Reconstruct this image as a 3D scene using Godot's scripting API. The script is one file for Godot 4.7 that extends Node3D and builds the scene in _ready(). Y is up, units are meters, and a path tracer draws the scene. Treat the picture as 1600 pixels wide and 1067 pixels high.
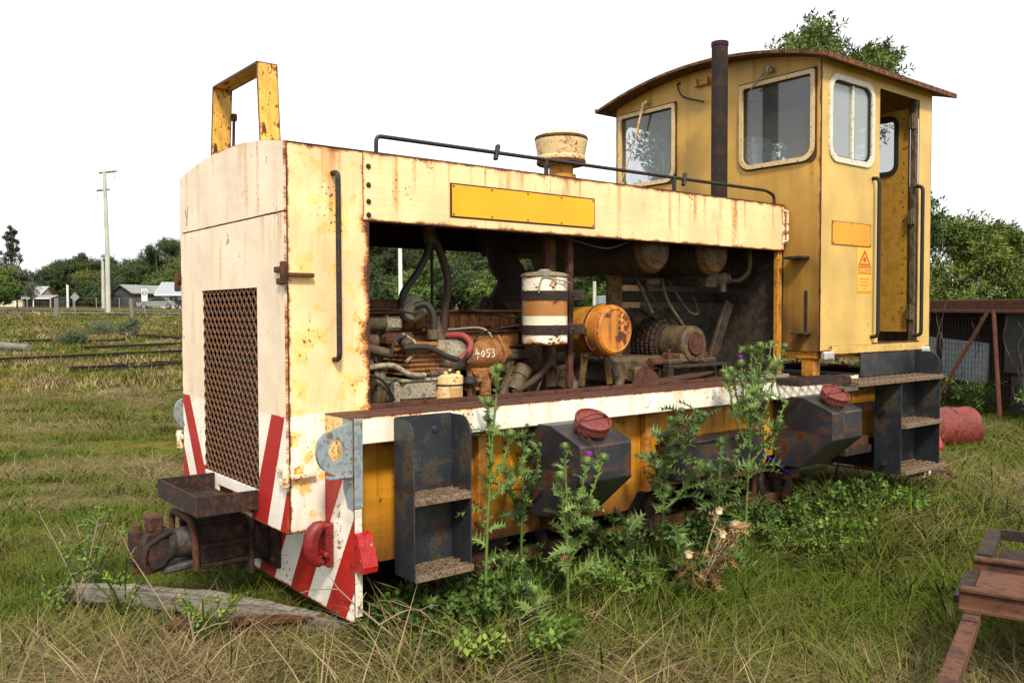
extends Node3D
# A disused yellow narrow-gauge diesel locomotive standing in long grass. x runs along the locomotive, z towards the photographer.

const SKY_ENERGY := 0.98
var rng := RandomNumberGenerator.new()
var M := {}
var NB := {}          # noise as bytes, 512 x 512, tiling
var loco: Node3D

# ---------------------------------------------------------------- mesh building
class MB:
	var v := PackedVector3Array()
	var n := PackedVector3Array()
	var t := PackedVector2Array()
	var col := PackedColorArray()
	var tint := Color(1, 1, 1)
	var tinted := false
	var cuts := PackedInt32Array()   # where each solid begins

	func tri(a: Vector3, b: Vector3, c: Vector3, na: Vector3, nb: Vector3, nc: Vector3, ua := Vector2.ZERO, ub := Vector2.ZERO, uc := Vector2.ZERO) -> void:
		if (b - a).cross(c - a).dot(na + nb + nc) > 0.0:
			v.append(a); v.append(c); v.append(b); n.append(na); n.append(nc); n.append(nb); t.append(ua); t.append(uc); t.append(ub)
		else:
			v.append(a); v.append(b); v.append(c); n.append(na); n.append(nb); n.append(nc); t.append(ua); t.append(ub); t.append(uc)
		if tinted:
			col.append(tint); col.append(tint); col.append(tint)

	func flat(a: Vector3, b: Vector3, c: Vector3, out: Vector3, ua := Vector2.ZERO, ub := Vector2.ZERO, uc := Vector2.ZERO) -> void:
		var q := (b - a).cross(c - a).normalized()
		if q.dot(out) < 0.0:
			q = -q
		tri(a, b, c, q, q, q, ua, ub, uc)

	func quad(a: Vector3, b: Vector3, c: Vector3, d: Vector3, out: Vector3) -> void:
		var w := a.distance_to(b)
		var h := a.distance_to(d)
		flat(a, b, c, out, Vector2(0, 0), Vector2(w, 0), Vector2(w, h))
		flat(a, c, d, out, Vector2(0, 0), Vector2(w, h), Vector2(0, h))

	# a box with chamfered edges
	func box(c: Vector3, s: Vector3, bev := 0.0, b := Basis()) -> void:
		cuts.append(v.size())
		var h := s * 0.5
		var k := minf(bev, minf(h.x, minf(h.y, h.z)) * 0.6)
		for ax in 3:
			var p := (ax + 1) % 3
			var q := (ax + 2) % 3
			for sg in [-1.0, 1.0]:
				var pts := []
				for m in [[-1, -1], [1, -1], [1, 1], [-1, 1]]:
					var x := Vector3.ZERO
					x[ax] = sg * h[ax]
					x[p] = m[0] * (h[p] - k)
					x[q] = m[1] * (h[q] - k)
					pts.append(c + b * x)
				var o := Vector3.ZERO
				o[ax] = sg
				quad(pts[0], pts[1], pts[2], pts[3], b * o)
		if k <= 0.0:
			return
		for ax in 3:
			var p := (ax + 1) % 3
			var q := (ax + 2) % 3
			for m in [[-1, -1], [1, -1], [1, 1], [-1, 1]]:
				var pts := []
				for e in [[-1, 0], [1, 0], [1, 1], [-1, 1]]:
					var x := Vector3.ZERO
					x[ax] = e[0] * (h[ax] - k)
					x[p] = m[0] * (h[p] - (k if e[1] == 1 else 0.0))
					x[q] = m[1] * (h[q] - (0.0 if e[1] == 1 else k))
					pts.append(c + b * x)
				var o := Vector3.ZERO
				o[p] = m[0]
				o[q] = m[1]
				quad(pts[0], pts[1], pts[2], pts[3], b * o)
		for sx in [-1, 1]:
			for sy in [-1, 1]:
				for sz in [-1, 1]:
					var x := Vector3(sx * h.x, sy * (h.y - k), sz * (h.z - k))
					var y := Vector3(sx * (h.x - k), sy * h.y, sz * (h.z - k))
					var z := Vector3(sx * (h.x - k), sy * (h.y - k), sz * h.z)
					flat(c + b * x, c + b * y, c + b * z, b * Vector3(sx, sy, sz))

	func span(lo: Vector3, hi: Vector3, bev := 0.0) -> void:
		box((lo + hi) * 0.5, (hi - lo).abs(), bev)

	# a bar of section w x h from a to b; up says which way h points
	func bar(a: Vector3, b: Vector3, w: float, h: float, up := Vector3.UP, bev := 0.0) -> void:
		var z := (b - a).normalized()
		var x := up.cross(z)
		if x.length() < 0.01:
			x = Vector3.RIGHT.cross(z)
		x = x.normalized()
		box((a + b) * 0.5, Vector3(w, h, a.distance_to(b)), bev, Basis(x, z.cross(x), z))

	func tube(pts: Array, r: Variant, sides := 8, caps := true, ends := 1.0) -> void:
		cuts.append(v.size())
		var cnt := pts.size()
		var tg := []
		for i in cnt:
			tg.append(((pts[mini(i + 1, cnt - 1)] as Vector3) - (pts[maxi(i - 1, 0)] as Vector3)).normalized())
		var x: Vector3 = (tg[0] as Vector3).cross(Vector3.UP if absf(tg[0].y) < 0.9 else Vector3.RIGHT).normalized()
		var prev := []
		var prevn := []
		var along := 0.0
		var lasta := 0.0
		for i in cnt:
			var tn: Vector3 = tg[i]
			x = (x - tn * x.dot(tn)).normalized()
			var y := tn.cross(x)
			var rad: float = r[i] if r is Array else r
			if i > 0:
				along += (pts[i] as Vector3).distance_to(pts[i - 1])
			var ring := []
			var nn := []
			for s in sides + 1:
				var a := TAU * s / sides
				var d := x * cos(a) + y * sin(a)
				nn.append(d)
				ring.append((pts[i] as Vector3) + d * rad)
			if i > 0:
				for s in sides:
					var u0 := float(s) / sides
					var u1 := float(s + 1) / sides
					tri(prev[s], prev[s + 1], ring[s + 1], prevn[s], prevn[s + 1], nn[s + 1], Vector2(u0, lasta), Vector2(u1, lasta), Vector2(u1, along))
					tri(prev[s], ring[s + 1], ring[s], prevn[s], nn[s + 1], nn[s], Vector2(u0, lasta), Vector2(u1, along), Vector2(u0, along))
			if caps and (i == 0 or i == cnt - 1):
				var o := -tn if i == 0 else tn
				for s in sides:
					tri(pts[i], ring[s], ring[s + 1], o, o, o)
			prev = ring
			prevn = nn
			lasta = along

	# turned shape: profile of (radius, distance along axis); flat facets between profile points, smooth round
	func lathe(o: Vector3, axis: Vector3, prof: Array, sides := 20) -> void:
		cuts.append(v.size())
		var a := axis.normalized()
		var x := a.cross(Vector3.UP if absf(a.y) < 0.9 else Vector3.RIGHT).normalized()
		var y := a.cross(x)
		var al := 0.0
		for i in prof.size() - 1:
			var p: Vector2 = prof[i]
			var q: Vector2 = prof[i + 1]
			var sl := Vector2(q.y - p.y, p.x - q.x).normalized()
			var l := p.distance_to(q)
			for s in sides:
				var a0 := TAU * s / sides
				var a1 := TAU * (s + 1) / sides
				var d0 := x * cos(a0) + y * sin(a0)
				var d1 := x * cos(a1) + y * sin(a1)
				var n0 := d0 * sl.x + a * sl.y
				var n1 := d1 * sl.x + a * sl.y
				var A := o + d0 * p.x + a * p.y
				var B := o + d1 * p.x + a * p.y
				var C := o + d1 * q.x + a * q.y
				var D := o + d0 * q.x + a * q.y
				var u0 := float(s) / sides
				var u1 := float(s + 1) / sides
				if p.x > 1e-5:
					tri(A, B, C, n0, n1, n1, Vector2(u0, al), Vector2(u1, al), Vector2(u1, al + l))
				if q.x > 1e-5:
					tri(A, C, D, n0, n1, n0, Vector2(u0, al), Vector2(u1, al + l), Vector2(u0, al + l))
			al += l

	func rod(a: Vector3, b: Vector3, r: float, sides := 14, bev := 0.004) -> void:
		var l := a.distance_to(b)
		lathe(a, b - a, [Vector2(0, 0), Vector2(r - bev, 0), Vector2(r, bev), Vector2(r, l - bev), Vector2(r - bev, l), Vector2(0, l)], sides)

	# sheet cut from polygons that lie in the plane of xf (x right, y up, z out of the front); r gives the texture's extent
	func plate(polys: Array, xf: Transform3D, th: float, r: Rect2, both := false) -> void:
		var zf := xf.basis.z.normalized()
		for poly: PackedVector2Array in polys:
			var idx := Geometry2D.triangulate_polygon(poly)
			var uv := func(p: Vector2) -> Vector2: return Vector2((p.x - r.position.x) / r.size.x, 1.0 - (p.y - r.position.y) / r.size.y)
			for i in range(0, idx.size(), 3):
				var a := poly[idx[i]]
				var b := poly[idx[i + 1]]
				var c := poly[idx[i + 2]]
				flat(xf * Vector3(a.x, a.y, 0), xf * Vector3(b.x, b.y, 0), xf * Vector3(c.x, c.y, 0), zf, uv.call(a), uv.call(b), uv.call(c))
				flat(xf * Vector3(a.x, a.y, -th), xf * Vector3(b.x, b.y, -th), xf * Vector3(c.x, c.y, -th), -zf, uv.call(a), uv.call(b), uv.call(c))
			var cw := Geometry2D.is_polygon_clockwise(poly)
			for i in poly.size():
				var a := poly[i]
				var b := poly[(i + 1) % poly.size()]
				var e := (b - a).normalized()
				var o2 := Vector2(e.y, -e.x) * (-1.0 if cw else 1.0)
				var o := xf.basis * Vector3(o2.x, o2.y, 0)
				var A := xf * Vector3(a.x, a.y, 0)
				var B := xf * Vector3(b.x, b.y, 0)
				var C := xf * Vector3(b.x, b.y, -th)
				var D := xf * Vector3(a.x, a.y, -th)
				flat(A, B, C, o, uv.call(a), uv.call(b), uv.call(b))
				flat(A, C, D, o, uv.call(a), uv.call(b), uv.call(a))

	func piece(k: int) -> MB:
		var o := MB.new()
		var e := cuts[k + 1] if k + 1 < cuts.size() else v.size()
		o.v = v.slice(cuts[k], e)
		o.n = n.slice(cuts[k], e)
		o.t = t.slice(cuts[k], e)
		return o

	func mesh() -> ArrayMesh:
		var arr := []
		arr.resize(Mesh.ARRAY_MAX)
		arr[Mesh.ARRAY_VERTEX] = v
		arr[Mesh.ARRAY_NORMAL] = n
		arr[Mesh.ARRAY_TEX_UV] = t
		if tinted:
			arr[Mesh.ARRAY_COLOR] = col
		var m := ArrayMesh.new()
		m.add_surface_from_arrays(Mesh.PRIMITIVE_TRIANGLES, arr)
		return m


func rect_poly(x0: float, y0: float, x1: float, y1: float) -> PackedVector2Array:
	return PackedVector2Array([Vector2(x0, y0), Vector2(x1, y0), Vector2(x1, y1), Vector2(x0, y1)])

# rectangle with rounded corners; radii from lower left, against the clock
func round_poly(x0: float, y0: float, x1: float, y1: float, radii: Array, seg := 5) -> PackedVector2Array:
	var o := PackedVector2Array()
	var cs := [[x0, y0, 1, 1, PI], [x1, y0, -1, 1, 1.5 * PI], [x1, y1, -1, -1, 0.0], [x0, y1, 1, -1, 0.5 * PI]]
	for i in 4:
		var r: float = radii[i]
		var c: Array = cs[i]
		if r <= 0.0:
			o.append(Vector2(c[0], c[1]))
			continue
		for k in seg + 1:
			var a: float = c[4] + 0.5 * PI * k / seg
			o.append(Vector2(c[0] + c[2] * r + cos(a) * r, c[1] + c[3] * r + sin(a) * r))
	return o

# a polygon with holes, as simple polygons
func holed(outer: PackedVector2Array, holes: Array) -> Array:
	var cuts := [-1e3]
	for h: PackedVector2Array in holes:
		var c := 0.0
		for p in h:
			c += p.x / h.size()
		cuts.append(c)
	cuts.sort()
	cuts.append(1e3)
	var out := []
	for i in cuts.size() - 1:
		for piece in Geometry2D.intersect_polygons(outer, rect_poly(cuts[i], -1e3, cuts[i + 1], 1e3)):
			var parts := [piece]
			for h in holes:
				var nxt := []
				for q in parts:
					nxt.append_array(Geometry2D.clip_polygons(q, h))
				parts = nxt
			out.append_array(parts)
	return out

func ring_poly(outer: PackedVector2Array, inner: PackedVector2Array) -> Array:
	return holed(outer, [inner])

# smooth curve through points
func curve(pts: Array, steps := 5) -> Array:
	var o := []
	for i in pts.size() - 1:
		var p0: Vector3 = pts[maxi(i - 1, 0)]
		var p1: Vector3 = pts[i]
		var p2: Vector3 = pts[i + 1]
		var p3: Vector3 = pts[mini(i + 2, pts.size() - 1)]
		for k in steps:
			o.append(p1.cubic_interpolate(p2, p0, p3, float(k) / steps))
	o.append(pts[-1])
	return o

# polyline whose corners are rounded with radius r
func rounded(pts: Array, r: float, seg := 4) -> Array:
	var o := [pts[0]]
	for i in range(1, pts.size() - 1):
		var p: Vector3 = pts[i]
		var a := p + ((pts[i - 1] as Vector3) - p).normalized() * r
		var b := p + ((pts[i + 1] as Vector3) - p).normalized() * r
		for k in seg + 1:
			var f := float(k) / seg
			o.append(a.lerp(p, f).lerp(p.lerp(b, f), f))
	o.append(pts[-1])
	return o

const SIDE := Transform3D(Vector3(1, 0, 0), Vector3(0, 1, 0), Vector3(0, 0, 1), Vector3.ZERO)                # faces the photographer's side
const FRONT := Transform3D(Vector3(0, 0, 1), Vector3(0, 1, 0), Vector3(-1, 0, 0), Vector3.ZERO)            # faces the front; its x is the world's z

func at(xf: Transform3D, o: Vector3) -> Transform3D:
	return Transform3D(xf.basis, o)

# ---------------------------------------------------------------- objects
# meshes with these names are taken apart into one object per solid
const SPLIT := ["pulley", "drive_belt", "breather_tube", "water_pipe", "pipe_union", "hose_clamp", "canister_strap", "canister_post", "cross_member", "valve_block", "rim", "carport_post", "window_bar", "wall_bracket", "latch", "post", "leg", "insulator", "headlight", "prop", "railing", "weld_bead", "step_bracket", "brake_rigging", "lean_to_frame", "drive_shaft", "control_desk", "horn_bracket", "carport_wall", "lean_to_wall", "end_box", "weld_seam", "door_hinge", "grille_frame", "roof_gutter", "running_board", "coupler_pin", "breather_cap", "bearing_cap", "bearing_stand", "air_cleaner_stand"]

func part(called: String, mb: MB, m: Material, parent: Node3D, label := "") -> MeshInstance3D:
	if mb.cuts.size() > 1 and called in SPLIT:
		var first: MeshInstance3D
		for k in mb.cuts.size():
			var q := part(called, mb.piece(k), m, parent, label)
			first = first if first else q
		return first
	var o := MeshInstance3D.new()
	o.name = called
	o.mesh = mb.mesh()
	o.material_override = m
	if label:
		o.set_meta("label", label)
	parent.add_child(o, true)
	return o

# pieces that are alike, each a mesh of its own
func each(called: String, list: Array, m: Material, parent: Node3D) -> void:
	for b: MB in list:
		part(called, b, m, parent)

func spans(called: String, list: Array, m: Material, parent: Node3D, bev := 0.0) -> void:
	for e in list:
		var b := MB.new()
		b.span(e[0], e[1], bev)
		part(called, b, m, parent)

func bars(called: String, list: Array, w: float, h: float, m: Material, parent: Node3D, up := Vector3.UP) -> void:
	for e in list:
		var b := MB.new()
		b.bar(e[0], e[1], w, h, up)
		part(called, b, m, parent)

func group(called: String, parent: Node3D) -> Node3D:
	var o := Node3D.new()
	o.name = called
	parent.add_child(o, true)
	return o

func numbered(called: String) -> String:
	if not has_node(called):
		return called
	var k := 1
	while has_node("%s_%03d" % [called, k]):
		k += 1
	return "%s_%03d" % [called, k]

func thing(called: String, label: String, category: String, where := Vector3.ZERO, grp := "") -> Node3D:
	var o := Node3D.new()
	o.name = numbered(called)
	add_child(o)
	o.position = where
	return tag(o, label, category, grp)

func tag(o: Node3D, label: String, category: String, grp := "") -> Node3D:
	o.set_meta("label", label)
	o.set_meta("category", category)
	if grp:
		o.set_meta("group", grp)
	return o

func single(called: String, mb: MB, m: Material, label: String, category: String, where := Vector3.ZERO, grp := "") -> MeshInstance3D:
	var o := MeshInstance3D.new()
	o.name = numbered(called)
	o.mesh = mb.mesh()
	o.material_override = m
	o.position = where
	add_child(o)
	tag(o, label, category, grp)
	return o

func copy(o: Node3D, label: String, where: Vector3, turn := 0.0, size := 1.0) -> Node3D:
	var base := RegEx.create_from_string("_\\d+$").sub(o.name, "")
	var c: Node3D = o.duplicate()
	c.name = numbered(base)
	add_child(c)
	c.position = where
	c.rotation.y = turn
	c.scale = Vector3.ONE * size
	c.set_meta("label", label)
	return c

func structure(called: String, mb: MB, m: Material) -> MeshInstance3D:
	var o := MeshInstance3D.new()
	o.name = called
	o.mesh = mb.mesh()
	o.material_override = m
	add_child(o, true)
	o.set_meta("kind", "structure")
	return o

func scatter(called: String, mesh: Mesh, m: Material, xfs: Array, cols: Array, parent: Node3D) -> MultiMeshInstance3D:
	var mm := MultiMesh.new()
	mm.transform_format = MultiMesh.TRANSFORM_3D
	mm.use_colors = true
	mm.mesh = mesh
	mm.instance_count = xfs.size()
	for i in xfs.size():
		mm.set_instance_transform(i, xfs[i])
		mm.set_instance_color(i, cols[i])
	var o := MultiMeshInstance3D.new()
	o.name = called
	o.multimesh = mm
	o.material_override = m
	o.set_meta("kind", "stuff")
	parent.add_child(o, true)
	return o

# ---------------------------------------------------------------- textures
func noise_bytes(key: String, freq: float, octaves: int, sd: int, type := FastNoiseLite.TYPE_SIMPLEX_SMOOTH, normalize := true) -> void:
	var f := FastNoiseLite.new()
	f.noise_type = type
	f.frequency = freq
	f.seed = sd
	f.fractal_octaves = octaves
	f.fractal_type = FastNoiseLite.FRACTAL_FBM if octaves > 1 else FastNoiseLite.FRACTAL_NONE
	if type == FastNoiseLite.TYPE_CELLULAR:
		f.cellular_return_type = FastNoiseLite.RETURN_DISTANCE
		f.cellular_jitter = 1.0
	var im := f.get_seamless_image(512, 512, false, false, 0.12, normalize)
	im.convert(Image.FORMAT_L8)
	NB[key] = im.get_data()

func fill_poly(im: Image, pts: Array, c: Color) -> void:
	var poly := PackedVector2Array(pts)
	var h := im.get_height()
	var w := im.get_width()
	for y in h:
		var xs := []
		var fy := y + 0.5
		for i in poly.size():
			var a := poly[i] 
			var b := poly[(i + 1) % poly.size()]
			if (a.y <= fy) != (b.y <= fy):
				xs.append(a.x + (fy - a.y) / (b.y - a.y) * (b.x - a.x))
		xs.sort()
		for k in range(0, xs.size() - 1, 2):
			var x0 := clampi(int(round(xs[k])), 0, w)
			var x1 := clampi(int(round(xs[k + 1])), 0, w)
			if x1 > x0:
				im.fill_rect(Rect2i(x0, y, x1 - x0, 1), c)

# paint that has stood outside for years: under-paint showing, rust along the edges, rust runs from the top, pin-holes, dirt.
# mpp metres per pixel; p: tone, grain, chip [threshold, colour], edge [left, right, top, bottom], edge_w, runs, run_len, spots, stain
func weather(im: Image, mpp: float, p: Dictionary) -> ImageTexture:
	im.convert(Image.FORMAT_RGB8)
	var w := im.get_width()
	var h := im.get_height()
	var d := im.get_data()
	var big: PackedByteArray = NB.big
	var mid: PackedByteArray = NB.mid
	var fine: PackedByteArray = NB.fine
	var cell: PackedByteArray = NB.cell
	var tone: float = p.get("tone", 0.12)
	var grain: float = p.get("grain", 0.06)
	var chip_t: float = p.get("chip", 2.0)
	var chip_c: Color = p.get("chip_color", Color(0.85, 0.62, 0.2))
	var edge: Array = p.get("edge", [0.5, 0.5, 0.5, 0.5])
	var ew: float = p.get("edge_w", 0.02) / mpp
	var runs: float = p.get("runs", 0.5)
	var run_len: float = p.get("run_len", 0.15) / mpp
	var run_thr: float = p.get("run_thr", 0.60)
	var spots: float = p.get("spots", 0.12)
	var flake: float = p.get("flake", 0.80)
	var stain: Color = p.get("stain", Color(0.62, 0.33, 0.10))
	var rust := Color(0.27, 0.14, 0.08)
	var grime: float = p.get("grime", 0.0)
	var grime_c: Color = p.get("grime_color", Color(0.30, 0.20, 0.09))
	var oi: int = p.get("seed", 0)
	var ox := (oi * 131) & 511
	var oy := (oi * 71 + 37) & 511
	var k := mpp / 0.004
	var i := 0
	for y in h:
		var yb := (int(y * k) + oy) & 511
		var yf := (int(y * k * 2.3) + oy) & 511
		var ys := (int(y * k * 0.07) + oy * 3) & 511
		var dy: float = minf(y / maxf(edge[2], 0.01), (h - 1 - y) / maxf(edge[3], 0.01))
		for x in w:
			var xb := (int(x * k) + ox) & 511
			var b := big[yb * 512 + xb] / 255.0
			var m := mid[yb * 512 + xb] / 255.0
			var f := fine[yf * 512 + ((int(x * k * 2.3) + ox) & 511)] / 255.0
			var st := mid[ys * 512 + ((int(x * k * 1.3) + ox * 5) & 511)] / 255.0
			var tn := 1.0 + (b - 0.5) * tone * 2.0 + (f - 0.5) * grain * 2.0
			var r := d[i] / 255.0 * tn
			var g := d[i + 1] / 255.0 * tn
			var bl := d[i + 2] / 255.0 * tn
			var cm := m * 0.7 + f * 0.3 + (b - 0.5) * 0.25
			if cm > chip_t:
				r = chip_c.r * tn
				g = chip_c.g * tn
				bl = chip_c.b * tn
			if grime > 0.0:
				var gq := clampf((float(y) / h - 1.0 + grime) / grime, 0.0, 1.0) * (0.35 + 0.9 * b + 0.5 * (f - 0.5) + 0.6 * (st - 0.5))
				gq = clampf(gq, 0.0, 0.85)
				r += (grime_c.r - r) * gq
				g += (grime_c.g - g) * gq
				bl += (grime_c.b - bl) * gq
			# runs
			if runs > 0.0:
				var s := (st - run_thr) * 5.0
				var e := clampf(s, 0.0, 1.0) * exp(-y / (run_len * (0.3 + 2.2 * b))) * runs
				s = (big[yb * 512 + ((xb * 3) & 511)] / 255.0 - 0.62) * 3.0
				e = clampf(e + clampf(s, 0.0, 0.25) * clampf((st - 0.45) * 4.0, 0.0, 1.0) * runs, 0.0, 1.0)
				r += (stain.r - r) * e
				g += (stain.g - g) * e
				bl += (stain.b - bl) * e
			# edges
			var dx: float = minf(x / maxf(edge[0], 0.01), (w - 1 - x) / maxf(edge[1], 0.01))
			var ed := minf(dx, dy) / ew
			if ed < 3.0:
				var q := exp(-ed) * 1.1 + (m - 0.5) * 0.9 + (f - 0.5) * 0.5
				if q > 0.35:
					var u := clampf((q - 0.35) * 3.0, 0.0, 0.8)
					r += (stain.r - r) * u
					g += (stain.g - g) * u
					bl += (stain.b - bl) * u
				if q > 0.72:
					var u := clampf((q - 0.72) * 8.0, 0.0, 1.0)
					r += (rust.r - r) * u
					g += (rust.g - g) * u
					bl += (rust.b - bl) * u
			# pin-holes and flakes
			var c := cell[yf * 512 + ((int(x * k * 2.3) + ox) & 511)] / 255.0
			var sp := spots * 2.2 * clampf((b - 0.38) * 3.2, 0.0, 1.0) * clampf((st - 0.30) * 2.4, 0.0, 1.2)
			if c < sp:
				var u := clampf((sp - c) * 12.0, 0.0, 0.85)
				r += (rust.r - r) * u
				g += (rust.g - g) * u
				bl += (rust.b - bl) * u
			if cm > flake:
				var u := clampf((cm - flake) * 14.0, 0.0, 1.0)
				r += (rust.r * 1.2 - r) * u
				g += (rust.g * 1.1 - g) * u
				bl += (rust.b - bl) * u
			d[i] = clampi(int(r * 255.0), 0, 255)
			d[i + 1] = clampi(int(g * 255.0), 0, 255)
			d[i + 2] = clampi(int(bl * 255.0), 0, 255)
			i += 3
	return ImageTexture.create_from_image(Image.create_from_data(w, h, false, Image.FORMAT_RGB8, d))

# a tiling surface: colours laid over one another by noise; stops = [[threshold, colour], ...]
func tiling(size: int, stops: Array, soft: float, grain: float, sd: int, fx := 1.0, fy := 1.0) -> ImageTexture:
	var d := PackedByteArray()
	d.resize(size * size * 3)
	var big: PackedByteArray = NB.big
	var mid: PackedByteArray = NB.mid
	var fine: PackedByteArray = NB.fine
	var i := 0
	var k := 512.0 / size
	for y in size:
		for x in size:
			var a := ((int(y * k * fy) + sd * 53) & 511) * 512 + ((int(x * k * fx) + sd * 97) & 511)
			var b := big[a] / 255.0 * 0.45 + mid[a] / 255.0 * 0.4 + fine[a] / 255.0 * 0.15
			var c: Color = stops[0][1]
			for s in range(1, stops.size()):
				var u := clampf((b - stops[s][0]) / soft + 0.5, 0.0, 1.0)
				if u > 0.0:
					c = c.lerp(stops[s][1], u)
			var g := 1.0 + (fine[(a * 3 + 77) & 262143] / 255.0 - 0.5) * grain * 2.0
			d[i] = clampi(int(c.r * g * 255.0), 0, 255)
			d[i + 1] = clampi(int(c.g * g * 255.0), 0, 255)
			d[i + 2] = clampi(int(c.b * g * 255.0), 0, 255)
			i += 3
	return ImageTexture.create_from_image(Image.create_from_data(size, size, false, Image.FORMAT_RGB8, d))

func bump_tex(key: String) -> ImageTexture:
	if not M.has("bump_" + key):
		M["bump_" + key] = ImageTexture.create_from_image(Image.create_from_data(512, 512, false, Image.FORMAT_L8, NB[key]))
	return M["bump_" + key]

func mat(c: Color, rough := 0.7, metal := 0.0) -> StandardMaterial3D:
	var m := StandardMaterial3D.new()
	m.albedo_color = c
	m.roughness = rough
	m.metallic = metal
	return m

func tex(t: Texture2D, rough := 0.7, bump := 0.0) -> StandardMaterial3D:
	var m := mat(Color.WHITE, rough)
	m.albedo_texture = t
	if bump > 0.0:
		m.heightmap_enabled = true
		m.heightmap_texture = bump_tex("big")
		m.heightmap_scale = bump
	return m

# the texture laid on from three sides, one repeat every `every` metres
func tri(t: Texture2D, every: float, rough := 0.8, bump := 0.0) -> StandardMaterial3D:
	var m := mat(Color.WHITE, rough)
	m.albedo_texture = t
	m.uv1_triplanar = true
	m.uv1_scale = Vector3.ONE / every
	if bump > 0.0:
		m.heightmap_enabled = true
		m.heightmap_texture = bump_tex("mid")
		m.heightmap_scale = bump
	return m

func ground_height(x: float, z: float) -> float:
	const S := [-1000.0, 3.0, 9.0, 15.0, 20.0, 25.0, 30.0, 45.0, 65.0, 100.0, 160.0, 400.0]
	const H := [0.0, 0.0, 0.13, 0.38, 0.56, 0.73, 0.93, 1.34, 1.66, 2.3, 3.2, 6.0]
	var s := -z
	var i := 0
	while i < S.size() - 2 and s > S[i + 1]:
		i += 1
	var f := clampf((s - S[i]) / (S[i + 1] - S[i]), 0.0, 1.0)
	return lerpf(H[i], H[i + 1], f)

# ---------------------------------------------------------------- materials
func stripes(im: Image, r: Rect2, slope: float, period: float, off: float, red: Color, y_from: float, y_to: float) -> void:
	# diagonal bands on a picture that shows the rectangle r (metres); the bands lean by slope (across per height)
	var w := im.get_width()
	var h := im.get_height()
	var mp := r.size.x / w
	for k in range(-12, 13):
		var x0 := off + k * period
		var p := []
		for e in [[x0, y_from], [x0 + period * 0.5, y_from], [x0 + period * 0.5, y_to], [x0, y_to]]:
			p.append(Vector2((e[0] + slope * e[1] - r.position.x) / mp, (r.end.y - e[1]) / mp))
		fill_poly(im, p, red)

func blank(r: Rect2, mpp: float, c: Color) -> Image:
	var im := Image.create(int(r.size.x / mpp), int(r.size.y / mpp), false, Image.FORMAT_RGB8)
	im.fill(c)
	return im

func weld(im: Image, mpp: float, pts: Array, c: Color) -> void:
	var p := []
	for q: Vector2 in pts:
		p.append(q / mpp)
	fill_poly(im, p, c)

const R_DOOR := Rect2(-1.459, 0.563, 1.459, 1.487)
const R_ARCH := Rect2(-1.459, 2.05, 1.459, 0.39)
const R_COL := Rect2(0.0, 0.563, 0.424, 1.804)
const R_LONG := Rect2(0.397, 2.032, 3.49, 0.335)
const R_SILL := Rect2(0.2, 0.99, 4.237, 0.126)
const R_HEAD := Rect2(-1.746, 0.18, 2.033, 0.93)
const R_FRAME := Rect2(0.2, 0.38, 5.3, 0.62)
const R_CABF := Rect2(-1.743, 1.1, 2.027, 2.45)
const R_CABS := Rect2(3.905, 1.3, 1.623, 2.1)

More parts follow.
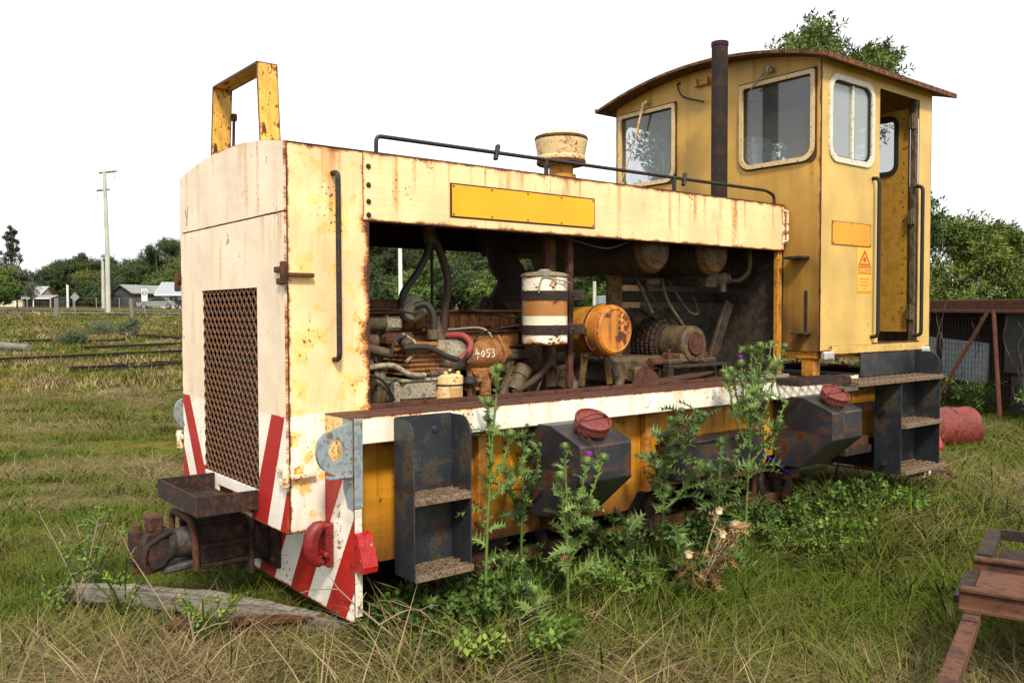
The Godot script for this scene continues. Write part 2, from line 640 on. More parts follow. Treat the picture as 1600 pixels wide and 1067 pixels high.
func materials() -> void:
	noise_bytes("big", 0.008, 3, 11)
	noise_bytes("mid", 0.03, 4, 23)
	noise_bytes("fine", 0.12, 3, 5)
	noise_bytes("cell", 0.055, 1, 9, FastNoiseLite.TYPE_CELLULAR)
	var cream := Color(0.935, 0.81, 0.61)
	var peach := Color(0.92, 0.84, 0.74)
	var white := Color(0.92, 0.90, 0.85)
	var red := Color(0.66, 0.11, 0.10)
	var ochre := Color(0.80, 0.60, 0.20)
	# hood door with its red and white bands
	var im := blank(R_DOOR, 0.0029, peach)
	var mp := 0.0029
	var px := func(z: float, y: float) -> Vector2: return Vector2((z + 1.459) / mp, (2.05 - y) / mp)
	fill_poly(im, [px.call(-1.46, 1.113), px.call(0.01, 1.105), px.call(0.01, 0.56), px.call(-1.46, 0.56)], white)
	for b in [[[-0.168, 1.108], [-0.02, 1.105], [-0.235, 0.56], [-0.43, 0.56]], [[0.01, 0.80], [0.01, 0.56], [-0.085, 0.56]], [[-1.459, 1.113], [-1.335, 1.113], [-1.00, 0.56], [-1.17, 0.56], [-1.459, 1.08]], [[-1.459, 0.83], [-1.30, 0.56], [-1.459, 0.56]]]:
		var p := []
		for q in b:
			p.append(px.call(q[0], q[1]))
		fill_poly(im, p, red)
	M.door = tex(weather(im, mp, {"seed": 1, "tone": 0.05, "grain": 0.03, "edge": [0.5, 0.25, 0.2, 0.5], "edge_w": 0.014, "runs": 0.38, "run_thr": 0.63, "run_len": 0.2, "spots": 0.05, "flake": 0.84}), 0.55, 0.45)
	im = blank(R_ARCH, 0.0029, peach)
	weld(im, 0.0029, [Vector2(0.085, 0.26), Vector2(0.094, 0.255), Vector2(0.116, 0.305), Vector2(0.108, 0.31)], Color(0.25, 0.15, 0.08))
	weld(im, 0.0029, [Vector2(0.134, 0.24), Vector2(0.142, 0.243), Vector2(0.120, 0.35), Vector2(0.108, 0.35)], Color(0.25, 0.15, 0.08))
	M.arch = tex(weather(im, mp, {"seed": 2, "tone": 0.06, "grain": 0.03, "edge": [0.4, 0.3, 0.5, 0.2], "edge_w": 0.012, "runs": 0.35, "run_thr": 0.62, "run_len": 0.12, "spots": 0.05, "flake": 0.86}), 0.55, 0.12)
	im = blank(R_COL, 0.003, cream)
	weld(im, 0.003, [Vector2(0, 1.254), Vector2(0.43, 1.254), Vector2(0.43, 1.81), Vector2(0, 1.81)], white)
	weld(im, 0.003, [Vector2(0.02, 1.50), Vector2(0.05, 1.49), Vector2(0.07, 1.53), Vector2(0.04, 1.57), Vector2(0.02, 1.56)], Color(0.80, 0.48, 0.14))
	M.column = tex(weather(im, 0.003, {"seed": 7, "tone": 0.10, "grain": 0.05, "chip": 0.615, "chip_color": Color(0.93, 0.765, 0.46), "edge": [0.35, 1.5, 0.8, 0.8], "edge_w": 0.022, "runs": 0.5, "run_thr": 0.60, "run_len": 0.25, "spots": 0.075, "flake": 0.80}), 0.55, 0.5)
	im = blank(R_LONG, 0.0034, Color(0.935, 0.805, 0.61))
	for s in [0.735, 1.744, 2.309, 0.50, 1.20]:
		weld(im, 0.0034, [Vector2(s, 0), Vector2(s + 0.012, 0), Vector2(s + 0.010, 0.34), Vector2(s + 0.004, 0.34)], Color(0.87, 0.69, 0.46))
	M.long = tex(weather(im, 0.0034, {"seed": 12, "tone": 0.07, "grain": 0.04, "edge": [0.4, 0.5, 0.8, 0.6], "edge_w": 0.014, "runs": 0.7, "run_thr": 0.595, "run_len": 0.10, "spots": 0.06, "flake": 0.84}), 0.55, 0.15)
	im = blank(R_SILL, 0.004, white)
	M.sill = tex(weather(im, 0.004, {"seed": 4, "tone": 0.06, "grain": 0.04, "edge": [0.3, 0.9, 0.8, 0.25], "edge_w": 0.008, "runs": 0.3, "run_thr": 0.62, "run_len": 0.05, "spots": 0.07, "flake": 0.80, "stain": Color(0.78, 0.52, 0.22)}), 0.55)
	im = blank(R_HEAD, 0.004, white)
	stripes(im, R_HEAD, 0.60, 0.40, -0.515, red, 0.1, 1.2)
	weld(im, 0.004, [Vector2(1.74, 0), Vector2(1.95, 0), Vector2(1.95, 0.30), Vector2(1.74, 0.16)], Color(0.86, 0.74, 0.50))
	weld(im, 0.004, [Vector2(1.93, 0), Vector2(2.04, 0), Vector2(2.04, 0.42), Vector2(1.97, 0.41), Vector2(1.93, 0.33)], Color(0.50, 0.55, 0.58))
	weld(im, 0.004, [Vector2(0, 0), Vector2(0.11, 0), Vector2(0.10, 0.40), Vector2(0, 0.41)], Color(0.50, 0.55, 0.58))
	M.head = tex(weather(im, 0.004, {"seed": 5, "tone": 0.10, "grain": 0.06, "edge": [0.5, 0.3, 0.2, 0.45], "edge_w": 0.02, "runs": 0.2, "run_len": 0.2, "spots": 0.08, "flake": 0.80}), 0.5, 0.6)
	im = blank(R_FRAME, 0.005, Color(0.80, 0.55, 0.10))
	M.frame = tex(weather(im, 0.005, {"seed": 6, "grime": 0.5, "grime_color": Color(0.34, 0.20, 0.08), "tone": 0.18, "grain": 0.08, "edge": [0.5, 0.5, 0.9, 0.9], "edge_w": 0.05, "runs": 0.7, "run_len": 0.3, "run_thr": 0.56, "spots": 0.10, "flake": 0.76, "stain": Color(0.48, 0.25, 0.08)}), 0.6, 0.5)
	im = blank(R_CABF, 0.0045, Color(0.745, 0.58, 0.25))
	M.cab_front = tex(weather(im, 0.0045, {"seed": 8, "grime": 0.62, "tone": 0.10, "grain": 0.04, "edge": [0.3, 0.5, 0.9, 0.5], "edge_w": 0.02, "runs": 0.35, "run_len": 0.5, "run_thr": 0.58, "spots": 0.045, "flake": 0.86, "stain": Color(0.42, 0.28, 0.10)}), 0.5, 0.6)
	im = blank(R_CABS, 0.004, Color(0.795, 0.66, 0.365))
	M.cab_side = tex(weather(im, 0.004, {"seed": 9, "tone": 0.08, "grain": 0.035, "edge": [0.25, 0.4, 0.4, 0.35], "edge_w": 0.015, "runs": 0.15, "run_len": 0.3, "spots": 0.045, "flake": 0.88, "stain": Color(0.50, 0.33, 0.12)}), 0.5, 0.55)
	im = Image.create(300, 60, false, Image.FORMAT_RGB8)
	im.fill(Color(0.96, 0.66, 0.07))
	M.plate = tex(weather(im, 0.0035, {"seed": 10, "tone": 0.04, "grain": 0.02, "edge": [0.4, 0.4, 0.4, 0.4], "edge_w": 0.006, "runs": 0.0, "spots": 0.02, "flake": 0.95}), 0.45)
	im = Image.create(120, 40, false, Image.FORMAT_RGB8)
	im.fill(Color(0.95, 0.60, 0.12))
	M.plate_cab = tex(weather(im, 0.0045, {"seed": 13, "tone": 0.04, "grain": 0.02, "edge": [0.3, 0.3, 0.3, 0.3], "edge_w": 0.006, "runs": 0.0, "spots": 0.02, "flake": 0.95}), 0.45)
	im = Image.create(96, 160, false, Image.FORMAT_RGB8)
	im.fill(Color(0.80, 0.62, 0.26))
	M.tower = tex(weather(im, 0.004, {"seed": 14, "tone": 0.12, "grain": 0.05, "chip": 0.50, "chip_color": Color(0.92, 0.70, 0.28), "edge": [1.4, 1.6, 0.5, 1.4], "edge_w": 0.010, "runs": 0.3, "spots": 0.10, "flake": 0.66}), 0.55)
	im = Image.create(256, 180, false, Image.FORMAT_RGB8)
	im.fill(Color(0.90, 0.88, 0.80))
	im.fill_rect(Rect2i(0, 62, 256, 42), Color(0.66, 0.45, 0.22))
	M.can = tex(weather(im, 0.0035, {"seed": 15, "tone": 0.12, "grain": 0.07, "edge": [0, 0, 0.5, 1.3], "edge_w": 0.025, "runs": 0.5, "run_len": 0.2, "spots": 0.17, "flake": 0.72}), 0.5)
	var rb := Color(0.27, 0.16, 0.12)
	M.rust = tri(tiling(256, [[0.0, Color(0.20, 0.115, 0.085)], [0.42, Color(0.31, 0.175, 0.115)], [0.6, Color(0.40, 0.22, 0.12)], [0.70, Color(0.24, 0.17, 0.14)]], 0.12, 0.22, 1), 0.45, 0.9, 0.25)
	M.rust_beam = tri(tiling(256, [[0.0, Color(0.22, 0.135, 0.10)], [0.42, Color(0.33, 0.20, 0.13)], [0.58, Color(0.40, 0.25, 0.15)], [0.70, Color(0.25, 0.16, 0.12)]], 0.16, 0.18, 26), 0.8, 0.9, 0.15)
	M.rust_dark = tri(tiling(256, [[0.0, Color(0.13, 0.09, 0.075)], [0.5, Color(0.20, 0.125, 0.09)], [0.64, Color(0.29, 0.17, 0.10)]], 0.12, 0.22, 2), 0.4, 0.85, 0.2)
	M.engine = tri(tiling(256, [[0.0, Color(0.36, 0.25, 0.15)], [0.4, Color(0.54, 0.35, 0.18)], [0.55, Color(0.66, 0.44, 0.22)], [0.66, Color(0.36, 0.27, 0.18)]], 0.12, 0.18, 3), 0.35, 0.7, 0.15)
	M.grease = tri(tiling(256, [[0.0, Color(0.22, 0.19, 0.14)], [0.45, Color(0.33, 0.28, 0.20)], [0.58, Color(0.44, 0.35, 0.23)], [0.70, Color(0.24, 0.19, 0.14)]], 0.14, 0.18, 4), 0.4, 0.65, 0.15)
	M.grease_bay_shade = tri(tiling(256, [[0.0, Color(0.14, 0.115, 0.09)], [0.45, Color(0.21, 0.17, 0.125)], [0.60, Color(0.28, 0.21, 0.14)]], 0.14, 0.18, 29), 0.4, 0.7, 0.15)  # greasy metal, its colour darkened further in place of bay shade
	M.alloy = tri(tiling(256, [[0.0, Color(0.40, 0.37, 0.30)], [0.42, Color(0.55, 0.53, 0.46)], [0.58, Color(0.66, 0.62, 0.52)], [0.68, Color(0.40, 0.27, 0.16)]], 0.10, 0.15, 5), 0.4, 0.55, 0.1)
	im = Image.create(256, 256, false, Image.FORMAT_RGB8)
	im.fill(Color(0.155, 0.175, 0.20))
	M.black = tri(weather(im, 0.003, {"seed": 42, "tone": 0.30, "grain": 0.18, "edge": [0, 0, 0, 0], "chip": 0.60, "chip_color": Color(0.23, 0.225, 0.20), "runs": 0.25, "run_thr": 0.60, "run_len": 0.5, "spots": 0.07, "flake": 0.74, "stain": Color(0.30, 0.25, 0.18)}), 0.77, 0.45, 0.08)
	im = Image.create(256, 256, false, Image.FORMAT_RGB8)
	im.fill(Color(0.165, 0.175, 0.20))
	M.black_tank = tri(weather(im, 0.003, {"seed": 43, "tone": 0.28, "grain": 0.18, "edge": [0, 0, 0, 0], "chip": 0.62, "chip_color": Color(0.26, 0.22, 0.18), "runs": 0.25, "run_thr": 0.60, "run_len": 0.5, "spots": 0.09, "flake": 0.71, "stain": Color(0.34, 0.24, 0.16)}), 0.77, 0.42, 0.08)
	M.tread = tri(tiling(256, [[0.0, Color(0.34, 0.27, 0.21)], [0.45, Color(0.50, 0.43, 0.34)], [0.6, Color(0.30, 0.22, 0.17)]], 0.12, 0.2, 8), 0.3, 0.85, 0.1)
	M.ochre = tri(tiling(256, [[0.0, Color(0.55, 0.36, 0.10)], [0.40, Color(0.70, 0.47, 0.14)], [0.56, Color(0.76, 0.53, 0.18)], [0.74, Color(0.40, 0.24, 0.10)]], 0.12, 0.10, 9), 0.6, 0.6, 0.05)
	im = Image.create(256, 256, false, Image.FORMAT_RGB8)
	im.fill(Color(0.80, 0.52, 0.18))
	M.yellow_can = tri(weather(im, 0.0022, {"seed": 41, "tone": 0.16, "grain": 0.07, "edge": [0, 0, 0, 0], "runs": 0.7, "run_thr": 0.58, "run_len": 0.4, "spots": 0.24, "flake": 0.605, "stain": Color(0.42, 0.20, 0.10)}), 0.56, 0.55, 0.04)
	M.cream_metal = tri(tiling(256, [[0.0, Color(0.85, 0.70, 0.45)], [0.45, Color(0.87, 0.79, 0.60)], [0.62, Color(0.72, 0.45, 0.20)], [0.70, Color(0.33, 0.18, 0.10)]], 0.08, 0.12, 11), 0.35, 0.6, 0.05)
	M.white_rusty = tri(tiling(256, [[0.0, Color(0.86, 0.82, 0.72)], [0.50, Color(0.90, 0.86, 0.78)], [0.58, Color(0.74, 0.50, 0.22)], [0.66, Color(0.34, 0.19, 0.11)]], 0.07, 0.12, 12), 0.3, 0.6, 0.05)
	M.grey_paint = tri(tiling(256, [[0.0, Color(0.44, 0.49, 0.52)], [0.45, Color(0.54, 0.58, 0.60)], [0.66, Color(0.42, 0.36, 0.28)]], 0.10, 0.10, 13), 0.5, 0.5, 0.03)
	M.red_paint = tri(tiling(256, [[0.0, Color(0.52, 0.07, 0.08)], [0.44, Color(0.68, 0.10, 0.11)], [0.64, Color(0.42, 0.13, 0.10)], [0.72, Color(0.82, 0.55, 0.55)]], 0.08, 0.12, 14), 0.25, 0.45, 0.05)
	M.red_faded = tri(tiling(256, [[0.0, Color(0.26, 0.13, 0.11)], [0.40, Color(0.50, 0.16, 0.15)], [0.52, Color(0.58, 0.28, 0.26)], [0.60, Color(0.22, 0.18, 0.17)]], 0.06, 0.18, 15), 0.16, 0.6, 0.05)
	M.drum = tri(tiling(256, [[0.0, Color(0.26, 0.11, 0.085)], [0.40, Color(0.44, 0.14, 0.11)], [0.56, Color(0.52, 0.22, 0.17)], [0.66, Color(0.22, 0.14, 0.11)]], 0.10, 0.12, 16), 0.8, 0.6, 0.05)
	M.soot_and_shade = tri(tiling(256, [[0.0, Color(0.11, 0.085, 0.075)], [0.5, Color(0.17, 0.11, 0.09)], [0.62, Color(0.24, 0.14, 0.10)]], 0.14, 0.15, 17), 0.5, 0.9, 0.08)  # soot on the exhaust; on the added sheets, dark in place of shade
	M.roof = tri(tiling(256, [[0.0, Color(0.20, 0.12, 0.08)], [0.40, Color(0.34, 0.19, 0.10)], [0.55, Color(0.50, 0.34, 0.14)], [0.66, Color(0.24, 0.15, 0.11)]], 0.10, 0.2, 18), 0.5, 0.85, 0.1)
	M.cream_plain = tri(tiling(256, [[0.0, Color(0.74, 0.62, 0.42)], [0.42, Color(0.83, 0.74, 0.56)], [0.62, Color(0.78, 0.66, 0.46)], [0.74, Color(0.56, 0.38, 0.20)]], 0.14, 0.12, 21), 0.3, 0.55)
	M.white_plain = tri(tiling(256, [[0.0, Color(0.76, 0.73, 0.66)], [0.42, Color(0.86, 0.84, 0.79)], [0.64, Color(0.78, 0.70, 0.56)], [0.74, Color(0.55, 0.38, 0.22)]], 0.14, 0.12, 22), 0.3, 0.5)
	M.grille = tri(tiling(256, [[0.0, Color(0.34, 0.24, 0.18)], [0.42, Color(0.46, 0.36, 0.28)], [0.56, Color(0.56, 0.33, 0.17)], [0.68, Color(0.32, 0.20, 0.14)]], 0.10, 0.2, 23), 0.3, 0.85)
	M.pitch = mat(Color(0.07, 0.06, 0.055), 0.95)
	M.door_yellow = tri(tiling(256, [[0.0, Color(0.60, 0.44, 0.13)], [0.45, Color(0.68, 0.51, 0.17)], [0.62, Color(0.62, 0.45, 0.15)], [0.76, Color(0.36, 0.24, 0.11)]], 0.16, 0.08, 24), 0.9, 0.55)
	M.draw = tri(tiling(256, [[0.0, Color(0.20, 0.155, 0.125)], [0.45, Color(0.26, 0.25, 0.25)], [0.58, Color(0.34, 0.35, 0.37)], [0.66, Color(0.33, 0.20, 0.14)]], 0.10, 0.2, 25), 0.35, 0.6, 0.15)
	M.hook_red = tri(tiling(256, [[0.0, Color(0.30, 0.07, 0.06)], [0.45, Color(0.55, 0.08, 0.09)], [0.60, Color(0.38, 0.12, 0.09)], [0.68, Color(0.22, 0.13, 0.10)]], 0.08, 0.15, 27), 0.2, 0.5, 0.1)
	M.shaded_ochre = tri(tiling(256, [[0.0, Color(0.20, 0.145, 0.06)], [0.42, Color(0.36, 0.26, 0.10)], [0.58, Color(0.46, 0.33, 0.13)], [0.70, Color(0.22, 0.14, 0.08)]], 0.12, 0.15, 28), 0.5, 0.7, 0.1)  # ochre with shadow put into the colour, for parts inside the bay
	M.rubber = mat(Color(0.10, 0.10, 0.095), 0.7)
	M.hose = mat(Color(0.16, 0.155, 0.14), 0.65)
	M.hose_brown = mat(Color(0.23, 0.17, 0.12), 0.75)
	M.pink = mat(Color(0.56, 0.24, 0.23), 0.7)
	M.steel_wire = mat(Color(0.55, 0.53, 0.48), 0.5, 0.3)
	M.black_rail = tri(tiling(256, [[0.0, Color(0.10, 0.085, 0.08)], [0.5, Color(0.15, 0.12, 0.10)], [0.62, Color(0.26, 0.15, 0.10)]], 0.1, 0.2, 19), 0.15, 0.6)
	M.chrome = mat(Color(0.80, 0.80, 0.78), 0.35, 0.6)
	M.blue = mat(Color(0.08, 0.16, 0.62), 0.4)
	M.chalk = mat(Color(0.92, 0.90, 0.84), 0.8)
	M.label = mat(Color(0.72, 0.56, 0.36), 0.8)
	M.timber = tri(tiling(256, [[0.0, Color(0.30, 0.28, 0.25)], [0.45, Color(0.47, 0.45, 0.41)], [0.58, Color(0.58, 0.56, 0.52)], [0.7, Color(0.28, 0.25, 0.22)]], 0.12, 0.15, 20, 0.35, 5.0), 0.5, 0.9, 0.3)
	var g := mat(Color(0.42, 0.48, 0.48, 0.16), 0.05)
	g.transparency = BaseMaterial3D.TRANSPARENCY_ALPHA
	M.glass = g
	var gd := mat(Color(0.72, 0.77, 0.78, 0.36), 0.06)
	gd.transparency = BaseMaterial3D.TRANSPARENCY_ALPHA
	M.glass_sky_reflection = gd  # paler, denser pane colour stands in for reflected sky

# ---------------------------------------------------------------- the locomotive
func arc_top(z: float, eave: float, apex: float, half: float) -> float:
	var f := (z + 0.73) / half
	return apex - (apex - eave) * f * f

func arc_band(z0: float, z1: float, eave: float, apex: float, half: float, th: float) -> PackedVector2Array:
	var p := PackedVector2Array()
	for i in 17:
		var z := lerpf(z0, z1, i / 16.0)
		p.append(Vector2(z, arc_top(z, eave, apex, half)))
	for i in 17:
		var z := lerpf(z1, z0, i / 16.0)
		p.append(Vector2(z, arc_top(z, eave, apex, half) - th))
	return p

func arc_wall(z0: float, z1: float, y0: float, eave: float, apex: float, half: float) -> PackedVector2Array:
	var p := PackedVector2Array([Vector2(z0, y0), Vector2(z1, y0)])
	for i in 17:
		var z := lerpf(z1, z0, i / 16.0)
		p.append(Vector2(z, arc_top(z, eave, apex, half)))
	return p

func bolt(p: Vector3, axis: Vector3, r := 0.012, h := 0.008) -> MB:
	var b := MB.new()
	b.lathe(p, axis, [Vector2(r, 0), Vector2(r, h * 0.6), Vector2(r * 0.7, h), Vector2(0, h)], 6)
	return b

func rivets(called: String, pts: Array, axis: Vector3, m: Material, parent: Node3D, r := 0.007, h := 0.004) -> void:
	var b := MB.new()
	for p in pts:
		b.lathe(p, axis, [Vector2(r, 0), Vector2(r * 0.8, h * 0.7), Vector2(0, h)], 8)
	part(called, b, m, parent).set_meta("kind", "stuff")

func expanded(b: MB, x0: float, x1: float, z0: float, z1: float, y: float, pitch := 0.05, rows := 5, amp := 0.0, along_x := true) -> void:
	# zigzag strands of expanded-metal treads, lying flat
	var dz := (z1 - z0) / rows
	for r in rows + 1:
		var pts := []
		var cnt := int((x1 - x0) / pitch)
		for i in cnt + 1:
			var s := (1.0 if (i + r) % 2 == 0 else -1.0) * dz * 0.40
			var f := 0.0 if r == 0 or r == rows else 1.0
			pts.append(Vector3(x0 + (x1 - x0) * i / cnt, y + 0.004 * (i % 2), z0 + dz * r + s * f))
		for i in pts.size() - 1:
			b.bar(pts[i], pts[i + 1], 0.006, 0.012)

func window_frame(called: String, outer: PackedVector2Array, inner: PackedVector2Array, xf: Transform3D, th: float, m: Material, parent: Node3D) -> void:
	var b := MB.new()
	b.plate(ring_poly(outer, inner), xf, th, Rect2(0, 0, 1, 1))
	part(called, b, m, parent)

func build_loco() -> void:
	loco = thing("diesel_locomotive", "derelict yellow and cream narrow-gauge diesel locomotive with open engine bay and red-striped nose", "locomotive")
	hood()
	cab()
	underframe()
	engine()

func hood() -> void:
	var H := group("hood", loco)
	var b := MB.new()
	var grille_hole := rect_poly(-1.108, 0.715, -0.325, 1.710)
	b.plate(holed(rect_poly(-1.457, 0.563, -0.004, 2.047), [grille_hole, rect_poly(-0.90, 0.585, -0.40, 0.662)]), at(FRONT, Vector3(-0.004, 0, 0)), 0.012, R_DOOR)
	part("front_door", b, M.door, H, "peach lower nose door with red and white warning bands")
	b = MB.new()
	b.plate([arc_wall(-1.457, -0.004, 2.054, 2.367, 2.438, 0.73)], at(FRONT, Vector3(-0.004, 0, 0)), 0.012, R_ARCH)
	part("nose_panel", b, M.arch, H, "peach curved-top panel above the nose door")
	# the mesh of the grille: zigzag strands that touch at the knots
	b = MB.new()
	var rows := 29
	var cols := 26
	for r in rows:
		var y := 0.715 + 0.995 * (r + 0.5) / rows
		for c in cols:
			var za := -1.108 + 0.783 * c / cols
			var zb := -1.108 + 0.783 * (c + 1) / cols
			var s := 1.0 if (c + r) % 2 == 0 else -1.0
			var h := 0.995 / rows * 0.46
			b.bar(Vector3(0.004, y - s * h, za), Vector3(0.004, y + s * h, zb), 0.0075, 0.005, Vector3.RIGHT)
	part("grille_mesh", b, M.grille, H, "rusty expanded-metal radiator grille").set_meta("kind", "stuff")
	b = MB.new()
	for e in [[Vector3(0.0, 0.715, -1.104), Vector3(0.0, 1.710, -1.104)], [Vector3(0.0, 0.715, -0.329), Vector3(0.0, 1.710, -0.329)], [Vector3(0.0, 1.706, -1.1), Vector3(0.0, 1.706, -0.33)], [Vector3(0.0, 0.719, -1.1), Vector3(0.0, 0.719, -0.33)]]:
		b.bar(e[0] + Vector3(0.014, 0, 0), e[1] + Vector3(0.014, 0, 0), 0.012, 0.012)
	part("grille_frame", b, M.rust_dark, H)
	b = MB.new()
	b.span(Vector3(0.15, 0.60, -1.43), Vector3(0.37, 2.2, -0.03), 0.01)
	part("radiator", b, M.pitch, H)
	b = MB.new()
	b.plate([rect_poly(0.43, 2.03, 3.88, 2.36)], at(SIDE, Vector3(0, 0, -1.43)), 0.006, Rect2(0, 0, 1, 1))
	part("far_side_shade_sheet", b, M.soot_and_shade, H)  # added dark sheet: shade on the inside of the far panel
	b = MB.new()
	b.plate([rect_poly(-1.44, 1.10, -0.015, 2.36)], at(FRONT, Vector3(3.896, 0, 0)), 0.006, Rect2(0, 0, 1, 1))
	part("bulkhead_shade_sheet", b, M.grease_bay_shade, H)  # added plate before the cab wall, its dark colour stands for bay shade
	# sides
	var colp := PackedVector2Array([Vector2(0, 0.563), Vector2(0.178, 0.563), Vector2(0.178, 1.098), Vector2(0.424, 1.098), Vector2(0.424, 2.030), Vector2(0.3945, 2.030), Vector2(0.3945, 2.367), Vector2(0, 2.367)])
	b = MB.new()
	b.plate([colp], at(SIDE, Vector3(0.009, 0, 0)), 0.012, R_COL)
	part("side_panel", b, M.column, H, "chipped cream corner panel beside the nose")
	b = MB.new()
	b.plate([colp], at(SIDE, Vector3(0.009, 0, -1.447)), 0.012, R_COL)
	part("side_panel", b, M.column, H)
	for z in [0.003, -1.447]:
		b = MB.new()
		b.plate([rect_poly(0.399, 2.032, 3.889, 2.367)], at(SIDE, Vector3(0, 0, z)), 0.012, R_LONG)
		part("top_side_panel", b, M.long, H, "long cream side panel streaked with rust" if z > 0 else "")
	for z in [-0.03, -1.40]:
		spans("inner_frame", [[Vector3(0.43, 2.030, z - 0.022), Vector3(3.88, 2.040, z + 0.018)], [Vector3(0.385, 1.10, z - 0.03), Vector3(0.42, 2.36, z + 0.015)]], M.rust_dark, H)
	b = MB.new()
	b.plate([arc_band(-1.459, -0.0, 2.370, 2.442, 0.73, 0.008)], at(FRONT, Vector3(0.012, 0, 0)), 3.87, Rect2(0, 0, 1, 1))
	part("roof", b, M.soot_and_shade, H)
	for x in [0.9, 1.7, 2.5, 3.3]:
		spans("roof_bow", [[Vector3(x, 2.28, -1.42), Vector3(x + 0.05, 2.36, -0.03)]], M.soot_and_shade, H)
	rivets("seam_bolt", [Vector3(0.43, 2.295, 0.004), Vector3(0.43, 2.205, 0.004), Vector3(0.43, 2.125, 0.004), Vector3(0.43, 2.06, 0.004)], Vector3.BACK, M.rust_dark, H, 0.014, 0.008)
	# name plate
	b = MB.new()
	b.plate([rect_poly(0.909, 2.081, 1.951, 2.260)], at(SIDE, Vector3(0, 0, 0.006)), 0.003, R_LONG)
	part("name_plate_gasket", b, M.rust_dark, H)
	b = MB.new()
	b.plate([rect_poly(0.914, 2.086, 1.946, 2.255)], at(SIDE, Vector3(0, 0, 0.010)), 0.004, Rect2(0.914, 2.086, 1.032, 0.169))
	var np := part("name_plate", b, M.plate, H, "blank golden-yellow plate riveted to the hood side")
	var rv := []
	for i in 5:
		for y in [2.098, 2.243]:
			rv.append(Vector3(0.928 + i * 0.251, y, 0.010))
	rivets("rivet", rv, Vector3.BACK, M.rust, np, 0.006, 0.004)
	# grab handle and hinges
	b = MB.new()
	b.tube(rounded([Vector3(0.24, 2.243, 0.0), Vector3(0.24, 2.243, 0.055), Vector3(0.24, 1.364, 0.055), Vector3(0.24, 1.364, 0.0)], 0.035), 0.013, 10)
	part("grab_handle", b, M.black_rail, H)
	for y in [1.765, 0.838]:
		for z in [0.0, -1.462]:
			b = MB.new()
			var s := 1.0 if z > -0.5 else -1.0
			b.span(Vector3(-0.022, y + 0.006, z - 0.085), Vector3(-0.006, y + 0.034, z + 0.02), 0.004)
			b.span(Vector3(-0.03, y - 0.016, z + (0.012 if s > 0 else -0.032)), Vector3(0.13, y + 0.004, z + (0.032 if s > 0 else -0.012)), 0.004)
			b.rod(Vector3(-0.018, y - 0.05, z + s * 0.02), Vector3(-0.018, y + 0.055, z + s * 0.02), 0.017, 10)
			b.span(Vector3(-0.024, y - 0.05, z - 0.055), Vector3(-0.006, y - 0.02, z + 0.01), 0.004)
			part("door_hinge", b, M.rust if y > 1.5 else M.white_rusty, H)
	# rail along the top
	b = MB.new()
	b.tube(rounded([Vector3(0.493, 2.355, -0.03), Vector3(0.493, 2.455, -0.03), Vector3(3.70, 2.462, -0.03), Vector3(3.80, 2.435, -0.03), Vector3(3.80, 2.36, -0.03)], 0.03), 0.011, 8)
	for x in [1.60, 2.70]:
		b.tube([Vector3(x, 2.355, -0.03), Vector3(x, 2.455, -0.03)], 0.013, 8)
	for x in [1.243, 2.80]:
		b.bar(Vector3(x - 0.01, 2.415, -0.03), Vector3(x + 0.01, 2.502, -0.03), 0.03, 0.022, Vector3.RIGHT, 0.006)
	part("roof_rail", b, M.black_rail, H, "thin rusty black rail along the hood roof")
	# portal on the nose
	b = MB.new()
	var tr := Rect2(0.05, 2.38, 0.11, 0.46)
	for e in [[-0.39, -0.425, 2.395], [-1.085, -1.035, 2.395]]:
		var y0: float = e[2]
		var up := Vector3(0, 2.83 - y0, e[1] - e[0])
		var l := up.length()
		var xf := Transform3D(Vector3(1, 0, 0), up / l, Vector3(1, 0, 0).cross(up / l), Vector3(0, y0, e[0]))
		b.plate([rect_poly(0.05, 0, 0.158, l)], xf, 0.011, Rect2(0.05, 0, 0.108, l))
	b.plate([rect_poly(0.05, -1.035, 0.158, -0.425)], Transform3D(Vector3(1, 0, 0), Vector3(0, 0, 1), Vector3(0, -1, 0), Vector3(0, 2.821, 0)), 0.011, Rect2(0.05, -1.035, 0.108, 0.61))
	var tw := part("lamp_bracket", b, M.tower, H, "yellow flat-bar portal standing on the nose")
	b = MB.new()
	b.tube([Vector3(0.17, 2.43, -1.07), Vector3(0.17, 2.66, -1.05)], 0.008, 6)
	b.span(Vector3(0.155, 2.66, -1.065), Vector3(0.185, 2.70, -1.035), 0.004)
	part("conduit", b, M.rust, tw)
	# pre-cleaner
	b = MB.new()
	var pc := Vector3(2.18, 2.40, -0.55)
	b.lathe(pc, Vector3.UP, [Vector2(0.085, 0.0), Vector2(0.085, 0.05), Vector2(0.098, 0.055), Vector2(0.098, 0.09), Vector2(0.080, 0.095), Vector2(0.080, 0.155)], 20)
	var pp := part("air_pre_cleaner", b, M.ochre, H, "cream mushroom-shaped air pre-cleaner on the hood roof")
	b = MB.new()
	b.lathe(pc, Vector3.UP, [Vector2(0.09, 0.15), Vector2(0.150, 0.165), Vector2(0.160, 0.185), Vector2(0.160, 0.20), Vector2(0.156, 0.21), Vector2(0.172, 0.30), Vector2(0.173, 0.315), Vector2(0.168, 0.335), Vector2(0.13, 0.36), Vector2(0, 0.368)], 28)
	part("bowl", b, M.cream_metal, pp)
	b = MB.new()
	b.lathe(pc, Vector3.UP, [Vector2(0.175, 0.316), Vector2(0.178, 0.322), Vector2(0.171, 0.338)], 28)
	b.lathe(pc, Vector3.UP, [Vector2(0.155, 0.155), Vector2(0.163, 0.16), Vector2(0.163, 0.18)], 28)
	b.rod(pc + Vector3(0, 0.36, 0), pc + Vector3(0, 0.385, 0), 0.02, 6)
	part("rim", b, M.rust, pp)
	# latch at the cab end
	b = MB.new()
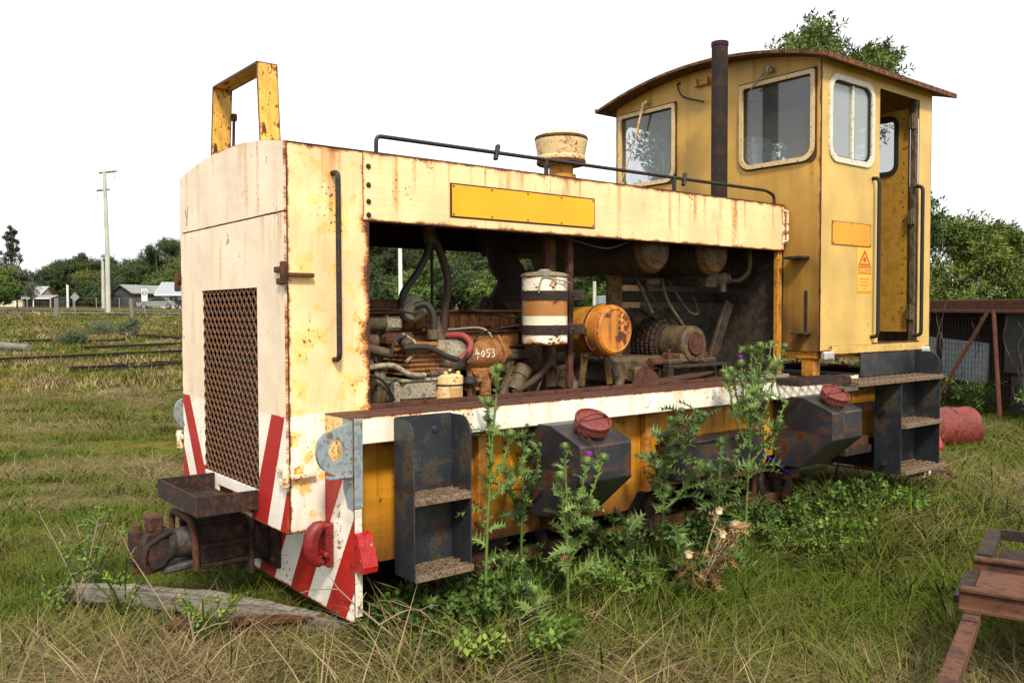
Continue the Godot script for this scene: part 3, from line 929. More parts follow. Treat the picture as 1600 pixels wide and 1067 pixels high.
	b.tube(rounded([Vector3(3.875, 2.32, 0.01), Vector3(3.875, 2.32, 0.035), Vector3(3.875, 2.10, 0.035), Vector3(3.875, 2.10, 0.01)], 0.012), 0.009, 6)
	b.span(Vector3(3.85, 2.085, 0.004), Vector3(3.90, 2.335, 0.010))
	part("latch", b, M.white_rusty, H)
	b = MB.new()
	b.lathe(Vector3(3.60, 2.36, -0.37), Vector3.UP, [Vector2(0.06, 0), Vector2(0.06, 1.19), Vector2(0.064, 1.195), Vector2(0.064, 1.225), Vector2(0.056, 1.225), Vector2(0.052, 1.10), Vector2(0, 1.10)], 20)
	b.lathe(Vector3(3.60, 2.40, -0.37), Vector3.UP, [Vector2(0.10, 0), Vector2(0.10, 0.01), Vector2(0.06, 0.012)], 20)
	part("exhaust_stack", b, M.soot_and_shade, H, "tall dark rusty exhaust pipe before the cab")

func cab() -> void:
	var C := group("cab", loco)
	const X := 3.905
	const XR := 5.528
	const Z := 0.284
	const ZF := -1.743
	var eave := 3.382
	var wr := round_poly(-0.385, 2.69, 0.215, 3.29, [0.075, 0.075, 0.02, 0.02])
	var wl := round_poly(-1.675, 2.69, -1.075, 3.29, [0.075, 0.075, 0.02, 0.02])
	var fp := PackedVector2Array([Vector2(-1.44, 1.10), Vector2(-0.02, 1.10), Vector2(-0.02, 1.30), Vector2(Z, 1.30)])
	for i in 17:
		var z := lerpf(Z, ZF, i / 16.0)
		fp.append(Vector2(z, arc_top(z, 3.392, 3.525, 1.0135)))
	fp.append(Vector2(ZF, 1.30))
	fp.append(Vector2(-1.44, 1.30))
	var b := MB.new()
	b.plate(holed(fp, [wr, wl]), at(FRONT, Vector3(X, 0, 0)), 0.008, R_CABF)
	part("front_wall", b, M.cab_front, C)
	spans("corner_post", [[Vector3(3.835, 1.112, -0.055), Vector3(3.888, 2.030, -0.016)]], M.ochre, C, 0.004)
	b = MB.new()
	b.plate(holed(arc_wall(ZF + 0.01, Z - 0.01, 1.30, 3.392, 3.525, 1.0035), [round_poly(-0.385, 2.6, 0.215, 3.2, [0.07, 0.07, 0.07, 0.07]), round_poly(-1.675, 2.6, -1.075, 3.2, [0.07, 0.07, 0.07, 0.07])]), at(FRONT, Vector3(XR - 0.008, 0, 0)), 0.008, R_CABF)
	part("rear_wall", b, M.cab_front, C)
	# near side: window, doorway
	var sw := round_poly(4.025, 2.70, 4.575, 3.262, [0.085, 0.085, 0.085, 0.085])
	var side := PackedVector2Array([Vector2(X + 0.003, 1.30), Vector2(4.700, 1.30), Vector2(4.700, 3.29), Vector2(5.325, 3.29), Vector2(5.325, 1.30), Vector2(XR, 1.30), Vector2(XR, 3.385), Vector2(X + 0.003, 3.385)])
	b = MB.new()
	b.plate(holed(side, [sw]), at(SIDE, Vector3(0, 0, Z + 0.002)), 0.008, R_CABS)
	part("side_wall", b, M.cab_side, C, "faded yellow side wall with open doorway")
	b = MB.new()
	b.plate(holed(side, [sw]), at(SIDE, Vector3(0, 0, ZF + 0.006)), 0.008, R_CABS)
	part("side_wall", b, M.cab_side, C)
	b = MB.new()
	b.span(Vector3(X + 0.01, 1.30, ZF + 0.01), Vector3(XR - 0.01, 1.335, Z - 0.012))
	part("floor", b, M.rust, C)
	b = MB.new()
	b.plate([arc_band(ZF - 0.095, Z + 0.095, 3.372, 3.548, 1.1085, 0.022)], at(FRONT, Vector3(3.75, 0, 0)), 1.98, Rect2(0, 0, 1, 1))
	part("roof", b, M.roof, C, "arched cab roof with rusty edge")
	b = MB.new()
	b.bar(Vector3(3.745, 3.366, Z + 0.10), Vector3(5.735, 3.366, Z + 0.10), 0.016, 0.036)
	b.bar(Vector3(3.745, 3.366, ZF - 0.10), Vector3(5.735, 3.366, ZF - 0.10), 0.016, 0.036)
	part("roof_gutter", b, M.roof, C)
	# sill band under the wall
	b = MB.new()
	b.span(Vector3(4.03, 1.272, Z + 0.001), Vector3(5.42, 1.338, Z + 0.018), 0.004)
	part("floor_band", b, M.cab_side, C)
	b = MB.new()
	b.span(Vector3(4.62, 1.336, Z - 0.05), Vector3(5.34, 1.348, Z + 0.012))
	part("door_sill", b, M.rust, C)
	# windows
	for w in [[-0.407, 0.237], [-1.697, -1.053]]:
		var z0: float = w[0]
		var z1: float = w[1]
		window_frame("window_gasket", round_poly(z0 - 0.008, 2.658, z1 + 0.012, 3.326, [0.09, 0.05, 0.01, 0.01]), round_poly(z0 + 0.02, 2.69, z1 - 0.02, 3.30, [0.08, 0.08, 0.02, 0.02]), at(FRONT, Vector3(X - 0.009, 0, 0)), 0.009, M.rust, C)
		window_frame("window_frame", round_poly(z0, 2.668, z1, 3.314, [0.095, 0.095, 0.02, 0.02]), round_poly(z0 + 0.03, 2.700, z1 - 0.03, 3.284, [0.075, 0.075, 0.02, 0.02]), at(FRONT, Vector3(X - 0.022, 0, 0)), 0.014, M.cream_plain, C)
		b = MB.new()
		b.plate([rect_poly(z0 + 0.015, 2.685, z1 - 0.015, 3.30)], at(FRONT, Vector3(X + 0.012, 0, 0)), 0.003, Rect2(0, 0, 1, 1))
		part("window_pane", b, M.glass, C)
		# wiper
		b = MB.new()
		if z0 > -1.0:
			b.rod(Vector3(X, 3.375, -0.115), Vector3(X - 0.05, 3.37, -0.115), 0.018, 10)
			b.bar(Vector3(X - 0.045, 3.375, -0.115), Vector3(X - 0.04, 3.395, -0.16), 0.03, 0.04)
			b.tube([Vector3(X - 0.045, 3.385, -0.15), Vector3(X - 0.045, 3.26, -0.285)], [0.012, 0.005], 6)
		else:
			b.rod(Vector3(X, 3.375, -1.35), Vector3(X - 0.05, 3.37, -1.35), 0.018, 10)
			b.tube([Vector3(X - 0.045, 3.385, -1.365), Vector3(X - 0.05, 3.10, -1.46)], [0.014, 0.007], 6)
			b.tube([Vector3(X - 0.04, 3.16, -1.43), Vector3(X - 0.035, 2.76, -1.63)], [0.006, 0.006], 6)
		part("wiper", b, M.alloy if z0 > -1.0 else M.cream_metal, C)
	var so := round_poly(3.990, 2.665, 4.610, 3.297, [0.11, 0.11, 0.11, 0.11])
	var si := round_poly(4.030, 2.705, 4.570, 3.257, [0.08, 0.08, 0.08, 0.08])
	window_frame("window_frame", so, si, at(SIDE, Vector3(0, 0, Z + 0.014)), 0.014, M.white_plain, C)
	window_frame("window_gasket", round_poly(4.026, 2.70, 4.574, 3.261, [0.08, 0.08, 0.08, 0.08]), round_poly(4.040, 2.715, 4.545, 3.247, [0.07, 0.07, 0.07, 0.07]), at(SIDE, Vector3(0, 0, Z - 0.004)), 0.03, M.rubber, C)
	window_frame("window_frame", round_poly(3.990, 2.665, 4.610, 3.297, [0.11, 0.11, 0.11, 0.11]), si, at(SIDE, Vector3(0, 0, ZF)), 0.014, M.rubber, C)
	b = MB.new()
	b.span(Vector3(4.323, 2.71, Z - 0.024), Vector3(4.345, 3.25, Z - 0.004), 0.003)
	part("window_bar", b, M.white_plain, C)
	for e in [[4.03, 4.33, Z - 0.022], [4.33, 4.57, Z - 0.010], [4.03, 4.57, ZF + 0.002]]:
		b = MB.new()
		b.plate([rect_poly(e[0], 2.705, e[1], 3.257)], at(SIDE, Vector3(0, 0, e[2])), 0.003, Rect2(0, 0, 1, 1))
		part("window_pane", b, M.glass_sky_reflection if e[2] > 0.0 else M.glass, C)
	for e in [[-0.39, 0.22], [-1.68, -1.07]]:
		b = MB.new()
		b.plate([rect_poly(e[0], 2.595, e[1], 3.205)], at(FRONT, Vector3(XR - 0.012, 0, 0)), 0.003, Rect2(0, 0, 1, 1))
		part("window_pane", b, M.glass, C)
	# door standing open, swung into the cab
	b = MB.new()
	var dxf := Transform3D(Vector3(0, 0, 1), Vector3(0, 1, 0), Vector3(-1, 0, 0), Vector3(5.30, 0, 0))
	b.plate(holed(rect_poly(-0.42, 1.42, 0.205, 3.235), [round_poly(-0.34, 2.73, 0.105, 3.18, [0.06, 0.06, 0.06, 0.06])]), dxf, 0.03, Rect2(-0.42, 1.42, 0.625, 1.815))
	part("door", b, M.door_yellow, C, "yellow cab door swung inward")
	window_frame("door_window_gasket", round_poly(-0.36, 2.71, 0.125, 3.20, [0.08, 0.08, 0.08, 0.08]), round_poly(-0.325, 2.745, 0.09, 3.165, [0.05, 0.05, 0.05, 0.05]), at(dxf, Vector3(5.288, 0, 0)), 0.02, M.rubber, C)
	b = MB.new()
	b.plate([rect_poly(-0.335, 2.735, 0.10, 3.175)], at(dxf, Vector3(5.312, 0, 0)), 0.003, Rect2(0, 0, 1, 1))
	part("door_pane", b, M.glass, C)
	var rv := []
	for i in 15:
		rv.append(Vector3(5.30, 1.5 + i * 0.118, 0.17))
	rivets("door_rivet", rv, Vector3.LEFT, M.rust, C, 0.008, 0.004)
	b = MB.new()
	b.span(Vector3(5.285, 1.34, Z - 0.055), Vector3(5.322, 3.29, Z - 0.008), 0.004)
	part("door_post", b, M.grease, C)
	for y in [3.12, 2.35, 1.58]:
		b = MB.new()
		b.span(Vector3(5.262, y - 0.06, Z - 0.06), Vector3(5.284, y + 0.06, Z - 0.01), 0.004)
		b.rod(Vector3(5.268, y - 0.065, Z - 0.03), Vector3(5.268, y + 0.065, Z - 0.03), 0.012, 8)
		part("door_hinge", b, M.grease, C)
	# hand rails
	for x in [4.600, 5.275]:
		b = MB.new()
		b.tube(rounded([Vector3(x, 2.593, Z), Vector3(x, 2.593, Z + 0.058), Vector3(x, 1.392, Z + 0.058), Vector3(x, 1.392, Z)], 0.04), 0.0145, 10)
		part("hand_rail", b, M.rubber, C)
	# plates and the warning sticker
	b = MB.new()
	b.plate([rect_poly(4.045, 2.072, 4.578, 2.243)], at(SIDE, Vector3(0, 0, Z + 0.007)), 0.005, Rect2(4.045, 2.072, 0.533, 0.171))
	var p := part("number_plate", b, M.plate_cab, C, "blank orange plate on the cab side")
	rv = []
	for x in [4.06, 4.31, 4.563]:
		for y in [2.085, 2.230]:
			rv.append(Vector3(x, y, Z + 0.007))
	rivets("rivet", rv, Vector3.BACK, M.rust, p, 0.006, 0.003)
	b = MB.new()
	b.plate([rect_poly(4.39, 1.727, 4.602, 2.066)], at(SIDE, Vector3(0, 0, Z + 0.005)), 0.002, Rect2(4.39, 1.727, 0.212, 0.339))
	part("warning_sticker", b, sticker(), C, "yellow and red danger sticker below the orange plate")
	# odds and ends on the front wall
	b = MB.new()
	b.tube(curve([Vector3(X, 3.47, -1.01), Vector3(X - 0.03, 3.44, -1.01), Vector3(X - 0.03, 3.34, -0.95), Vector3(X - 0.03, 3.26, -0.74)]), 0.007, 6)
	part("loose_wire", b, M.rubber, C)
	b = MB.new()
	b.span(Vector3(X - 0.03, 3.395, -0.83), Vector3(X, 3.43, -0.58), 0.004)
	for z in [-0.81, -0.70, -0.60]:
		b.rod(Vector3(X - 0.04, 3.385, z), Vector3(X - 0.04, 3.45, z), 0.018, 8)
	part("horn_bracket", b, M.ochre, C)
	b = MB.new()
	b.span(Vector3(X - 0.10, 1.965, 0.05), Vector3(X - 0.001, 1.985, 0.20), 0.003)
	b.span(Vector3(X - 0.008, 1.43, 0.165), Vector3(X - 0.001, 1.74, 0.185))
	b.span(Vector3(X - 0.10, 1.42, 0.11), Vector3(X - 0.001, 1.435, 0.22), 0.003)
	part("wall_bracket", b, M.rust_dark, C)
	b = MB.new()
	b.span(Vector3(4.0, 2.0, -1.2), Vector3(4.25, 2.95, -0.35), 0.02)
	b.span(Vector3(4.0, 1.34, -1.15), Vector3(4.5, 2.0, -0.40), 0.02)
	part("control_desk", b, M.grey_paint, C)
	b = MB.new()
	b.span(Vector3(4.75, 1.75, -1.15), Vector3(5.2, 1.84, -0.7), 0.03)
	b.span(Vector3(5.15, 1.84, -1.15), Vector3(5.22, 2.3, -0.7), 0.03)
	b.rod(Vector3(4.97, 1.335, -0.92), Vector3(4.97, 1.75, -0.92), 0.05)
	part("seat", b, M.rubber, C)
	# white lamp brackets below the corners
	for x in [4.0, 5.44]:
		b = MB.new()
		b.span(Vector3(x - 0.06, 1.235, Z - 0.02), Vector3(x + 0.06, 1.30, Z + 0.03), 0.012)
		b.span(Vector3(x - 0.02, 1.25, Z + 0.03), Vector3(x + 0.02, 1.285, Z + 0.036), 0.004)
		part("marker_lamp", b, M.chrome, C)

func sticker() -> StandardMaterial3D:
	var im := Image.create(128, 205, false, Image.FORMAT_RGB8)
	var yel := Color(0.93, 0.72, 0.26)
	var red := Color(0.74, 0.32, 0.14)
	im.fill(yel)
	fill_poly(im, [Vector2(64, 8), Vector2(120, 82), Vector2(8, 82)], red)
	fill_poly(im, [Vector2(64, 28), Vector2(104, 78), Vector2(24, 78)], yel)
	fill_poly(im, [Vector2(54, 44), Vector2(74, 44), Vector2(80, 54), Vector2(74, 66), Vector2(54, 66), Vector2(48, 54)], red)
	fill_poly(im, [Vector2(30, 72), Vector2(98, 72), Vector2(98, 80), Vector2(30, 80)], red)
	im.fill_rect(Rect2i(6, 84, 116, 36), red)
	# DANGER in block letters, then smaller lines that the photograph leaves unreadable
	var font := {"D": ["110", "101", "101", "101", "110"], "A": ["010", "101", "111", "101", "101"], "N": ["101", "111", "111", "101", "101"], "G": ["011", "100", "101", "101", "011"], "E": ["111", "100", "110", "100", "111"], "R": ["110", "101", "110", "101", "101"]}
	var x := 12
	for ch in "DANGER":
		for r in 5:
			for c in 3:
				if font[ch][r][c] == "1":
					im.fill_rect(Rect2i(x + c * 5, 90 + r * 5, 5, 5), yel)
		x += 18
	for k in [[22, 140, 84], [26, 154, 76], [20, 168, 88], [46, 182, 36]]:
		var q: int = k[0]
		while q < k[0] + k[2] - 6:
			var w := rng.randi_range(4, 9)
			im.fill_rect(Rect2i(q, k[1], w, 6), red)
			q += w + 3
	for k in 9:
		fill_poly(im, [Vector2(6 + k * 14, 204), Vector2(12 + k * 14, 204), Vector2(20 + k * 14, 194), Vector2(14 + k * 14, 194)], red)
	for k in 5:
		for xx in [4, 116]:
			fill_poly(im, [Vector2(xx, 140 + k * 12), Vector2(xx + 8, 134 + k * 12), Vector2(xx + 8, 139 + k * 12), Vector2(xx, 145 + k * 12)], red)
	return tex(ImageTexture.create_from_image(im), 0.5)

func underframe() -> void:
	var U := group("underframe", loco)
	const Z := 0.284
	var b := MB.new()
	b.plate([rect_poly(0.2, 0.99, 4.437, 1.116)], at(SIDE, Vector3(0, 0, Z)), 0.010, R_SILL)
	part("sill_beam", b, M.sill, U, "white painted sill beam below the engine bay")
	b = MB.new()
	b.plate([rect_poly(0.2, 0.99, 4.437, 1.116)], at(SIDE, Vector3(0, 0, -1.733)), 0.010, R_SILL)
	part("sill_beam", b, M.sill, U)
	b = MB.new()
	b.span(Vector3(0.19, 1.100, -0.10), Vector3(4.43, 1.112, Z - 0.011), 0.003)
	b.span(Vector3(0.43, 1.112, -0.04), Vector3(3.88, 1.135, -0.015), 0.002)
	part("running_board", b, M.rust, U)
	b = MB.new()
	b.span(Vector3(0.19, 1.100, -1.72), Vector3(5.5, 1.112, -1.36), 0.003)
	part("running_board", b, M.rust, U)
	b = MB.new()
	b.span(Vector3(0.21, 1.08, -1.36), Vector3(3.9, 1.095, -0.10))
	part("bay_floor", b, M.rust_dark, U)
	# main frame plates
	var fr := PackedVector2Array([Vector2(0.2, 0.40), Vector2(1.42, 0.39), Vector2(1.50, 0.47), Vector2(1.62, 0.47), Vector2(1.70, 0.40), Vector2(2.10, 0.40), Vector2(2.18, 0.50), Vector2(2.72, 0.50), Vector2(2.80, 0.47), Vector2(3.42, 0.47), Vector2(3.5, 0.58), Vector2(5.45, 0.58), Vector2(5.45, 0.985), Vector2(0.2, 0.985)])
	for z in [0.14, -1.58]:
		b = MB.new()
		b.plate([fr], at(SIDE, Vector3(0, 0, z)), 0.02, R_FRAME)
		part("frame_plate", b, M.frame, U, "ochre yellow frame plate stained with rust" if z > 0 else "")
	for x in [0.95, 1.40, 2.20, 3.30, 3.95]:
		spans("frame_rib", [[Vector3(x, 0.50, 0.141), Vector3(x + 0.05, 0.97, 0.19)]], M.ochre, U, 0.004)
	b = MB.new()
	b.span(Vector3(0.25, 0.60, -1.57), Vector3(5.4, 1.05, 0.10))
	part("frame_body", b, M.soot_and_shade, U)
	# end plates with bands
	for x in [0.186, 5.56]:
		b = MB.new()
		var hp := PackedVector2Array([Vector2(-1.73, 0.175), Vector2(0.262, 0.18), Vector2(0.280, 0.20), Vector2(0.287, 0.225), Vector2(0.287, 1.11), Vector2(-1.746, 1.11), Vector2(-1.746, 0.20)])
		b.plate([hp], at(FRONT, Vector3(x, 0, 0)), 0.016, R_HEAD)
		part("end_plate", b, M.head, U, "red and white striped end plate")
		if x > 1.0:
			b = MB.new()
			b.plate([rect_poly(-1.70, 0.21, 0.25, 1.09)], at(FRONT, Vector3(x - 0.012, 0, 0)), 0.008, Rect2(0, 0, 1, 1))
			part("added_dark_sheet", b, M.soot_and_shade, U)  # added to cover the stripes, dark in place of shade behind the steps
		var f := -1.0 if x < 1.0 else 1.0
		for z in [0.291, -1.750]:
			var x1: float = x + (0.0 if f < 0 else 0.016)
			spans("end_plate_edge", [[Vector3(x1, 0.705, z - 0.004), Vector3(x1 - f * 0.042, 1.112, z + 0.004)]], M.grey_paint, U, 0.003)
			spans("end_plate_edge", [[Vector3(x1, 0.215, z - 0.004), Vector3(x1 - f * 0.036, 0.703, z + 0.004)]], M.white_plain, U, 0.003)
		# grey lifting lugs
		for z in [0.25, -1.71]:
			b = MB.new()
			var lug := PackedVector2Array([Vector2(0, 0.82), Vector2(0, 1.095)])
			for k in 9:
				var a := lerpf(0.30 * PI, -0.30 * PI, k / 8.0)
				lug.append(Vector2(0.085 + cos(a) * 0.085, 0.972 + sin(a) * 0.10))
			var hole := PackedVector2Array()
			for k in 12:
				var a := TAU * k / 12
				hole.append(Vector2(0.075 + cos(a) * 0.042, 0.972 + sin(a) * 0.05))
			var lx := Transform3D(Vector3(f, 0, 0), Vector3(0, 1, 0), Vector3(0, 0, f), Vector3(x + (0.0 if f < 0 else 0.016), 0, z))
			b.plate(holed(lug, [hole]), lx, 0.022, Rect2(0, 0, 1, 1))
			b.span(Vector3(x + f * 0.004 - 0.004, 0.85, z - 0.012), Vector3(x + f * 0.12, 0.862, z + 0.04) , 0.002)
			part("lifting_lug", b, M.grey_paint, U)
		# red side-chain hooks
		for z in [0.06, -1.52]:
			b = MB.new()
			var hk := []
			for k in 11:
				var a := lerpf(0.62 * PI, -0.55 * PI, k / 10.0)
				hk.append(Vector3(x + f * (0.05 + cos(a) * 0.055), 0.51 + sin(a) * 0.085, z))
			b.tube(hk, [0.016, 0.026, 0.034, 0.037, 0.038, 0.037, 0.036, 0.034, 0.030, 0.024, 0.016], 10)
			b.span(Vector3(x + f * 0.02 - 0.02, 0.40, z - 0.035), Vector3(x + f * 0.02 + 0.02, 0.61, z + 0.035), 0.012)
			b.rod(Vector3(x + f * 0.05, 0.47, z - 0.05), Vector3(x + f * 0.05, 0.47, z + 0.06), 0.014, 8)
			part("safety_hook", b, M.hook_red, U)
		# red wedge-shaped reflectors standing out past the sides
		for s in [1.0, -1.0]:
			b = MB.new()
			var zc: float = -0.73 + s * 1.03
			var wedge := PackedVector2Array([Vector2(0.0, 0.425), Vector2(0.078, 0.43), Vector2(0.084, 0.458), Vector2(0.034, 0.592), Vector2(0.0, 0.60)])
			var wx := Transform3D(Vector3(0, 0, s), Vector3(0, 1, 0), Vector3(-s, 0, 0), Vector3(x + (-0.004 if s > 0 else 0.071), 0, zc - s * 0.012))
			b.plate([wedge], wx, 0.075, Rect2(0, 0, 1, 1))
			part("red_reflector", b, M.red_paint, U)
	# wheels, cranks and rods
	for x in [1.05, 2.42, 3.78]:
		for s in [1.0, -1.0]:
			var zc: float = -0.73 + s * 0.305
			b = MB.new()
			b.lathe(Vector3(x, 0.37, zc - s * 0.06), Vector3(0, 0, s), [Vector2(0.0, 0.0), Vector2(0.335, 0.0), Vector2(0.335, 0.02), Vector2(0.31, 0.03), Vector2(0.305, 0.12), Vector2(0.26, 0.125), Vector2(0.25, 0.10), Vector2(0.09, 0.10), Vector2(0.08, 0.14), Vector2(0, 0.14)], 28)
			var w := part("wheel", b, M.rust_dark, U)
			b = MB.new()
			var zo: float = -0.73 + s * 0.70
			b.lathe(Vector3(x, 0.355, zo), Vector3(0, 0, s), [Vector2(0.19, 0.0), Vector2(0.19, 0.04), Vector2(0.18, 0.05), Vector2(0.10, 0.052), Vector2(0.09, 0.09), Vector2(0.05, 0.095), Vector2(0.045, 0.07), Vector2(0, 0.07)], 24)
			for k in 6:
				var a := TAU * k / 6
				b.lathe(Vector3(x + cos(a) * 0.135, 0.355 + sin(a) * 0.135, zo + s * 0.05), Vector3(0, 0, s), [Vector2(0.018, 0), Vector2(0.018, 0.014), Vector2(0, 0.016)], 6)
			part("crank_disc", b, M.rust_dark, w)
			b = MB.new()
			for e in [-0.24, 0.20]:
				b.span(Vector3(x + e, 0.20, zo - 0.10), Vector3(x + e + 0.05, 0.62, zo + 0.02), 0.006)
			b.span(Vector3(x - 0.26, 0.17, zo - 0.10), Vector3(x + 0.27, 0.22, zo + 0.03), 0.008)
			b.tube([Vector3(x, 0.50, zo - 0.04), Vector3(x, 0.66, zo - 0.04)], 0.05, 12)
			b.span(Vector3(x - 0.12, 0.27, zo - 0.08), Vector3(x + 0.12, 0.50, zo - 0.005), 0.02)
			part("axle_box", b, M.rust, U)
	for s in [1.0, -1.0]:
		b = MB.new()
		var zo: float = -0.73 + s * 0.80
		b.bar(Vector3(0.97, 0.25, zo), Vector3(3.86, 0.25, zo), 0.035, 0.075, Vector3.UP, 0.008)
		for x in [1.05, 2.42, 3.78]:
			b.rod(Vector3(x, 0.25, zo - 0.03), Vector3(x, 0.25, zo + 0.04), 0.06, 14)
		part("coupling_rod", b, M.rust, U)
		b = MB.new()
		for x in [1.05, 2.42]:
			b.bar(Vector3(x + 0.25, 0.27, zo - 0.06), Vector3(x + 1.1, 0.27, zo - 0.06), 0.05, 0.03)
			b.bar(Vector3(x + 0.62, 0.10, zo - 0.02), Vector3(x + 0.62, 0.40, zo - 0.02), 0.05, 0.05)
			b.tube(curve([Vector3(x + 0.40, 0.10, zo - 0.03), Vector3(x + 0.44, 0.25, zo), Vector3(x + 0.40, 0.42, zo - 0.03)]), 0.035, 8)
		part("brake_rigging", b, M.rust_dark, U)
	# front steps: a black box with two treads
	steps(U)
	ladder(U)
	fuel_tank(U, 1.268, 1.635)
	fuel_tank(U, 3.545, 3.915)
	b = MB.new()
	b.span(Vector3(2.33, 0.565, 0.161), Vector3(3.19, 0.79, 0.33), 0.01)
	b.span(Vector3(2.32, 0.785, 0.161), Vector3(3.20, 0.80, 0.345), 0.003)
	b.span(Vector3(2.60, 0.54, 0.20), Vector3(2.68, 0.565, 0.30), 0.004)
	part("battery_box", b, M.black_tank, U)
	b = MB.new()
	b.tube(curve([Vector3(3.34, 0.985, 0.17), Vector3(3.35, 0.80, 0.19), Vector3(3.36, 0.64, 0.20), Vector3(3.46, 0.55, 0.22), Vector3(3.68, 0.43, 0.22)]), 0.008, 6)
	part("blue_hose", b, M.blue, U)
	spans("bracket", [[Vector3(3.30, 0.64, 0.161), Vector3(3.38, 0.985, 0.20)], [Vector3(3.62, 0.40, 0.05), Vector3(3.80, 0.47, 0.20)], [Vector3(1.40, 0.40, 0.10), Vector3(1.50, 0.54, 0.25)]], M.rust, U, 0.006)
	bars("cross_bracket", [[Vector3(4.32, 0.59, 0.20), Vector3(4.70, 0.59, 0.20)], [Vector3(3.95, 0.86, 0.26), Vector3(4.66, 0.86, 0.26)]], 0.04, 0.06, M.rust, U)
	for e in [[Vector3(1.42, 0.44, 0.27), Vector3(1.62, 0.44, 0.27), 0.05], [Vector3(1.38, 0.50, 0.26), Vector3(1.60, 0.50, 0.26), 0.03]]:
		b = MB.new()
		b.rod(e[0], e[1], e[2], 12)
		part("drain_pipe", b, M.rust, U)
	# supports below the cab floor
	for x in [3.93, 4.75, 5.40]:
		spans("cab_support", [[Vector3(x, 1.116, 0.12), Vector3(x + 0.09, 1.244, 0.22)]], M.ochre, U, 0.004)
	spans("cab_bearer", [[Vector3(3.92, 1.245, -1.70), Vector3(5.50, 1.298, 0.245)]], M.ochre, U, 0.004)
	# grating beside the cab
	b = MB.new()
	expanded(b, 3.40, 4.02, Z + 0.005, 0.45, 1.125, 0.045, 4)
	b.bar(Vector3(3.38, 1.11, 0.455), Vector3(4.03, 1.105, 0.455), 0.012, 0.04)
	b.bar(Vector3(3.385, 1.11, 0.29), Vector3(3.385, 1.11, 0.46), 0.012, 0.04)
	part("side_grating", b, M.rust_dark, U)
	coupler(U, false)
	coupler(U, true)
	# tray on the nose
	b = MB.new()
	b.span(Vector3(-0.30, 0.622, -0.935), Vector3(-0.006, 0.632, -0.345))
	b.span(Vector3(-0.305, 0.624, -0.945), Vector3(-0.295, 0.722, -0.335), 0.002)
	b.span(Vector3(-0.295, 0.624, -0.345), Vector3(-0.006, 0.720, -0.335), 0.002)
	b.span(Vector3(-0.295, 0.624, -0.945), Vector3(-0.006, 0.720, -0.935), 0.002)
	part("sand_tray", b, M.rust_dark, U, "open rusty steel tray on the nose above the coupler")

func cheek(x: float, y0: float, y1: float, z0: float, z1: float, r: float) -> MB:
	# side sheet in a plane across x, its upper outer corner rounded
	var p := PackedVector2Array([Vector2(z0, y0), Vector2(z1, y0)])
	for k in 7:
		var a := 0.5 * PI * k / 6
		p.append(Vector2(z1 - r + cos(a) * r, y1 - r + sin(a) * r))
	p.append(Vector2(z0, y1))
	var b := MB.new()
	b.plate([p], at(FRONT, Vector3(x, 0, 0)), 0.008, Rect2(0, 0, 1, 1))
	return b

func tread(U: Node3D, x0: float, x1: float, y: float, z0: float, z1: float) -> void:
	var b := MB.new()
	b.span(Vector3(x0, y - 0.032, z1 - 0.010), Vector3(x1, y, z1), 0.003)
	b.span(Vector3(x0, y - 0.032, z0), Vector3(x0 + 0.008, y, z1 - 0.010))
	b.span(Vector3(x1 - 0.008, y - 0.032, z0), Vector3(x1, y, z1 - 0.010))
	b.span(Vector3(x0 + 0.008, y - 0.026, z0), Vector3(x1 - 0.008, y - 0.020, z1 - 0.010))
	expanded(b, x0 + 0.01, x1 - 0.01, z0 + 0.01, z1 - 0.015, y - 0.004, 0.04, 4)
	part("tread", b, M.tread, U)

func steps(P: Node3D) -> void:
	var U := group("front_steps", P)
	var x0 := 0.392
	var x1 := 0.705
	var b := cheek(x0, 0.375, 1.10, 0.29, 0.455, 0.08)
	part("cheek", b, M.black, U)
	b = cheek(x1, 0.375, 1.10, 0.29, 0.455, 0.08)
	part("cheek", b, M.black, U)
	b = MB.new()
	b.plate([rect_poly(x0 + 0.006, 0.375, x1, 1.105)], at(SIDE, Vector3(0, 0, 0.300)), 0.008, Rect2(0, 0, 1, 1))
	part("back_sheet", b, M.black, U)
	tread(U, x0 + 0.008, x1 + 0.012, 0.745, 0.30, 0.462)
	tread(U, x0 + 0.008, x1 + 0.012, 0.402, 0.30, 0.470)
	rivets("bolt", [Vector3(0.61, 1.03, 0.300), Vector3(0.47, 1.03, 0.300)], Vector3.BACK, M.black, U, 0.018, 0.01)

func ladder(P: Node3D) -> void:
	var U := group("cab_steps", P)
	var b := MB.new()
	b.plate([rect_poly(4.44, 1.095, 5.28, 1.268)], at(SIDE, Vector3(0, 0, 0.296)), 0.008, Rect2(0, 0, 1, 1))
	part("top_sheet", b, M.black, U)
	b = MB.new()
	b.plate([rect_poly(4.668, 0.37, 5.27, 1.06)], at(SIDE, Vector3(0, 0, 0.300)), 0.008, Rect2(0, 0, 1, 1))
	part("back_sheet", b, M.black, U)
	part("cheek", cheek(4.66, 0.36, 1.055, 0.29, 0.50, 0.01), M.black, U)
	part("cheek", cheek(5.27, 0.36, 1.268, 0.29, 0.50, 0.10), M.black, U)
	tread(U, 4.03, 5.30, 1.085, 0.30, 0.52)
	tread(U, 4.668, 5.31, 0.735, 0.30, 0.53)
	tread(U, 4.668, 5.32, 0.385, 0.30, 0.54)
	b = MB.new()
	b.span(Vector3(4.30, 0.50, 0.20), Vector3(4.68, 0.56, 0.26), 0.004)
	b.rod(Vector3(4.65, 0.84, 0.38), Vector3(4.63, 0.84, 0.38), 0.02, 8)
	b.rod(Vector3(4.65, 0.43, 0.38), Vector3(4.63, 0.43, 0.38), 0.02, 8)
	part("step_bracket", b, M.rust_dark, U)

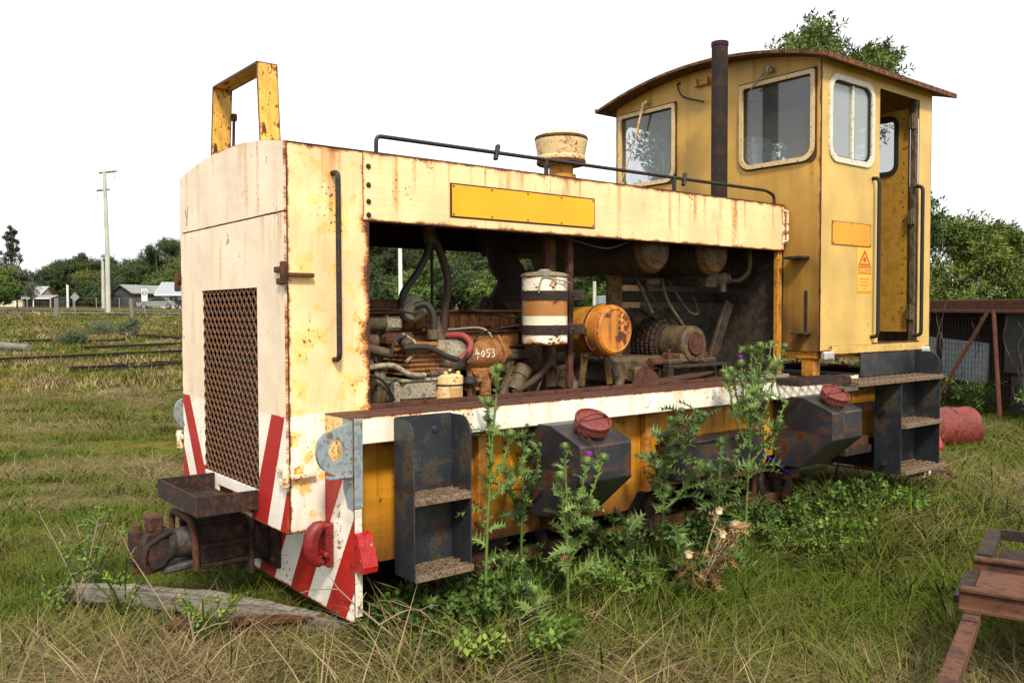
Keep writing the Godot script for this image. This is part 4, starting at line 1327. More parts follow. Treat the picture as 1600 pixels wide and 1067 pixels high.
func fuel_tank(P: Node3D, x0: float, x1: float) -> void:
	var U := group("fuel_tank", P)
	var prof := PackedVector2Array([Vector2(0.165, 1.0), Vector2(0.38, 1.0), Vector2(0.60, 0.915), Vector2(0.605, 0.905), Vector2(0.605, 0.735), Vector2(0.60, 0.725), Vector2(0.36, 0.52), Vector2(0.165, 0.52)])
	# the profile lies across x: z right, y up
	var b := MB.new()
	b.plate([prof], at(FRONT, Vector3(x0, 0, 0)), x1 - x0, Rect2(0, 0, 1, 1))
	part("shell", b, M.black_tank, U)
	b = MB.new()
	for x in [x0 - 0.002, x1 - 0.004]:
		for i in [1, 4, 5]:
			var p := prof[i]
			var q := prof[(i + 1) % prof.size()]
			b.bar(Vector3(x + 0.003, p.y, p.x), Vector3(x + 0.003, q.y, q.x), 0.008, 0.006)
	part("weld_seam", b, M.black, U)
	# filler neck and red cap with its handle, leaning with the slope
	var n := Vector3(-0.03, 0.22, 0.12).normalized()
	var c := Vector3((x0 + x1) * 0.5 - 0.01, 0.958, 0.49)
	var up := n
	var b2 := MB.new()
	b2.lathe(c - up * 0.01, up, [Vector2(0.078, 0), Vector2(0.078, 0.05)], 20)
	part("filler_neck", b2, M.rust, U)
	b2 = MB.new()
	b2.lathe(c + up * 0.035, up, [Vector2(0.090, 0.0), Vector2(0.094, 0.008), Vector2(0.094, 0.044), Vector2(0.097, 0.046), Vector2(0.097, 0.056), Vector2(0.088, 0.060), Vector2(0.082, 0.046), Vector2(0, 0.044)], 28)
	var cap := part("filler_cap", b2, M.red_faded, U, "faded red round filler cap")
	b2 = MB.new()
	var sx := Vector3.RIGHT
	b2.tube(rounded([c + up * 0.05 - sx * 0.103, c + up * 0.112 - sx * 0.085, c + up * 0.128, c + up * 0.112 + sx * 0.085, c + up * 0.05 + sx * 0.103], 0.03), 0.007, 8)
	part("cap_handle", b2, M.red_faded, U)
	b2 = MB.new()
	for k in 9:
		var t := c + Vector3(-0.12 + 0.004 * k, 0.02 - 0.022 * k * 0.5, 0.06 + 0.014 * k)
		var ring := []
		for s in 9:
			var a := TAU * s / 8
			ring.append(t + (Vector3(cos(a) * 0.010, sin(a) * 0.014, 0) if k % 2 == 0 else Vector3(0, sin(a) * 0.014, cos(a) * 0.010)))
		b2.tube(ring, 0.0028, 4, false)
	part("cap_chain", b2, M.rust, U).set_meta("kind", "stuff")

func coupler(P: Node3D, rear: bool) -> void:
	var U := group("coupler", P)
	# built for the front; the rear one is the same thing turned round
	if rear:
		U.transform = Transform3D(Basis(Vector3.UP, PI), Vector3(5.762, 0, -1.46))
	var zc := -0.74
	var b := MB.new()
	b.span(Vector3(0.165, 0.255, zc - 0.23), Vector3(0.186, 0.58, zc + 0.23), 0.004)
	part("mounting_plate", b, M.rust_dark, U)
	rivets("bolt", [Vector3(0.165, 0.30, zc + 0.19), Vector3(0.165, 0.44, zc + 0.19), Vector3(0.165, 0.54, zc + 0.19), Vector3(0.165, 0.30, zc - 0.19), Vector3(0.165, 0.44, zc - 0.19)], Vector3.LEFT, M.rust, U, 0.022, 0.02)
	b = MB.new()
	b.span(Vector3(0.07, 0.30, zc - 0.13), Vector3(0.165, 0.55, zc + 0.13), 0.006)
	b.span(Vector3(0.045, 0.235, zc - 0.165), Vector3(0.07, 0.585, zc + 0.165), 0.006)
	b.span(Vector3(-0.235, 0.52, zc - 0.14), Vector3(0.05, 0.545, zc + 0.14), 0.006)
	b.span(Vector3(-0.20, 0.300, zc - 0.14), Vector3(0.05, 0.325, zc + 0.14), 0.006)
	b.span(Vector3(-0.22, 0.325, zc + 0.105), Vector3(0.05, 0.52, zc + 0.135), 0.006)
	b.span(Vector3(-0.22, 0.325, zc - 0.135), Vector3(0.05, 0.52, zc - 0.105), 0.006)
	b.span(Vector3(-0.20, 0.405, zc + 0.135), Vector3(0.05, 0.430, zc + 0.160), 0.005)
	part("draft_pocket", b, M.rust_dark, U)
	rivets("bolt", [Vector3(0.0, 0.48, zc + 0.135), Vector3(0.0, 0.36, zc + 0.135)], Vector3.BACK, M.rust, U, 0.024, 0.02)
	b = MB.new()
	b.tube(rounded([Vector3(-0.25, 0.34, zc - 0.15), Vector3(-0.25, 0.56, zc - 0.15), Vector3(-0.25, 0.56, zc + 0.15), Vector3(-0.235, 0.47, zc + 0.16), Vector3(-0.23, 0.31, zc + 0.16)], 0.05), 0.017, 8)
	part("yoke", b, M.rust, U)
	b = MB.new()
	b.lathe(Vector3(-0.02, 0.42, zc), Vector3.LEFT, [Vector2(0.09, 0.0), Vector2(0.088, 0.14), Vector2(0.078, 0.20), Vector2(0.076, 0.27), Vector2(0.095, 0.31), Vector2(0.0, 0.32)], 10)
	b.bar(Vector3(-0.10, 0.315, zc), Vector3(-0.36, 0.30, zc), 0.12, 0.035, Vector3.UP, 0.01)
	part("draw_bar", b, M.draw, U)
	b = MB.new()
	# the head, seen from the side: a tall curved jaw with a square boss on top
	var head := PackedVector2Array([Vector2(-0.300, 0.374), Vector2(-0.331, 0.335), Vector2(-0.377, 0.305), Vector2(-0.422, 0.300), Vector2(-0.448, 0.323), Vector2(-0.455, 0.382), Vector2(-0.448, 0.444), Vector2(-0.429, 0.487), Vector2(-0.401, 0.503), Vector2(-0.398, 0.510), Vector2(-0.325, 0.506), Vector2(-0.300, 0.483)])
	b.plate([head], at(SIDE, Vector3(0, 0, zc + 0.055)), 0.11, Rect2(0, 0, 1, 1))
	var rim := PackedVector2Array([Vector2(-0.321, 0.389), Vector2(-0.363, 0.335), Vector2(-0.419, 0.323), Vector2(-0.438, 0.382), Vector2(-0.419, 0.460), Vector2(-0.342, 0.467)])
	b.plate([rim], at(SIDE, Vector3(0, 0, zc + 0.080)), 0.16, Rect2(0, 0, 1, 1))
	b.tube(curve([Vector3(-0.325, 0.495, zc + 0.066), Vector3(-0.391, 0.471, zc + 0.076), Vector3(-0.440, 0.428, zc + 0.07), Vector3(-0.451, 0.358, zc + 0.064), Vector3(-0.433, 0.307, zc + 0.06)]), 0.014, 6)
	b.tube([Vector3(-0.444, 0.335, zc - 0.075), Vector3(-0.444, 0.491, zc - 0.075)], 0.045, 12)
	part("coupler_head", b, M.rust_dark, U)
	b = MB.new()
	b.span(Vector3(-0.420, 0.50, zc - 0.045), Vector3(-0.350, 0.580, zc + 0.045), 0.010)
	b.rod(Vector3(-0.444, 0.28, zc - 0.075), Vector3(-0.444, 0.525, zc - 0.075), 0.022, 12)
	part("coupler_pin", b, M.rust, U)

func pipe(called: String, pts: Array, r: float, m: Material, P: Node3D, smooth := true) -> void:
	var b := MB.new()
	b.tube(curve(pts) if smooth else pts, r, 8)
	part(called, b, m, P)

func engine() -> void:
	var E := group("engine", loco)
	var b := MB.new()
	# block, head and rocker cover
	b.span(Vector3(0.80, 1.12, -1.02), Vector3(1.78, 1.37, -0.50), 0.02)
	b.span(Vector3(0.86, 1.36, -1.00), Vector3(1.76, 1.475, -0.47), 0.015)
	part("engine_block", b, M.engine, E, "rusty orange diesel engine block")
	b = MB.new()
	b.span(Vector3(0.90, 1.475, -0.96), Vector3(1.80, 1.59, -0.52), 0.03)
	for i in 11:
		b.span(Vector3(0.94 + i * 0.078, 1.49, -0.525), Vector3(0.975 + i * 0.078, 1.575, -0.505), 0.008)
	b.span(Vector3(0.88, 1.588, -0.98), Vector3(1.82, 1.603, -0.50), 0.004)
	part("rocker_cover", b, M.engine, E)
	var pts := []
	for i in 4:
		pts.append(Vector3(1.10 + i * 0.18, 1.415, -0.47))
	rivets("core_plug", pts, Vector3.BACK, M.engine, E, 0.032, 0.014)
	b = MB.new()
	b.span(Vector3(1.05, 1.37, -0.49), Vector3(1.80, 1.385, -0.455), 0.004)
	b.span(Vector3(0.86, 1.462, -0.485), Vector3(1.80, 1.475, -0.45), 0.004)
	part("gasket_flange", b, M.rust, E)
	b = MB.new()
	b.lathe(Vector3(1.60, 1.63, -0.62), Vector3(0.2, 0, 1), [Vector2(0.026, 0), Vector2(0.052, 0.0), Vector2(0.055, 0.012), Vector2(0.052, 0.024), Vector2(0.026, 0.024), Vector2(0.026, 0)], 18)
	b.span(Vector3(1.58, 1.56, -0.63), Vector3(1.62, 1.60, -0.59))
	part("lifting_eye", b, M.rust_dark, E)
	# starter motor with the chalked number
	b = MB.new()
	b.lathe(Vector3(0.98, 1.345, -0.30), Vector3.RIGHT, [Vector2(0, 0), Vector2(0.06, 0), Vector2(0.075, 0.02), Vector2(0.088, 0.05), Vector2(0.088, 0.20), Vector2(0.086, 0.205)], 24)
	part("starter_end", b, M.alloy, E)
	b = MB.new()
	b.lathe(Vector3(1.18, 1.345, -0.30), Vector3.RIGHT, [Vector2(0.088, 0), Vector2(0.088, 0.24), Vector2(0.084, 0.245), Vector2(0, 0.245)], 24)
	b.lathe(Vector3(1.425, 1.345, -0.30), Vector3.RIGHT, [Vector2(0, 0), Vector2(0.115, 0), Vector2(0.115, 0.018), Vector2(0.08, 0.03), Vector2(0.06, 0.09), Vector2(0, 0.09)], 5)
	b.lathe(Vector3(1.20, 1.225, -0.30), Vector3.RIGHT, [Vector2(0, 0), Vector2(0.045, 0), Vector2(0.045, 0.15), Vector2(0, 0.15)], 14)
	var st := part("starter_motor", b, M.engine, E, "orange starter motor chalked 4053")
	b = MB.new()
	b.lathe(Vector3(1.165, 1.345, -0.30), Vector3.RIGHT, [Vector2(0.088, 0), Vector2(0.093, 0), Vector2(0.093, 0.022), Vector2(0.088, 0.022)], 24)
	b.span(Vector3(1.16, 1.30, -0.225), Vector3(1.20, 1.33, -0.195), 0.004)
	part("strap", b, M.grease, st)
	b = MB.new()
	var glyphs := [[[0.30, 1.0], [0.0, 0.42], [0.62, 0.50]], [[0.42, 0.72], [0.40, -0.12]], [[1.15, 0.80], [0.95, 0.55], [1.02, 0.20], [1.25, 0.12], [1.42, 0.45], [1.30, 0.78], [1.15, 0.80]], [[2.25, 0.92], [1.82, 0.90], [1.78, 0.55], [2.10, 0.58], [2.22, 0.32], [2.02, 0.08], [1.72, 0.12]], [[2.55, 0.92], [2.98, 0.90], [2.72, 0.58], [2.98, 0.44], [2.95, 0.14], [2.60, 0.08]]]
	for g in glyphs:
		var line := []
		for q in g:
			var a: float = (q[1] - 0.5) * 0.052 / 0.089
			line.append(Vector3(1.225 + q[0] * 0.046, 1.352 + sin(a) * 0.089, -0.30 + cos(a) * 0.0885))
		b.tube(line, 0.0034, 5)
	part("chalk_number", b, M.chalk, st, "white hand-chalked number 4053")
	b = MB.new()
	b.span(Vector3(1.20, 1.17, -0.36), Vector3(1.42, 1.275, -0.24), 0.02)
	b.span(Vector3(1.22, 1.12, -0.38), Vector3(1.36, 1.20, -0.27), 0.02)
	b.rod(Vector3(1.36, 1.245, -0.24), Vector3(1.36, 1.245, -0.19), 0.028, 12)
	b.rod(Vector3(1.24, 1.245, -0.24), Vector3(1.24, 1.245, -0.22), 0.022, 6)
	b.rod(Vector3(1.33, 1.11, -0.26), Vector3(1.33, 1.19, -0.26), 0.035, 12)
	part("oil_cooler_housing", b, M.engine, E)
	# cream oil filter, black breather
	b = MB.new()
	b.lathe(Vector3(1.028, 1.10, -0.19), Vector3.UP, [Vector2(0.072, 0), Vector2(0.076, 0.01), Vector2(0.076, 0.085), Vector2(0.073, 0.09)], 22)
	b.lathe(Vector3(1.028, 1.192, -0.19), Vector3.UP, [Vector2(0.073, 0), Vector2(0.079, 0.004), Vector2(0.079, 0.045), Vector2(0.06, 0.056), Vector2(0.02, 0.06), Vector2(0.02, 0.085), Vector2(0, 0.085)], 22)
	b.rod(Vector3(0.985, 1.245, -0.16), Vector3(0.985, 1.265, -0.16), 0.012, 6)
	b.rod(Vector3(1.07, 1.245, -0.16), Vector3(1.07, 1.265, -0.16), 0.012, 6)
	var of := part("oil_filter", b, M.cream_metal, E, "cream canister filter with a tan paper label")
	b = MB.new()
	for k in 6:
		var a0 := -0.55 + k * 0.18
		var a1 := a0 + 0.18
		b.quad(Vector3(1.028 + sin(a0) * 0.0775, 1.115, -0.19 + cos(a0) * 0.0775), Vector3(1.028 + sin(a1) * 0.0775, 1.115, -0.19 + cos(a1) * 0.0775), Vector3(1.028 + sin(a1) * 0.0775, 1.178, -0.19 + cos(a1) * 0.0775), Vector3(1.028 + sin(a0) * 0.0775, 1.178, -0.19 + cos(a0) * 0.0775), Vector3.BACK)
	part("paper_label", b, M.label, of)
	b = MB.new()
	b.lathe(Vector3(1.028, 1.185, -0.19), Vector3.UP, [Vector2(0.0745, 0), Vector2(0.0785, 0.002), Vector2(0.0785, 0.008), Vector2(0.0745, 0.010)], 22)
	b.lathe(Vector3(1.155, 1.19, -0.17), Vector3.UP, [Vector2(0.025, 0), Vector2(0.042, 0.0), Vector2(0.044, 0.01), Vector2(0.034, 0.035), Vector2(0, 0.04)], 18)
	part("breather_cap", b, M.rubber, E)
	b = MB.new()
	b.rod(Vector3(1.155, 1.10, -0.17), Vector3(1.155, 1.19, -0.17), 0.016, 10)
	b.rod(Vector3(1.195, 1.10, -0.19), Vector3(1.195, 1.175, -0.19), 0.012, 8)
	part("breather_tube", b, M.rust, E)
	# compressor on the left
	b = MB.new()
	b.span(Vector3(0.77, 1.245, -0.42), Vector3(0.99, 1.40, -0.20), 0.02)
	for i in 6:
		b.span(Vector3(0.755, 1.25 + i * 0.025, -0.435), Vector3(1.005, 1.26 + i * 0.025, -0.185), 0.003)
	b.span(Vector3(0.78, 1.40, -0.41), Vector3(0.98, 1.425, -0.21), 0.01)
	part("compressor_head", b, M.engine, E)
	b = MB.new()
	b.span(Vector3(0.73, 1.10, -0.42), Vector3(0.965, 1.235, -0.18), 0.03)
	b.span(Vector3(0.70, 1.10, -0.40), Vector3(0.74, 1.22, -0.21), 0.015)
	b.span(Vector3(0.72, 1.215, -0.425), Vector3(0.975, 1.235, -0.175), 0.006)
	part("compressor_crankcase", b, M.alloy, E)
	b = MB.new()
	b.lathe(Vector3(0.56, 1.19, -0.32), Vector3.RIGHT, [Vector2(0, 0), Vector2(0.05, 0.0), Vector2(0.15, 0.01), Vector2(0.155, 0.03), Vector2(0.145, 0.04), Vector2(0.155, 0.055), Vector2(0.15, 0.07), Vector2(0.05, 0.08), Vector2(0, 0.14)], 24)
	b.lathe(Vector3(0.52, 1.50, -0.60), Vector3.RIGHT, [Vector2(0, 0), Vector2(0.10, 0.0), Vector2(0.105, 0.02), Vector2(0.095, 0.03), Vector2(0.105, 0.045), Vector2(0.10, 0.06), Vector2(0, 0.09)], 24)
	part("pulley", b, M.grease, E)
	b = MB.new()
	b.tube([Vector3(0.60, 1.35, -0.25), Vector3(0.68, 1.12, -0.20)], 0.012, 6)
	b.tube([Vector3(0.60, 1.34, -0.39), Vector3(0.56, 1.58, -0.55)], 0.012, 6)
	part("drive_belt", b, M.rubber, E)
	# water pipes, thermostat, fresh-air housing at the top left
	b = MB.new()
	b.rod(Vector3(0.56, 1.525, -0.42), Vector3(0.76, 1.525, -0.42), 0.042, 14)
	b.rod(Vector3(0.52, 1.525, -0.42), Vector3(0.56, 1.525, -0.42), 0.034, 12)
	b.rod(Vector3(0.50, 1.43, -0.45), Vector3(0.72, 1.43, -0.45), 0.05, 14)
	part("water_pipe", b, M.grease, E)
	b = MB.new()
	b.span(Vector3(0.76, 1.485, -0.47), Vector3(0.86, 1.565, -0.38), 0.02)
	b.rod(Vector3(0.755, 1.525, -0.42), Vector3(0.78, 1.525, -0.42), 0.05, 12)
	part("thermostat_housing", b, M.alloy, E)
	b = MB.new()
	b.span(Vector3(0.66, 1.585, -0.58), Vector3(0.82, 1.66, -0.44), 0.02)
	b.rod(Vector3(0.81, 1.625, -0.50), Vector3(0.90, 1.625, -0.46), 0.035, 12)
	b.span(Vector3(0.56, 1.578, -0.60), Vector3(0.92, 1.592, -0.40), 0.004)
	b.span(Vector3(0.74, 1.40, -0.50), Vector3(0.92, 1.475, -0.35), 0.02)
	part("water_outlet", b, M.rust, E)
	b = MB.new()
	b.lathe(Vector3(0.925, 1.60, -0.38), Vector3(0.35, 0.15, -0.9), [Vector2(0, -0.01), Vector2(0.055, 0.0), Vector2(0.078, 0.03), Vector2(0.078, 0.09), Vector2(0.06, 0.13), Vector2(0.04, 0.16)], 22)
	b.rod(Vector3(0.97, 1.63, -0.50), Vector3(1.05, 1.61, -0.42), 0.042, 14)
	part("governor", b, M.alloy, E)
	b = MB.new()
	for e in [[0.56, 1.27, -0.33, 0.70, 1.30, -0.30], [0.58, 1.40, -0.30, 0.72, 1.36, -0.26]]:
		b.rod(Vector3(e[0], e[1], e[2]), Vector3(e[3], e[4], e[5]), 0.028, 10)
	b.rod(Vector3(0.76, 1.41, -0.16), Vector3(0.76, 1.44, -0.24), 0.03, 10)
	b.rod(Vector3(0.95, 1.255, -0.20), Vector3(1.03, 1.26, -0.20), 0.03, 10)
	b.rod(Vector3(0.90, 1.255, -0.19), Vector3(0.95, 1.255, -0.19), 0.022, 6)
	part("pipe_union", b, M.grease, E)
	# hoses
	pipe("hose", [Vector3(1.055, 2.06, -0.42), Vector3(1.05, 1.95, -0.42), Vector3(0.98, 1.82, -0.42), Vector3(0.885, 1.70, -0.42), Vector3(0.875, 1.62, -0.43)], 0.021, M.hose, E)
	pipe("hose", [Vector3(1.07, 2.04, -0.42), Vector3(1.13, 1.90, -0.40), Vector3(1.155, 1.75, -0.38), Vector3(1.13, 1.58, -0.38), Vector3(1.12, 1.42, -0.38)], 0.024, M.hose_brown, E)
	pipe("hose", [Vector3(0.90, 1.62, -0.33), Vector3(0.955, 1.63, -0.30), Vector3(0.99, 1.56, -0.28), Vector3(0.985, 1.42, -0.28)], 0.021, M.hose, E)
	pipe("hose", [Vector3(0.72, 1.40, -0.16), Vector3(0.86, 1.40, -0.15), Vector3(0.98, 1.35, -0.15), Vector3(1.07, 1.325, -0.17)], 0.017, M.hose, E)
	pipe("hose", [Vector3(0.52, 1.30, -0.20), Vector3(0.66, 1.31, -0.18), Vector3(0.76, 1.26, -0.17), Vector3(0.86, 1.25, -0.17)], 0.016, M.alloy, E)
	pipe("hose", [Vector3(0.66, 1.36, -0.18), Vector3(0.68, 1.44, -0.18), Vector3(0.76, 1.46, -0.2)], 0.010, M.hose, E)
	pipe("hose", [Vector3(1.12, 1.455, -0.34), Vector3(1.165, 1.455, -0.25), Vector3(1.185, 1.41, -0.20), Vector3(1.155, 1.36, -0.19), Vector3(1.11, 1.325, -0.20)], 0.019, M.pink, E)
	pipe("steel_pipe", [Vector3(1.0, 1.49, -0.40), Vector3(1.20, 1.487, -0.42), Vector3(1.38, 1.495, -0.40), Vector3(1.44, 1.46, -0.36), Vector3(1.45, 1.38, -0.34)], 0.008, M.steel_wire, E)
	pipe("cable", [Vector3(0.98, 1.22, -0.17), Vector3(1.13, 1.35, -0.17), Vector3(1.27, 1.45, -0.25), Vector3(1.45, 1.49, -0.30), Vector3(1.70, 1.52, -0.25)], 0.006, M.rubber, E)
	pipe("cable", [Vector3(1.70, 2.04, -0.06), Vector3(2.02, 1.98, -0.05), Vector3(2.16, 1.985, -0.05), Vector3(2.34, 2.04, -0.05)], 0.006, M.rubber, E)
	pipe("steel_rod", [Vector3(1.19, 2.06, -0.60), Vector3(1.19, 1.59, -0.60)], 0.009, M.rubber, E, false)
	b = MB.new()
	b.rod(Vector3(1.05, 2.12, -0.42), Vector3(1.06, 1.98, -0.42), 0.034, 12)
	b.lathe(Vector3(0.985, 1.44, -0.28), Vector3.UP, [Vector2(0.032, 0), Vector2(0.032, 0.05), Vector2(0.026, 0.052)], 12)
	b.lathe(Vector3(0.985, 1.38, -0.28), Vector3.UP, [Vector2(0.030, 0), Vector2(0.030, 0.04), Vector2(0.026, 0.042)], 12)
	b.rod(Vector3(1.12, 1.40, -0.38), Vector3(1.12, 1.46, -0.38), 0.037, 12)
	b.tube([Vector3(1.03, 1.55, -0.36), Vector3(1.06, 1.40, -0.33)], [0.045, 0.04], 12)
	part("hose_clamp", b, M.grease, E)
	# bell housing, drive, exhaust duct
	b = MB.new()
	b.lathe(Vector3(1.78, 1.36, -0.74), Vector3.RIGHT, [Vector2(0, 0), Vector2(0.30, 0.0), Vector2(0.31, 0.02), Vector2(0.31, 0.10), Vector2(0.26, 0.12), Vector2(0.25, 0.20), Vector2(0, 0.22)], 32)
	b.span(Vector3(1.45, 1.30, -0.50), Vector3(1.82, 1.36, -0.36), 0.01)
	b.span(Vector3(1.52, 1.10, -0.55), Vector3(1.66, 1.34, -0.38), 0.02)
	part("bell_housing", b, M.grease, E)
	b = MB.new()
	b.tube(curve([Vector3(1.82, 2.10, -0.74), Vector3(1.84, 1.92, -0.74), Vector3(1.92, 1.80, -0.74), Vector3(1.86, 1.68, -0.74), Vector3(1.76, 1.56, -0.74)]), 0.10, 14)
	b.span(Vector3(1.80, 1.96, -1.0), Vector3(2.62, 2.20, -0.42), 0.04)
	part("exhaust_duct", b, M.soot_and_shade, E)
	b = MB.new()
	b.tube([Vector3(1.52, 1.12, -0.24), Vector3(1.60, 1.22, -0.26)], [0.05, 0.045], 12)
	b.rod(Vector3(1.58, 1.20, -0.255), Vector3(1.63, 1.255, -0.265), 0.052, 14)
	part("filler_tube", b, M.grease, E)
	pipe("hose", [Vector3(1.70, 1.40, -0.13), Vector3(1.74, 1.30, -0.16), Vector3(1.66, 1.19, -0.2), Vector3(1.50, 1.11, -0.22)], 0.022, M.hose_brown, E)
	pipe("hose", [Vector3(1.86, 1.38, -0.25), Vector3(1.88, 1.30, -0.3), Vector3(1.84, 1.22, -0.3), Vector3(1.86, 1.12, -0.3)], 0.014, M.hose_brown, E)
	pipe("cable", [Vector3(1.50, 1.12, -0.2), Vector3(1.75, 1.21, -0.3), Vector3(2.0, 1.29, -0.4)], 0.007, M.hose_brown, E)
	pipe("cable", [Vector3(1.62, 1.12, -0.14), Vector3(1.76, 1.20, -0.25), Vector3(1.95, 1.32, -0.4)], 0.009, M.hose_brown, E)
	b = MB.new()
	b.lathe(Vector3(2.0, 1.30, -0.74), Vector3.RIGHT, [Vector2(0, 0), Vector2(0.16, 0.0), Vector2(0.17, 0.05), Vector2(0.17, 0.16), Vector2(0.08, 0.20), Vector2(0.07, 0.55), Vector2(0, 0.55)], 24)
	b.lathe(Vector3(1.80, 1.14, -0.42), Vector3(0.3, 0, 1), [Vector2(0, 0), Vector2(0.13, 0.0), Vector2(0.13, 0.06), Vector2(0.05, 0.08), Vector2(0, 0.10)], 20)
	part("drive_shaft", b, M.grease, E)
	# white canister on its post
	b = MB.new()
	var cc := Vector3(1.672, 1.395, -0.13)
	b.lathe(cc, Vector3.UP, [Vector2(0.128, 0), Vector2(0.134, 0.01), Vector2(0.134, 0.40)], 32)
	var can := part("white_canister", b, M.can, E, "white canister rusted in bands, strapped to a post")
	# texture runs round once and up once
	var am: ArrayMesh = can.mesh
	var arr := am.surface_get_arrays(0)
	var uv: PackedVector2Array = arr[Mesh.ARRAY_TEX_UV]
	var vv: PackedVector3Array = arr[Mesh.ARRAY_VERTEX]
	for i in uv.size():
		uv[i].y = 1.0 - (vv[i].y - cc.y) / 0.40
	arr[Mesh.ARRAY_TEX_UV] = uv
	am.clear_surfaces()
	am.add_surface_from_arrays(Mesh.PRIMITIVE_TRIANGLES, arr)
	b = MB.new()
	b.lathe(cc + Vector3(0, 0.398, 0), Vector3.UP, [Vector2(0.134, 0), Vector2(0.142, 0.002), Vector2(0.142, 0.014), Vector2(0.12, 0.022), Vector2(0.04, 0.034), Vector2(0.03, 0.045), Vector2(0, 0.046)], 32)
	part("canister_lid", b, M.alloy, can)
	b = MB.new()
	for y in [0.09, 0.29]:
		b.lathe(cc + Vector3(0, y - 0.030, 0), Vector3.UP, [Vector2(0.135, 0), Vector2(0.139, 0.001), Vector2(0.139, 0.055), Vector2(0.135, 0.056)], 32)
		b.span(cc + Vector3(0.10, y - 0.033, 0.05), cc + Vector3(0.225, y + 0.03, 0.115), 0.006)
		b.rod(cc + Vector3(0.12, y, 0.115), cc + Vector3(0.12, y, 0.125), 0.010, 6)
	part("canister_strap", b, M.rust_dark, can)
	pipe("wire", [cc + Vector3(-0.12, 0.30, 0.09), cc + Vector3(-0.10, 0.39, 0.10), cc + Vector3(-0.02, 0.375, 0.15), cc + Vector3(0.08, 0.36, 0.135), cc + Vector3(0.12, 0.32, 0.09)], 0.004, M.steel_wire, can)
	b = MB.new()
	b.span(Vector3(1.865, 1.13, -0.17), Vector3(1.905, 2.05, -0.13), 0.004)
	b.span(Vector3(1.77, 1.13, -0.27), Vector3(1.80, 2.05, -0.23), 0.004)
	b.span(Vector3(1.78, 1.24, -0.25), Vector3(1.88, 1.265, -0.16), 0.003)
	b.span(Vector3(1.84, 1.70, -0.22), Vector3(1.905, 1.74, -0.17), 0.003)
	part("canister_post", b, M.rust, E)
	b = MB.new()
	b.span(Vector3(1.805, 1.13, -0.262), Vector3(1.855, 2.05, -0.235), 0.004)
	part("post_plate", b, M.shaded_ochre, E)
	# yellow drum-shaped air cleaner
	b = MB.new()
	var ac := Vector3(2.22, 1.472, -0.20)
	b.lathe(ac + Vector3(0, 0, -0.55), Vector3.BACK, [Vector2(0, 0), Vector2(0.148, 0.0), Vector2(0.150, 0.01), Vector2(0.150, 0.56)], 36)
	var af := part("air_cleaner", b, M.ochre, E, "yellow drum air cleaner lying across the bay")
	b = MB.new()
	b.lathe(ac, Vector3.BACK, [Vector2(0.150, -0.02), Vector2(0.163, -0.018), Vector2(0.166, 0.0), Vector2(0.160, 0.012), Vector2(0.160, 0.085), Vector2(0.150, 0.108), Vector2(0.135, 0.118), Vector2(0.125, 0.114), Vector2(0, 0.116)], 36)
	part("end_cap", b, M.yellow_can, af, "scratched yellow end cap of the air cleaner")
	b = MB.new()
	b.lathe(ac, Vector3.BACK, [Vector2(0.160, -0.010), Vector2(0.169, -0.008), Vector2(0.169, 0.004), Vector2(0.160, 0.006)], 36)
	b.tube(curve([ac + Vector3(-0.165, -0.02, 0.0), ac + Vector3(-0.17, -0.07, 0.03), ac + Vector3(-0.15, -0.12, 0.05), ac + Vector3(-0.13, -0.10, 0.06), ac + Vector3(-0.155, -0.06, 0.04)]), 0.004, 5)
	b.span(ac + Vector3(-0.185, -0.03, -0.02), ac + Vector3(-0.155, 0.02, 0.02), 0.004)
	part("clamp_ring", b, M.rust, af)
	b = MB.new()
	b.bar(Vector3(2.08, 1.12, -0.25), Vector3(2.11, 1.31, -0.25), 0.05, 0.01, Vector3.BACK)
	b.bar(Vector3(2.33, 1.12, -0.25), Vector3(2.30, 1.31, -0.25), 0.05, 0.01, Vector3.BACK)
	b.span(Vector3(2.09, 1.305, -0.275), Vector3(2.32, 1.318, -0.225), 0.003)
	part("air_cleaner_stand", b, M.shaded_ochre, E)
	# air receivers below the roof, yellow ends
	for x in [2.64, 3.26]:
		b = MB.new()
		b.lathe(Vector3(x, 2.00, -1.30), Vector3.BACK, [Vector2(0, 0), Vector2(0.13, 0.03), Vector2(0.16, 0.08), Vector2(0.16, 1.12)], 28)
		var t := part("air_receiver", b, M.grease_bay_shade, E)
		b = MB.new()
		b.lathe(Vector3(x, 2.00, -0.18), Vector3.BACK, [Vector2(0.161, 0), Vector2(0.158, 0.015), Vector2(0.13, 0.05), Vector2(0.07, 0.07), Vector2(0, 0.075)], 28)
		part("receiver_end", b, M.shaded_ochre, t, "yellow domed end of an air tank, coloured dark for shade")
	# gearbox, chain, bearing
	b = MB.new()
	b.lathe(Vector3(2.42, 1.36, -0.86), Vector3(1, 0, 0.05), [Vector2(0, 0), Vector2(0.20, 0.0), Vector2(0.23, 0.03), Vector2(0.24, 0.30), Vector2(0.27, 0.31), Vector2(0.27, 0.36), Vector2(0.22, 0.38), Vector2(0.20, 0.60), Vector2(0, 0.62)], 28)
	b.span(Vector3(2.45, 1.10, -0.90), Vector3(3.3, 1.28, -0.36), 0.03)
	b.span(Vector3(2.62, 1.10, -0.40), Vector3(2.74, 1.22, -0.28), 0.02)
	part("gearbox", b, M.grease, E)
	b = MB.new()
	for k in 5:
		for s in 22:
			var a := TAU * (s + 0.5 * (k % 2)) / 22
			var ctr := Vector3(3.10, 1.36, -0.44 - k * 0.042)
			b.box(ctr + Vector3(cos(a) * 0.165, sin(a) * 0.165, 0), Vector3(0.032, 0.048, 0.030), 0.008, Basis(Vector3.BACK, a))
